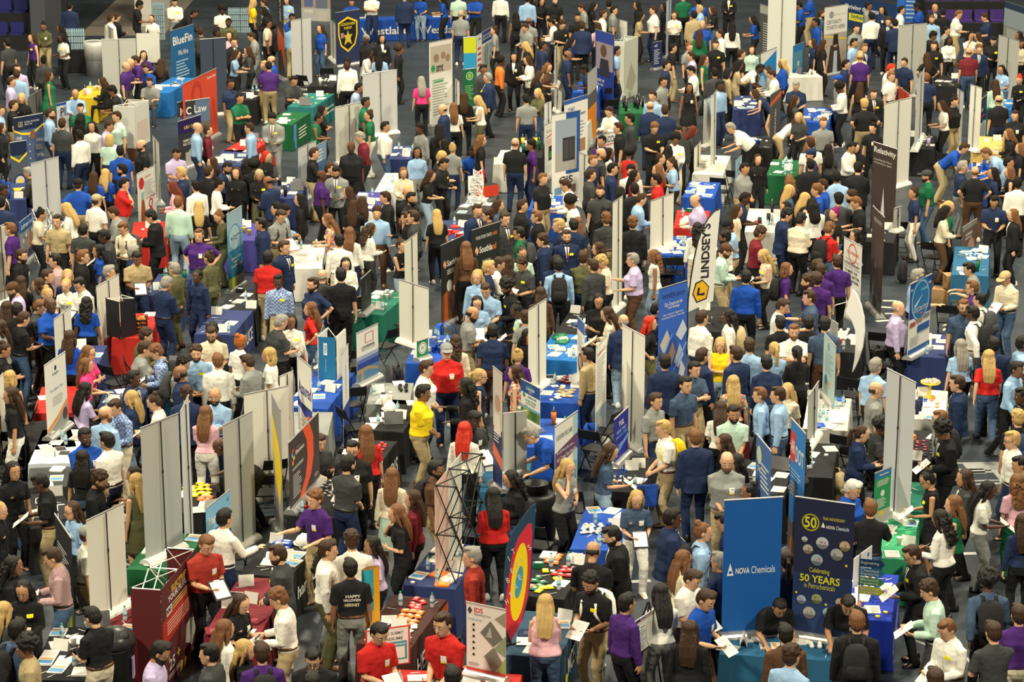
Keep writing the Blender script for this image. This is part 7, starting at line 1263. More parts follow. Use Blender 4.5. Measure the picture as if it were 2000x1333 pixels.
# chairs: seat position in the photo and heading
chair = None
for x, y, a in ((458,1120,160),(418,1175,150),(533,965,200),(520,995,185),(762,868,120),(30,905,160),(14,948,140),(60,925,120),(845,1325,190),(1130,905,150),(1178,872,240),(1188,918,240),(1062,925,200),(1048,1006,150),(1122,1028,170),(928,1120,160),(1052,1100,160),(1652,905,150),(1640,938,140),(1690,838,160),(1668,800,150),(1820,522,150),(1842,515,160),(1758,740,200),(765,655,220),(752,700,230),(700,740,200),(690,780,210),(665,815,200),(172,800,150),(178,775,140),(1318,540,180),(1300,545,200),(1335,520,150),(590,190,160),(500,200,180),(1404,395,160),(1420,375,150),(1848,340,150),(1172,205,180),(1190,230,200),(1850,650,160),(1770,480,170),(1990,480,160),(1700,705,160),(1692,740,200),(322,575,190),(890,500,180),(612,180,150),(640,165,180)):
    if chair is None: chair = o = mk_chair()
    else: o = copy_tree(chair)
    c_ = at(x, y+18, 0)
    for cx, cy, ux, uy, L_, W_2 in RECTS*2:
        dx, dy = c_.x-cx, c_.y-cy; u_, v_ = dx*ux+dy*uy, -dx*uy+dy*ux; eu, ev = L_/2+.34-abs(u_), W_2/2+.34-abs(v_)
        if eu > 0 and ev > 0:
            if ev < eu: v_ += math.copysign(ev, v_)
            else: u_ += math.copysign(eu, u_)
            c_ = V3((cx+u_*ux-v_*uy, cy+u_*uy+v_*ux, 0))
    put(o, c_, math.radians(a), 'black metal folding chair standing among the booths', 'chair', 'black folding chairs among the booths')
for i, (x, y, c, lab) in enumerate(((1155,852,'b','bright blue cooler bag hung on folding chairs'),(858,655,'b','blue and black backpack standing on the royal blue cup table'),(1715,705,'k','black backpack leaning on the floor by the sail display'),(1640,950,'t','tan backpack on the floor below the black booth table'),(205,1312,'k','black backpack on the floor by the domed bin'),(770,735,'d','charcoal shoulder bag hung on a folding chair'),(1765,530,'k','black backpack on the floor by the short dark banner'),(1300,545,'k','black backpack on the floor below the cream banner'),(1692,770,'g','grey and red backpack by the white table'),(250,655,'k','dark backpack beside the seated olive jacket'),(1885,600,'k','black duffel on the floor by the carton pile'),(1375,470,'k','black backpack on a chair by the red table'))):
    M = Matrix.Translation(at(x, y, .27) + V3((0, 0, .0))) @ Matrix.Rotation(i*1.3, 4, 'Z') @ Matrix.Translation((0, -.06, 0)); backpack(M, c, lab, None, None, None)
PEOPLE = """
27 1106 E m3 dk Sk k a -
103 1090 W m1 sb Sq j h p
163 1046 E m1 hg Pw t a -
49 1154 S f2 lk Sk k h y
8 1195 NE f1 ly Pd k a -
36 1232 NE m4 sk Ju d a bk
50 1265 W m3 ak St d a -
128 1206 NW m1 sk Pk z h -
312 1275 E m2 sk Sl d h gB
398 1064 SE m1 sr PM k h n
520 1084 W m1 sb Jd k c yB
471 1180 SE f1 lb Pk k h np
440 1230 NE f1 lr Sw k a -
545 1170 W m1 cr Sw t h v
412 1278 W m1 sk Jd k a -
478 1270 E f1 ly Pk k a n
509 1276 N m1 sb Pp k a bk
612 1288 S m1 sk Jk k h g
610 1336 N m2 sk Jk k a -
672 1078 E f3 dk Pw g h -
738 1066 W f2 lk Pl k f p
650 1075 E m1 sb Sw a a -
704 1112 N m3 sk Pk g a H
740 1238 SE m1 sk Pr t h np
922 1088 W m1 sg SM n a -
876 1202 SW m1 sb Pr z c n
884 1324 N m4 sk Pk k a -
1067 1180 N f1 ly Vi j h L
1122 1078 N m2 zk Pk g h -
1154 1138 SW m2 ck Pk t h yBbw
1197 1047 W m1 sk Jk k h B
1224 1180 NE m2 sk Sp k a -
1290 1160 N f2 lk Pw g h -
1336 1094 E f1 lr Sz t a g
1405 1098 NW m2 sg Pn k a -
1352 1132 SE m1 sb Pw k h y
1378 1172 SE m1 sb Pb s h n
1348 1232 N f1 lb Jk k a -
1521 1202 S m2 sk Pk k b ngL
1534 1240 N m1 sk Ss k a -
1546 1282 NE m1 cb Sc k a -
1534 1096 N f1 tb Pn k a -
1656 1180 S m2 sk Pk k b nL
1674 1216 N m1 sr Jk t a bk
1782 1084 W m1 sb Jk k h yg
1816 1154 W m1 cb Se d h p
1850 1230 SW m1 sr Sw t h y
1826 1328 N m1 sb Pt k a -
1930 1136 N m4 ak Su k w bk
1940 1236 N m1 sb Pd k f -
1990 1202 N m1 sb Pp z a L
76 772 W f2 lb Pk w a -
206 810 NE m1 zr Sc t a B
226 796 SW m1 sb Sx z h n
256 778 W f1 ly Jn J a -
166 854 SE m4 sk Pb z x nLB
209 862 NW m2 sk Sw n a -
98 896 N f2 lk Pk j a -
77 920 SE f2 lk Pk k a -
80 944 W m4 sk Pk t h y
142 960 E m1 sk Pd k s -
141 998 SW f1 lb Pc k a ng
194 938 E m2 cb Sk k h ypBs
262 928 W f2 lk Po k s -
269 942 NW f1 ly Da a a -
-2 998 E f1 ly Sk k a -
402 808 N f1 lr Pi w c -
420 774 S m2 zk Sc n x B
434 876 W m4 zk Pk k b -
428 914 N m3 sk Sk k s -
512 1014 NE m1 sk Sw n g -
586 976 SW m1 cr Pp t g n
678 846 N f1 lr Pr k a L
682 879 S m1 sk Pk k a gBnL
680 908 NE m1 sk Pd n c B
766 930 N f1 lr Sz e a D
631 864 SE m1 sb Pd k s -
666 1056 N m1 cb Sw d a -
806 975 W f1 lb Sm k a -
796 1003 W f1 lr Pk k f -
826 768 E m3 sk Py t c L
910 840 N f1 lR Sw k a -
954 820 SE m4 sk Sd J h n
851 918 E m3 sk Ps t a bkgB
922 970 N f2 lk Sr k h L
998 936 W f2 dk Sk j h L
1040 850 W m1 sg Pb t b L
1109 914 SE f1 ly Vg k f n
1191 884 E f1 lb Pu J h -
1209 976 S f1 ly Pu w h n
1280 784 SE m1 sb Pg n a -
1296 838 W m1 sy Pw t c bytb
1366 856 N m1 sr Jn n a -
1338 752 SE m1 sk Pu t a -
1356 722 SE m1 sk Pu t x -
1415 800 N f1 lb Pw k h ts
1432 748 N f1 ly Pf k a tm
1428 902 S m1 zr Pg t c nBL
1460 904 W f2 lk Pg k a -
1512 862 W f2 dk Pd k a -
1478 864 W f1 lb Pk k a g
1492 808 S m2 sk Pe t c B
1527 772 W m1 sb Sc j a -
1313 1013 E m4 sk Jn z a gL
1373 1040 E m1 ur Sc t a bk
1416 1020 W m2 sk Sn k h p
1462 962 W f3 uk St k a -
1665 956 SE m1 sw Pb k h L
1690 848 E f1 tb Jn k h n
1714 834 E f4 ak Pd k h g
1841 842 W m3 ak Jk k h y
1836 818 W m1 sr Pg t a bkg
1815 938 W f2 uk Dk k h yg
1880 934 W f2 lb Jd k a y
1862 986 W f1 lr Vv k a -
1836 1014 NW f3 dk Sw k h p
1700 994 N m1 sr Pk j g -
1930 958 E f4 lk Pw g h yp
1986 942 N f1 dr Pi v a to
1992 908 W m2 sk Sg n c -
1977 860 W m1 sy Sw n a g
1988 818 N m1 cy Pk k a bn
1998 1020 N f1 lb Sn k a -
90 540 E m1 sb Pk k a -
65 556 W f2 lb Pd k a -
122 540 S f1 ly Sn k a -
128 558 S f1 uy Pw k a y
90 576 SE f1 uy Pw k h -
156 556 SW m1 sk Sw k h g
28 566 W m1 hs Pl k h B
14 602 N f1 lb Pd k a -
138 596 SE m4 zk Pb k g L
168 592 N f3 dk Pb k a -
86 600 E m1 sr Pd s h y
38 624 NE m1 sb Pk j h -
36 606 N m2 sk Pk k a -
137 660 N f1 lb Pb k a L
8 684 E f2 ub Sk k h L
38 738 N f1 my Vk j a -
78 748 W m3 sk Pk k s -
54 772 W f1 lb Pk k a -
140 762 NE f2 lk Pl k s -
211 690 E f1 lr Ph d x g
202 714 E f1 lr Ph j g n
260 740 E m4 sk Jn k a -
284 656 E m1 cb Sa k s -
282 682 E m1 sb Pg k s L
306 688 W m1 cr Sx d h bk
380 652 S m1 sb Pz k h ygB
383 690 S m1 cb Sc k a yB
357 710 E m2 ck Pg k h bd
352 730 W m3 zk Jn k a yB
358 770 N m1 cb Jn k a -
308 786 W f1 ub Sw k h -
272 504 S m3 sk Pt n h -
325 554 NE m2 sg Sn n h M
340 526 NW m1 sg Sa a a -
390 540 SW f4 uk Sn n a M
216 532 E m1 sg Jk k a -
162 502 E m1 sr Pk j a -
518 504 N m4 sk Pr t a L
544 550 S m4 sk Sx t a yg
611 556 SW m1 sb Pn J i nBL
636 540 N m1 zg Pd j a L
660 538 N m1 sk Pk k a -
675 516 S f1 mk Jw w h -
606 604 W f1 lr Pr j i -
548 630 NE m1 sg Pd k h pL
568 628 S f3 lk Sw k a y
414 646 SW f3 ck Jk k h y
470 668 NE f3 uo Pw k a -
525 694 W f2 my Pw t a -
426 706 N m1 sr Sw k a -
484 708 NW m1 sb Sg k h p
8 640 W f1 lb Pg k a -
936 541 S f1 ly Sc k a -
951 524 E m1 sy Sn k a -
974 516 E m1 sb Sw j h p
950 567 S m1 sb Pc n h -
988 561 W m3 ak Sk k h yB
1015 516 SW m2 cb Pd k h y
934 592 S f1 lk Pc k h -
922 614 E m2 zk Pg t h pB
963 648 N m3 sk Pn s a L
1010 608 W f4 uk Ve k h ypg
1026 622 N f1 cb Pg k a -
890 668 N f1 db Sz k a -
872 687 S m1 hg Pr n a nL
828 720 E m1 sb Pw n c L
909 754 W m4 dk Sk k g n
938 735 E f1 ty Vn k a g
1006 728 W f1 lb Df f a n
1012 696 N f1 uy Pp k a -
1032 658 SE f2 lk Jk k a -
1064 574 N f2 lb Ss s a -
1112 588 S f2 lk Pk k h L
1124 518 N m3 sk Sc k a bk
1153 504 N m1 sb Sa j a L
1088 512 S m4 dk Jn n a y
1186 614 W f1 lb Sz k h -
1150 694 NW m2 sk St n a -
1220 628 N m1 zg Jn J a L
1236 508 W m1 sg Pl s g L
1276 500 W f3 dr Vw J a -
1417 490 E m1 hs Se t h B
1458 542 N m2 sk Sb k a -
1491 500 W f1 ly Vz k h y
1537 526 E f1 mr Pp b a bk
1589 550 W m1 cb Pp k a B
1583 582 W m1 sb Pu k g -
1528 598 E m1 sb Sw k h -
1524 632 N m1 sk Pk k a -
1550 648 S m1 sr Pw k x B
1584 632 N m2 sk Pk k a -
1568 690 N f2 tk Sk k h p
1371 622 NE m1 sb Sw n a L
1422 618 W m4 dk Sw k a bt
1268 632 E f1 lR Pk a i -
1407 674 S f1 my Vy J x -
1371 696 NE m1 sb Jn k a -
1437 692 NW m1 sb Jn k a -
1481 676 N m1 sb Sc k a -
1497 682 N f1 ty Pc k a -
1497 710 N m1 sk Sn j a L
1298 708 N m2 sk Jn k a -
1513 772 W m1 sr Sc k a -
1537 764 SW f1 ly Pz k a -
1283 606 E m1 sk Pn k s -
1607 546 N m1 sb Pp k a -
1604 528 N m1 sb Pp k a -
1618 634 N m1 sk Pu s a -
1792 540 E m1 sg Pc k g g
1894 526 W m1 sk Pg d s -
1899 562 W m1 sr Pp k a g
1964 544 SW m1 ht Sz j h -
1884 600 S m1 sr Pu k a nBg
1913 586 NW m1 sk Pw k a bd
1898 612 NW m4 sk Sw g w bk
1770 602 E m1 zg Sl k a L
1945 674 N m4 sk Jn k a -
1994 672 E m4 sk Pc k a -
1852 676 N f1 lg Pc k a L
1931 698 N f1 ly Pr j w L
1985 722 SE m3 sk Sc k w -
1996 774 W m4 sk Jk k a -
1858 750 W m1 sb Jn k a y
1710 716 NE m1 sg Pc k a L
1711 762 E m1 zb Pg k a -
8 338 W m1 sg Jd k s -
5 374 E m4 sk Jk k a -
3 396 N m1 sk Jn k a -
135 360 N m1 hk Pb t i L
184 346 N f1 lb Pb k a -
212 340 N f1 ly Pb k a -
232 332 W m1 sk Pb k a B
242 360 E m1 sk Pr g f gL
130 408 W f1 ly Pw k h bm
189 392 NE m1 ht Pw k a bn
222 416 W m1 sb Jg d h y
241 446 SW m1 sr Sz k h bd
296 424 W m1 ck Jk k h y
80 420 E f2 uk Pz k h -
20 448 W m1 sr Pp k a -
112 432 S m1 sb Pt k a -
163 450 N m1 sk Pd k a -
204 462 W m4 sk Sd k h -
160 500 NE f1 ub Pk j a -
42 500 E m1 sb Pk t a nB
108 510 W m1 sk Sq k a -
190 490 W f2 lk Pb k a -
337 366 W f3 lm Si k h -
354 338 W m1 sy Pn k a -
384 364 NW m1 sk Sw k a -
356 396 N m1 sr Se J a -
381 404 N f1 ly Pk k a -
375 460 S m1 sr Pp j i nL
288 494 E m2 sg Pn k a -
64 552 N f1 lb Pk k a -
408 336 NE m1 sb Pk k a L
444 328 SE m2 sk Jn k h yB
462 338 S f1 lb Sk k a -
430 362 E f2 uk Sw k h -
506 342 S f2 ht Sk a h y
524 356 NW m3 zk Jn s h -
440 424 W f1 ur Sa a h -
510 438 W m2 sk Jn n a -
553 408 W m1 sk Pd k a -
560 422 SE m1 sb Pg t h bk
599 412 E m2 ck Jc k h -
585 390 W f1 lk Sk k a -
640 430 W f1 lr Vf k h y
555 484 SE m1 sb Jn k a y
408 504 NW f1 ub Sa a a -
628 344 E m4 zk Pp k a L
646 330 E m1 sb Pk t g L
684 336 S m2 sk Jg k h yB
680 376 W f1 lb Pk k a -
692 402 N f1 lb Pk k g -
706 396 N f1 lb Sw k a -
683 456 N f1 lr Sw n a -
663 472 N m1 ck Sw z a -
724 448 NE f1 db Sw d h -
736 416 S m1 cb Sc s a -
753 386 W m1 sb Jk k g -
788 338 S f1 lr Sz k h y
796 378 SE m2 zk Pk k a L
797 426 W m1 sb Sk k g -
786 480 SE f1 ub Vk J x n
841 344 E f1 lb Pk J h p
853 420 N f1 ly Pk k a L
866 320 SE m2 sk Sk k h y
803 388 SE m2 sk Pk k a gB
804 424 W m1 sb Sd k a -
934 412 SE m1 sb Jn k a -
950 420 W m1 cb Ss k a g
974 402 E f1 lb Pu k a -
986 428 SE m1 sb Jd k a y
1020 402 E m1 sb Pk a a L
1014 456 W m2 sk Pv k a bdg
1048 424 W m1 sr Jk k a -
1060 470 W m1 cb Jn k a y
1060 350 SE m1 sr Pk t a nL
1105 362 W m1 sb Sw k h bk
1114 396 W m3 ak Sw k h -
1098 440 W m1 sy Pn k a -
1114 440 N m1 sk Pn k a -
1128 436 N f1 lr Pd k a -
1106 462 S m1 sb Jn k a yB
1154 342 E m1 sb Pd k a bk
1172 374 S m1 sb Pd k a yB
1184 428 N m1 cr Sd t a -
1184 412 N m3 dk Pk k a -
1168 486 W f1 lb Vi t a -
1166 512 W f1 cy Pz k h -
1020 496 S f2 ub Pe k a -
996 512 N f1 lb Pd k a -
908 484 N f1 lr Ss k a -
1142 520 NW m1 sb Sd k a -
1220 334 S m1 ck Sw k a yB
1212 376 N f4 dk Pk k a -
1240 370 N m1 sk Jk k a -
1238 344 E f2 lk Pm k a -
1252 390 E m1 sb Sc n h by
1236 436 N m1 cr Jk k a -
1282 352 W m2 sk Pr k a -
1284 332 W f1 lr Pr k g -
1320 320 W f1 ub Pc k f -
1356 392 W m1 zr Pl l h gL
1362 446 N f3 dk Sw z a -
1422 442 W m4 hk Pc t h -
1416 464 W m3 ck Sw k a gB
1440 412 E f1 lb Vz k a -
1454 388 E m4 sk Pn k h -
1466 330 SE m2 sk Pg t c L
1512 352 N f1 dr Sk k g L
1484 456 E m2 cb Sm k h -
1528 372 E f1 ly Pu k a -
1534 406 W f2 lk Sk k a y
1536 420 E m1 ck Jn n h -
1564 430 NE m2 ck Sz k h L
1573 388 E f1 ly Vk k f y
1586 400 N m3 dk Sw k h -
1583 322 N m2 sk Jk k a -
1596 372 W m1 cr Pb k a -
1634 346 N m3 sk Sc k a L
1676 330 N m1 ck Jk k h L
1646 390 N m1 ck Jd k a -
1665 396 W m1 sr Pk k h -
1684 384 W m1 cb Pg k a B
1630 418 W f1 uU Pk j a hL
1620 448 NE m1 cr Pr j h bk
1682 460 W f1 lk Pl k a -
1606 362 W m1 sb Pb k a bg
1616 512 N m1 sb Pp k a -
1614 520 E m1 sb Pp k a -
1810 344 W m1 hd Pv j a BL
1784 378 W f2 ub Pn w a -
1848 414 E f3 dk Sz s h -
1856 404 E f1 ty Pv k a -
1880 326 E m1 sg Pn g a -
1904 336 N m1 zr Pk s i L
1942 394 S m2 sk Pn k h np
1978 420 W f1 lr Jk k a -
1988 358 N m3 sk Sw k a bk
1966 336 W f1 lr Vk k g -
1944 338 W f2 lk Pn k a -
42 192 S f1 ly Pk k a -
22 160 E m1 sb Sl t a -
46 146 N m1 sb Sc t a -
26 206 E m1 sb Pk t a -
0 216 E m1 sb Pc k a -
3 250 E f1 lb Sk k a L
96 148 E f2 lb Dv v a L
98 222 E m1 sb Sc n a B
122 242 N m1 sb Pd n a L
147 184 S m2 zk Sc k s -
157 212 S m1 sk Pv k a L
158 232 N f3 dk Sk k a -
155 264 NW m4 sk Sw n a p
183 248 S f2 lk Sw k a -
210 246 E m2 sb Sl k h -
228 228 SW m1 sb Pe s a L
252 202 SW m1 sk Js s h -
220 178 W m3 ck Pk k h -
200 160 W f1 lb Sk k s -
214 272 N f1 my Pe n a L
235 296 N m1 sk Pb k a L
276 284 W m1 zb Pk k a BL
345 300 SE m2 sk Pl n h -
396 250 E m1 zg Sc n a -
246 130 E m1 zr Pp d a -
270 118 W m1 sb Pp k f -
292 160 S m1 sb Pg d s -
450 164 SE m3 sk Pn t a L
468 192 SE m2 sk Pv k x -
474 250 W m1 sb Sc n a -
532 232 S m1 ck Jg g h y
417 256 E f1 ub Sm k a -
577 158 SE m2 sk Pd k s -
630 216 E f2 lk Pk k x y
622 232 E f3 uk Vv k h -
613 300 E m1 sb Pk t g -
522 306 SE f1 lR Sk k h p
483 320 N f3 dk Sk k a -
414 318 W f1 lb Sk k a -
496 324 N m4 ak Sk k a -
700 172 E m2 sk Sx k s -
714 200 E m3 sk Pv k a L
720 226 W f1 ub Pv w a -
704 268 W m1 sg Sm k h -
752 248 E m2 sk Sw j a L
686 288 S m4 zk Pk k a L
525 130 N m2 sk Pp t h L
678 130 N m1 sb Sw k a -
823 158 N f1 lg Ph k a -
865 214 W m1 zb Jn k a n
886 210 N f1 lr Pw k a -
908 190 N f1 lb Sk k a -
932 196 W f1 ly Vw a h -
953 152 W m1 sg Jn k a yL
854 252 N f2 lk Jk k a -
824 252 SW f4 ck Sg g a -
808 298 S f3 lk Sc g a -
867 282 NW f3 lk Sk k a -
884 290 N f1 uy Pg n a -
862 308 E m1 cy Pk k h by
940 274 E f1 dr Pk k a -
923 296 S m4 sk Pb k s n
1008 280 N m1 zr Pk n a L
1036 284 W f3 ck Pp n a -
1028 194 N m1 sk Pg n a -
1050 182 SW f1 ly Sa j x -
1190 218 SW m1 sb Sw k s -
1172 276 SW m2 sk Pp k a -
1174 300 E m1 zr Pd k a B
1190 300 E f3 dk Sw k a -
1158 314 SE m1 sr Pn k a bk
1295 160 SE m2 sk Pg t a y
1275 188 SW m1 sb Sc n a g
1270 208 N m1 zr Sn n a L
1299 216 N m1 sb Pn k a L
1278 250 S m1 cr Pk k h y
1230 232 W m2 sk Sd n a -
1208 250 W m1 sb Pk k a -
1346 172 S f3 lk Dk k a n
1392 168 SE m4 sk Sc n a -
1374 256 E f3 lm Sd k h -
1318 272 S m3 ak Sw z h yL
1325 258 S m3 sk Sd k a -
1305 294 N f1 lk Sk k a -
1290 310 E f1 ub Sz k a -
1228 300 N f3 ak Vr k a -
1430 250 W m1 sg Pw k b L
1475 184 W f1 lb Dn n b -
1480 312 S f1 lb Sk k a -
1565 168 S m1 sg Pn k h nL
1545 196 E f1 lb Pd k a -
1540 236 E f1 lb Pw t b -
1560 230 SW f1 ly Pd k h -
1585 276 E f1 lr Pk k a -
1584 302 W m1 hn Pn k a -
1210 330 E m1 sk Sn k a -
1640 172 W m4 ak Sw k h po
1634 156 W m1 hb Pg n a -
1680 170 N f1 lb Vk k a -
1688 204 N m1 cy Pk t i L
1706 184 S m1 sb Jk k a y
1714 250 SW m1 sk Pk k a n
1740 150 SE m1 sr Pw k a bk
1608 240 S m1 sr Pg k a -
1600 280 N m1 sb Pw k a -
1618 292 N f4 lk Pd k a y
1646 288 SE m2 sk Sw k h y
1674 288 S f1 lb Pk k s -
1818 206 W f1 lb Pw k h -
1855 200 SE m1 sk Pk t a L
1866 194 E f2 uk Pk k a -
1944 164 N f1 lb Se v a -
1950 196 N m1 zk Pk n a L
1984 156 SW f1 uR Sk k h y
1982 226 S m1 sb Pk k a nL
1970 262 W f1 lr Sk k h -
1880 290 E m1 sb Pb t b -
1932 300 W m1 sr Pc k b -
1990 290 W f1 dr Pk k a -
1970 318 E m2 sk Pc k a -
85 52 S f3 uk Sa t h n
62 74 SW f1 lb Vp k a y
14 84 NW m1 sk Pd k a -
85 118 N f3 uk Sd k a bk
34 134 S m1 sb Sl t a g
118 56 W f3 lk Sk k a -
120 74 SW f4 lk Pw k h y
136 12 N m1 sk Jn n a -
228 34 NE m1 sb Jk k h -
217 36 NE m1 sb Sw k a -
272 10 E m3 ck Pk k h y
296 37 S f1 tb Pw k h -
341 4 S m1 sk Sw g h y
378 26 E m3 sk Sk k b -
394 62 N m1 sb Pd k a -
280 108 S f1 lb Pp k f -
253 124 E m1 zg Pp d h L
295 134 S m1 sb Pb k s -
320 124 N f1 lb Sk k s -
434 20 S m4 ak Pw k h y
446 44 S m4 sk Pa t a -
422 64 E m4 sk Pd k a -
495 6 E f1 ly Py k a -
516 6 W m1 sb Sc n a -
515 22 W m4 dk Jk k h y
560 2 S f1 lb Sc t h y
570 34 SE m3 sk Pb k s -
526 54 W f4 ak Jk k a -
528 46 E m3 sk Pz k a -
492 72 W m1 sb Pg g h -
462 106 E f1 lb Pc k h -
484 100 W f1 lb Pd k f -
456 82 SE m1 sb Jk k a -
448 70 S f1 lb Pi k a -
530 118 W m1 zr Pb k a L
516 128 SW m1 sy Pp t a L
560 50 N m1 sb Sc t a -
626 56 SW f1 lb Pb j a L
679 122 N m3 sk Sw k a -
715 76 SW m4 sg Pk g a L
746 76 S f2 lk Jk k a n
720 104 E f4 lk Sw k h -
742 108 N f4 lk Pc k a -
780 98 E f3 ab Sk k a -
688 4 S m2 sk Pb k s -
726 -10 S m1 sb Pw n x y
790 -6 N m1 sk Jn n a L
820 -6 S f1 lk Pb J h -
862 -4 W f2 lk Pb k h -
895 -8 N m1 sb Pe k a L
900 28 N m1 zg Pg n a L
928 -6 S m3 sk Pb k x -
978 -10 N m1 sk Sw k a -
1008 32 N f3 lk Vk k a -
1030 -2 N m1 sk Sc n a -
1058 4 S f2 lk Pk k h -
1084 2 S m1 sk Pk k a B
1026 54 SW m1 sb Sg t h -
1033 42 N m3 zk Pg k a -
965 60 W f1 ub Pg k a -
1004 112 S f2 lk Jk k a n
1026 90 W f1 ly Jk k h -
978 120 E m4 ak So k a by
944 136 SE m3 sk Jd k a -
1030 118 W f1 lb Jw k h -
1060 90 E m3 sk Jn k a br
1080 44 W m2 sk Sw k h -
1082 38 W m1 sk Pk k h -
1095 48 SE m1 cb Pk t h y
1128 34 S m2 sk Pk k a -
1136 16 W m1 sb Pg k h -
1160 12 E f1 lk Pk k h -
1178 28 E m1 sb Sw k a -
1190 8 N m1 sk Pd k a -
1137 50 N m1 sb Jn k a L
1116 82 E f1 lk Pn k h bk
1168 52 N f1 lb Pi k a -
1090 108 E m3 zk Pn n a -
1070 132 SE f1 dr Ps k h -
1054 148 E f1 lb Jk k h -
1042 -4 E f3 lk Pk k a -
1142 136 W f4 ck Pn k h -
1252 32 E f2 lk Pt k h -
1244 10 W f2 lk Pk k a -
1276 20 W m1 sb Pw n a L
1296 14 W f3 lk Pk k a -
1317 30 S f1 lb Pw k h y
1356 30 N m1 sk Jt k a -
1370 18 W m1 sy Sc n a -
1364 2 N m2 sk Pb k a L
1388 20 W f1 mb Pk j h y
1424 -8 S f1 lk Jk k h y
1430 52 N f1 lk Sw k a -
1470 38 W f2 lk Pb k h -
1372 48 S m1 zr Pb k a L
1366 66 N f1 lb Sv k a -
1342 92 SE m1 sr Pg k a -
1406 66 W m1 sb Sw k a bg
1318 94 E m1 sk Pk t a -
1398 88 S m1 sb Pk k a y
1354 110 W m1 sb Pl g a -
1372 116 E f1 lb Vv k a -
1302 128 E m1 sk Pn k a -
1350 138 W m1 sk Sw k h -
1396 142 N m2 sk Jd k a -
1422 142 E f2 hk St k a y
1444 128 E f3 lk St t h y
1448 106 E m1 sb Pk k a -
1481 134 E m4 sk Pw k b -
1500 140 W f1 ub Sg k h -
1508 146 W m1 sb Sw k h -
1528 124 W f3 ly Sb k a L
1482 98 S f1 lb Se k a -
1578 -8 W m3 sk Pb t h L
1560 10 W m3 sk Pb k h -
1594 44 W m3 sk Sb k a -
1593 84 W f1 lb Pn k a n
1212 20 E m1 sk Pg k a -
1204 100 E m2 sk Pc n a -
1334 -6 N m1 sk Pv k a -
1605 28 E m1 sb Pu k a yB
1602 86 E f1 lb Pk k a -
1672 56 SE m1 sk Pg t a L
1668 84 SE m2 sk Sc k a y
1688 94 SE m1 sr Jn d a -
1680 108 S f1 ly Sz k a -
1680 112 N m1 zr Pp k a L
1652 126 E m1 sk Pn k a -
1702 32 N m2 sk Sw n a -
1696 12 E m3 sk Sg k a -
1723 20 SW f2 lk Pn k a n
1735 42 S m1 cb Jk k a y
1760 20 E m1 sk Sw k a -
1792 14 W m4 sk Pb k h L
1764 46 N m1 sk Jn n h -
1750 134 E m1 sR Pw k h bk
1766 122 SW m1 sb Pn k a -
1820 38 S m1 sr Sc k a yB
1826 16 S m2 zk Jk k a -
1842 24 N m1 sk Pk k a bg
1822 70 E f3 ck Jk k h -
1848 60 E m1 sk Jg k a -
1872 28 E m1 sr Pw t h L
1854 80 S f4 dk Sw k h -
1897 70 S f2 lk Pw k f -
1908 72 W f1 lb Pz k h -
1924 34 W m1 sb Pn k h L
1940 80 S m1 sk Pk k h yL
1912 96 S m1 cr Jn k a -
1888 102 N m1 zr Pm j a L
1841 90 S m1 sb Pk k a yg
1836 112 N f1 lb Pk k i -
1956 136 SW f2 lk Pc j h n
1994 86 S f3 lk Sz k h -
1990 70 W f3 lk Pk k a -
1810 152 N m1 sr Pn k a -
"""
# ---------------------------------------------------------------- the people
ALL = [parse(l) for l in PEOPLE.strip().split('\n')]
for p in ALL: p.pos = ground(p); p.depth = p.pos.y
ALL.sort(key=lambda p: p.depth)
relax(ALL, RECTS+BRECTS)
NEAR, FAR = ALL[:300], ALL[300:]
HSTY = dict(s='short-haired', l='long-haired', d='curly-long-haired', c='curly-haired', a='afro-haired', t='ponytailed', u='bun-haired', z='balding', m='bob-haired')
FAC = dict(S='facing the viewer', N='seen from behind', E='facing right', W='facing left', SE='facing front-right', SW='facing front-left', NE='facing away right', NW='facing away left')
HCN = dict(k='black', b='brown', r='light-brown', y='blonde', g='grey', w='white', R='red', o='orange', U='magenta', m='auburn')
def desc(p):
    h = ('capped' if p.sex == 'm' else 'headscarfed') if p.hs == 'h' else 'balding' if p.hs == 'z' else HCN.get(p.hc, 'dark')+'-'+HSTY[p.hs] if p.hs != 's' else 'short-'+HCN.get(p.hc, 'dark')+'-haired'
    g = {'P': 'polo' if p.sex == 'm' else 'top', 'S': 'shirt', 'J': 'jacket', 'V': 'sleeveless top', 'D': 'dress'}[p.top]
    if p.top == 'S' and p.sex == 'f': g = 'long sleeves'
    return h, CN[p.tc]+' '+g
def near(p, k):
    L = sorted(LAND, key=lambda q: (q[1]-p.pos.x)**2+(q[2]-p.pos.y)**2); n, x, y = L[k]; dx, dy = p.pos.x-x, p.pos.y-y
    return ('right of ' if dx > 0 else 'left of ') + n if abs(dx) > abs(dy)*.6 else ('behind ' if dy > 0 else 'before ') + n
used = {}
def label(p):
    h, g = desc(p); f = FAC[p.dir]; X = []
    if p.bag: X.append('%s backpack' % CN[p.bag])
    if 'g' in p.fl: X.append('glasses')
    if 'B' in p.fl: X.append('beard')
    if 'y' in p.fl: X.append('yellow sticker')
    X += {'x': ['arms crossed'], 's': ['seated'], 'b': ['bending down'], 'i': ['hand on hip'], 'f': ['hand at face'], 'w': ['walking']}.get(p.pose, [])
    if p.top != 'D': X.append('%s trousers' % CN[p.pc])
    c = []
    for k in (0, 1, 2):
        n = near(p, k)
        c.append('%s person in %s %s, %s' % (h, g, f, n))
        for e in X: c.append('%s person in %s, %s, %s, %s' % (h, g, e, f, n))
        for e in X: c.append('%s person in %s, %s, %s' % (h, g, e, n))
    for s in c:
        s = ' '.join(s.split())
        if len(s.replace(',', '').split()) <= 16 and s not in used: used[s] = p; return s
    s = c[0][:]; return ' '.join(s.split()[:16])
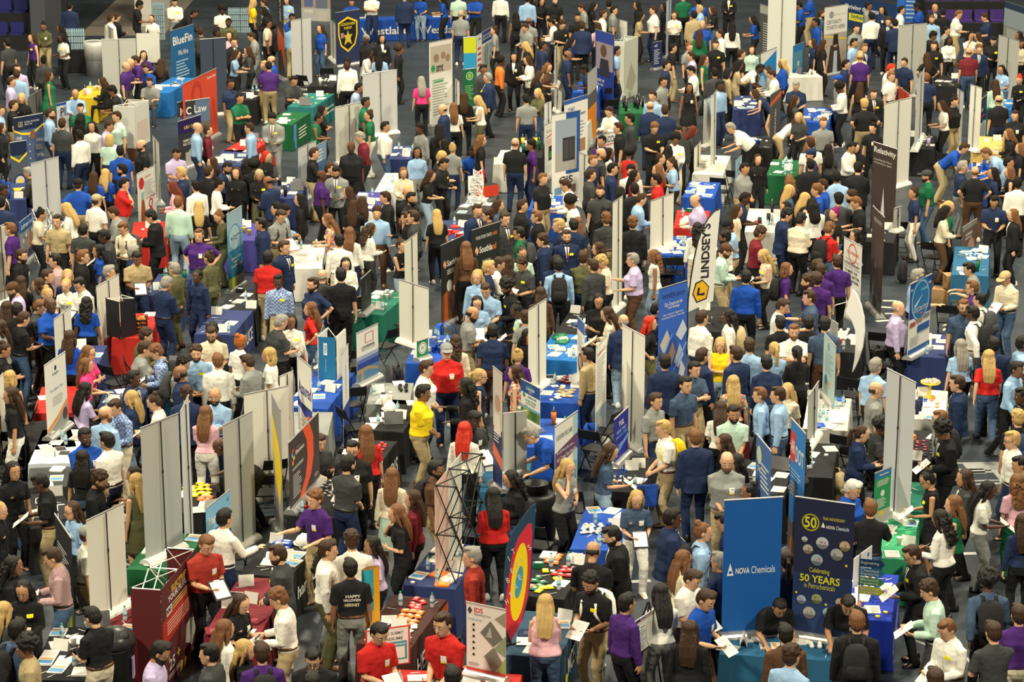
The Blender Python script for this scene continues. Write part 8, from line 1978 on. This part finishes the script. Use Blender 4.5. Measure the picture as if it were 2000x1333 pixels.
for p in NEAR:
    build_person(p, label(p))
    if p.pose == 's': put(copy_tree(chair), p.pos+V3((.0, 0, 0)), p.yaw, 'black metal folding chair standing among the booths', 'chair', 'black folding chairs among the booths')
# two lettered shirts
for p in NEAR:
    if 'H' in p.fl:
        W = world_of(p); g = MB(); graphics(g, .26, .22, [('T','HAPPY',.2,.66,.95,.86,PW),('T','HALLOWEEN',.1,.42,.95,.6,PW),('T','HERSHEY',.15,.08,.9,.3,(.7,.62,.45))]); g.v = [(-x+.13, .155-y, z+1.16) for x, y, z in g.v]; o = g.obj('shirt_print'); par = [q for q in COL.objects if q.name.startswith('person') and (q.location-p.pos).length < .01][0]; o.parent = par
# ---- everyone further away: one countless crowd
def crowd():
    cache = {}; V, F, C = [], [], []; n0 = 0
    import numpy as np
    vs, cols, loops, lt = [], [], [], []
    for p in FAR:
        W = world_of(p)
        for nm, me, m, M in pieces(p, False):
            key = me.name_full
            if key not in cache:
                n = len(me.vertices); co = np.empty(3*n, np.float32); me.vertices.foreach_get('co', co); li = np.empty(len(me.loops), np.int32); me.loops.foreach_get('vertex_index', li); t = np.empty(len(me.polygons), np.int32); me.polygons.foreach_get('loop_total', t)
                mi = np.empty(len(me.polygons), np.int32); me.polygons.foreach_get('material_index', mi)
                cache[key] = (co.reshape(-1, 3), li, t, mi, [q.node_tree.nodes['Principled BSDF'].inputs['Base Color'].default_value[:3] if q else (0, 0, 0) for q in me.materials])
            co, li, t, mi, mc = cache[key]; A = np.array((W @ M), np.float32); vs.append(co @ A[:3, :3].T+A[:3, 3]); loops.append(li+n0); lt.append(t); n0 += len(co)
            if m: c = m[1] if isinstance(m, tuple) else CC[m.name[-1]]; cols.append(np.tile(np.array([*c, 1], np.float32), (len(t), 1)))
            else: cols.append(np.array([[*mc[i], 1] for i in mi], np.float32))
    vs = np.concatenate(vs); loops = np.concatenate(loops); lt = np.concatenate(lt); cols = np.concatenate(cols); me = bpy.data.meshes.new('distant_crowd'); me.vertices.add(len(vs)); me.vertices.foreach_set('co', vs.ravel())
    me.loops.add(len(loops)); me.loops.foreach_set('vertex_index', loops); me.polygons.add(len(lt)); st = np.concatenate(([0], np.cumsum(lt)[:-1])).astype(np.int32); me.polygons.foreach_set('loop_start', st); me.polygons.foreach_set('loop_total', lt); me.update(calc_edges=True)
    at_ = me.attributes.new('dye', 'FLOAT_COLOR', 'FACE'); at_.data.foreach_set('color', cols.ravel()); me.polygons.foreach_set('use_smooth', [True]*len(lt))
    m = mat('crowd_cloth', (.5,.5,.5), .85, spec=.25); n = m.node_tree.nodes.new('ShaderNodeAttribute'); n.attribute_name = 'dye'; m.node_tree.links.new(n.outputs['Color'], m.node_tree.nodes['Principled BSDF'].inputs['Base Color']); me.materials.append(m)
    o = place('distant_crowd', me); tag(o, 'dense far crowd of standing people in office clothes', 'crowd', kind='stuff'); return len(vs)
nv = crowd(); bpy.data.scenes.remove(TS)
print('CROWD verts', nv, 'far', len(FAR), 'dups', len(NEAR)-len(used))
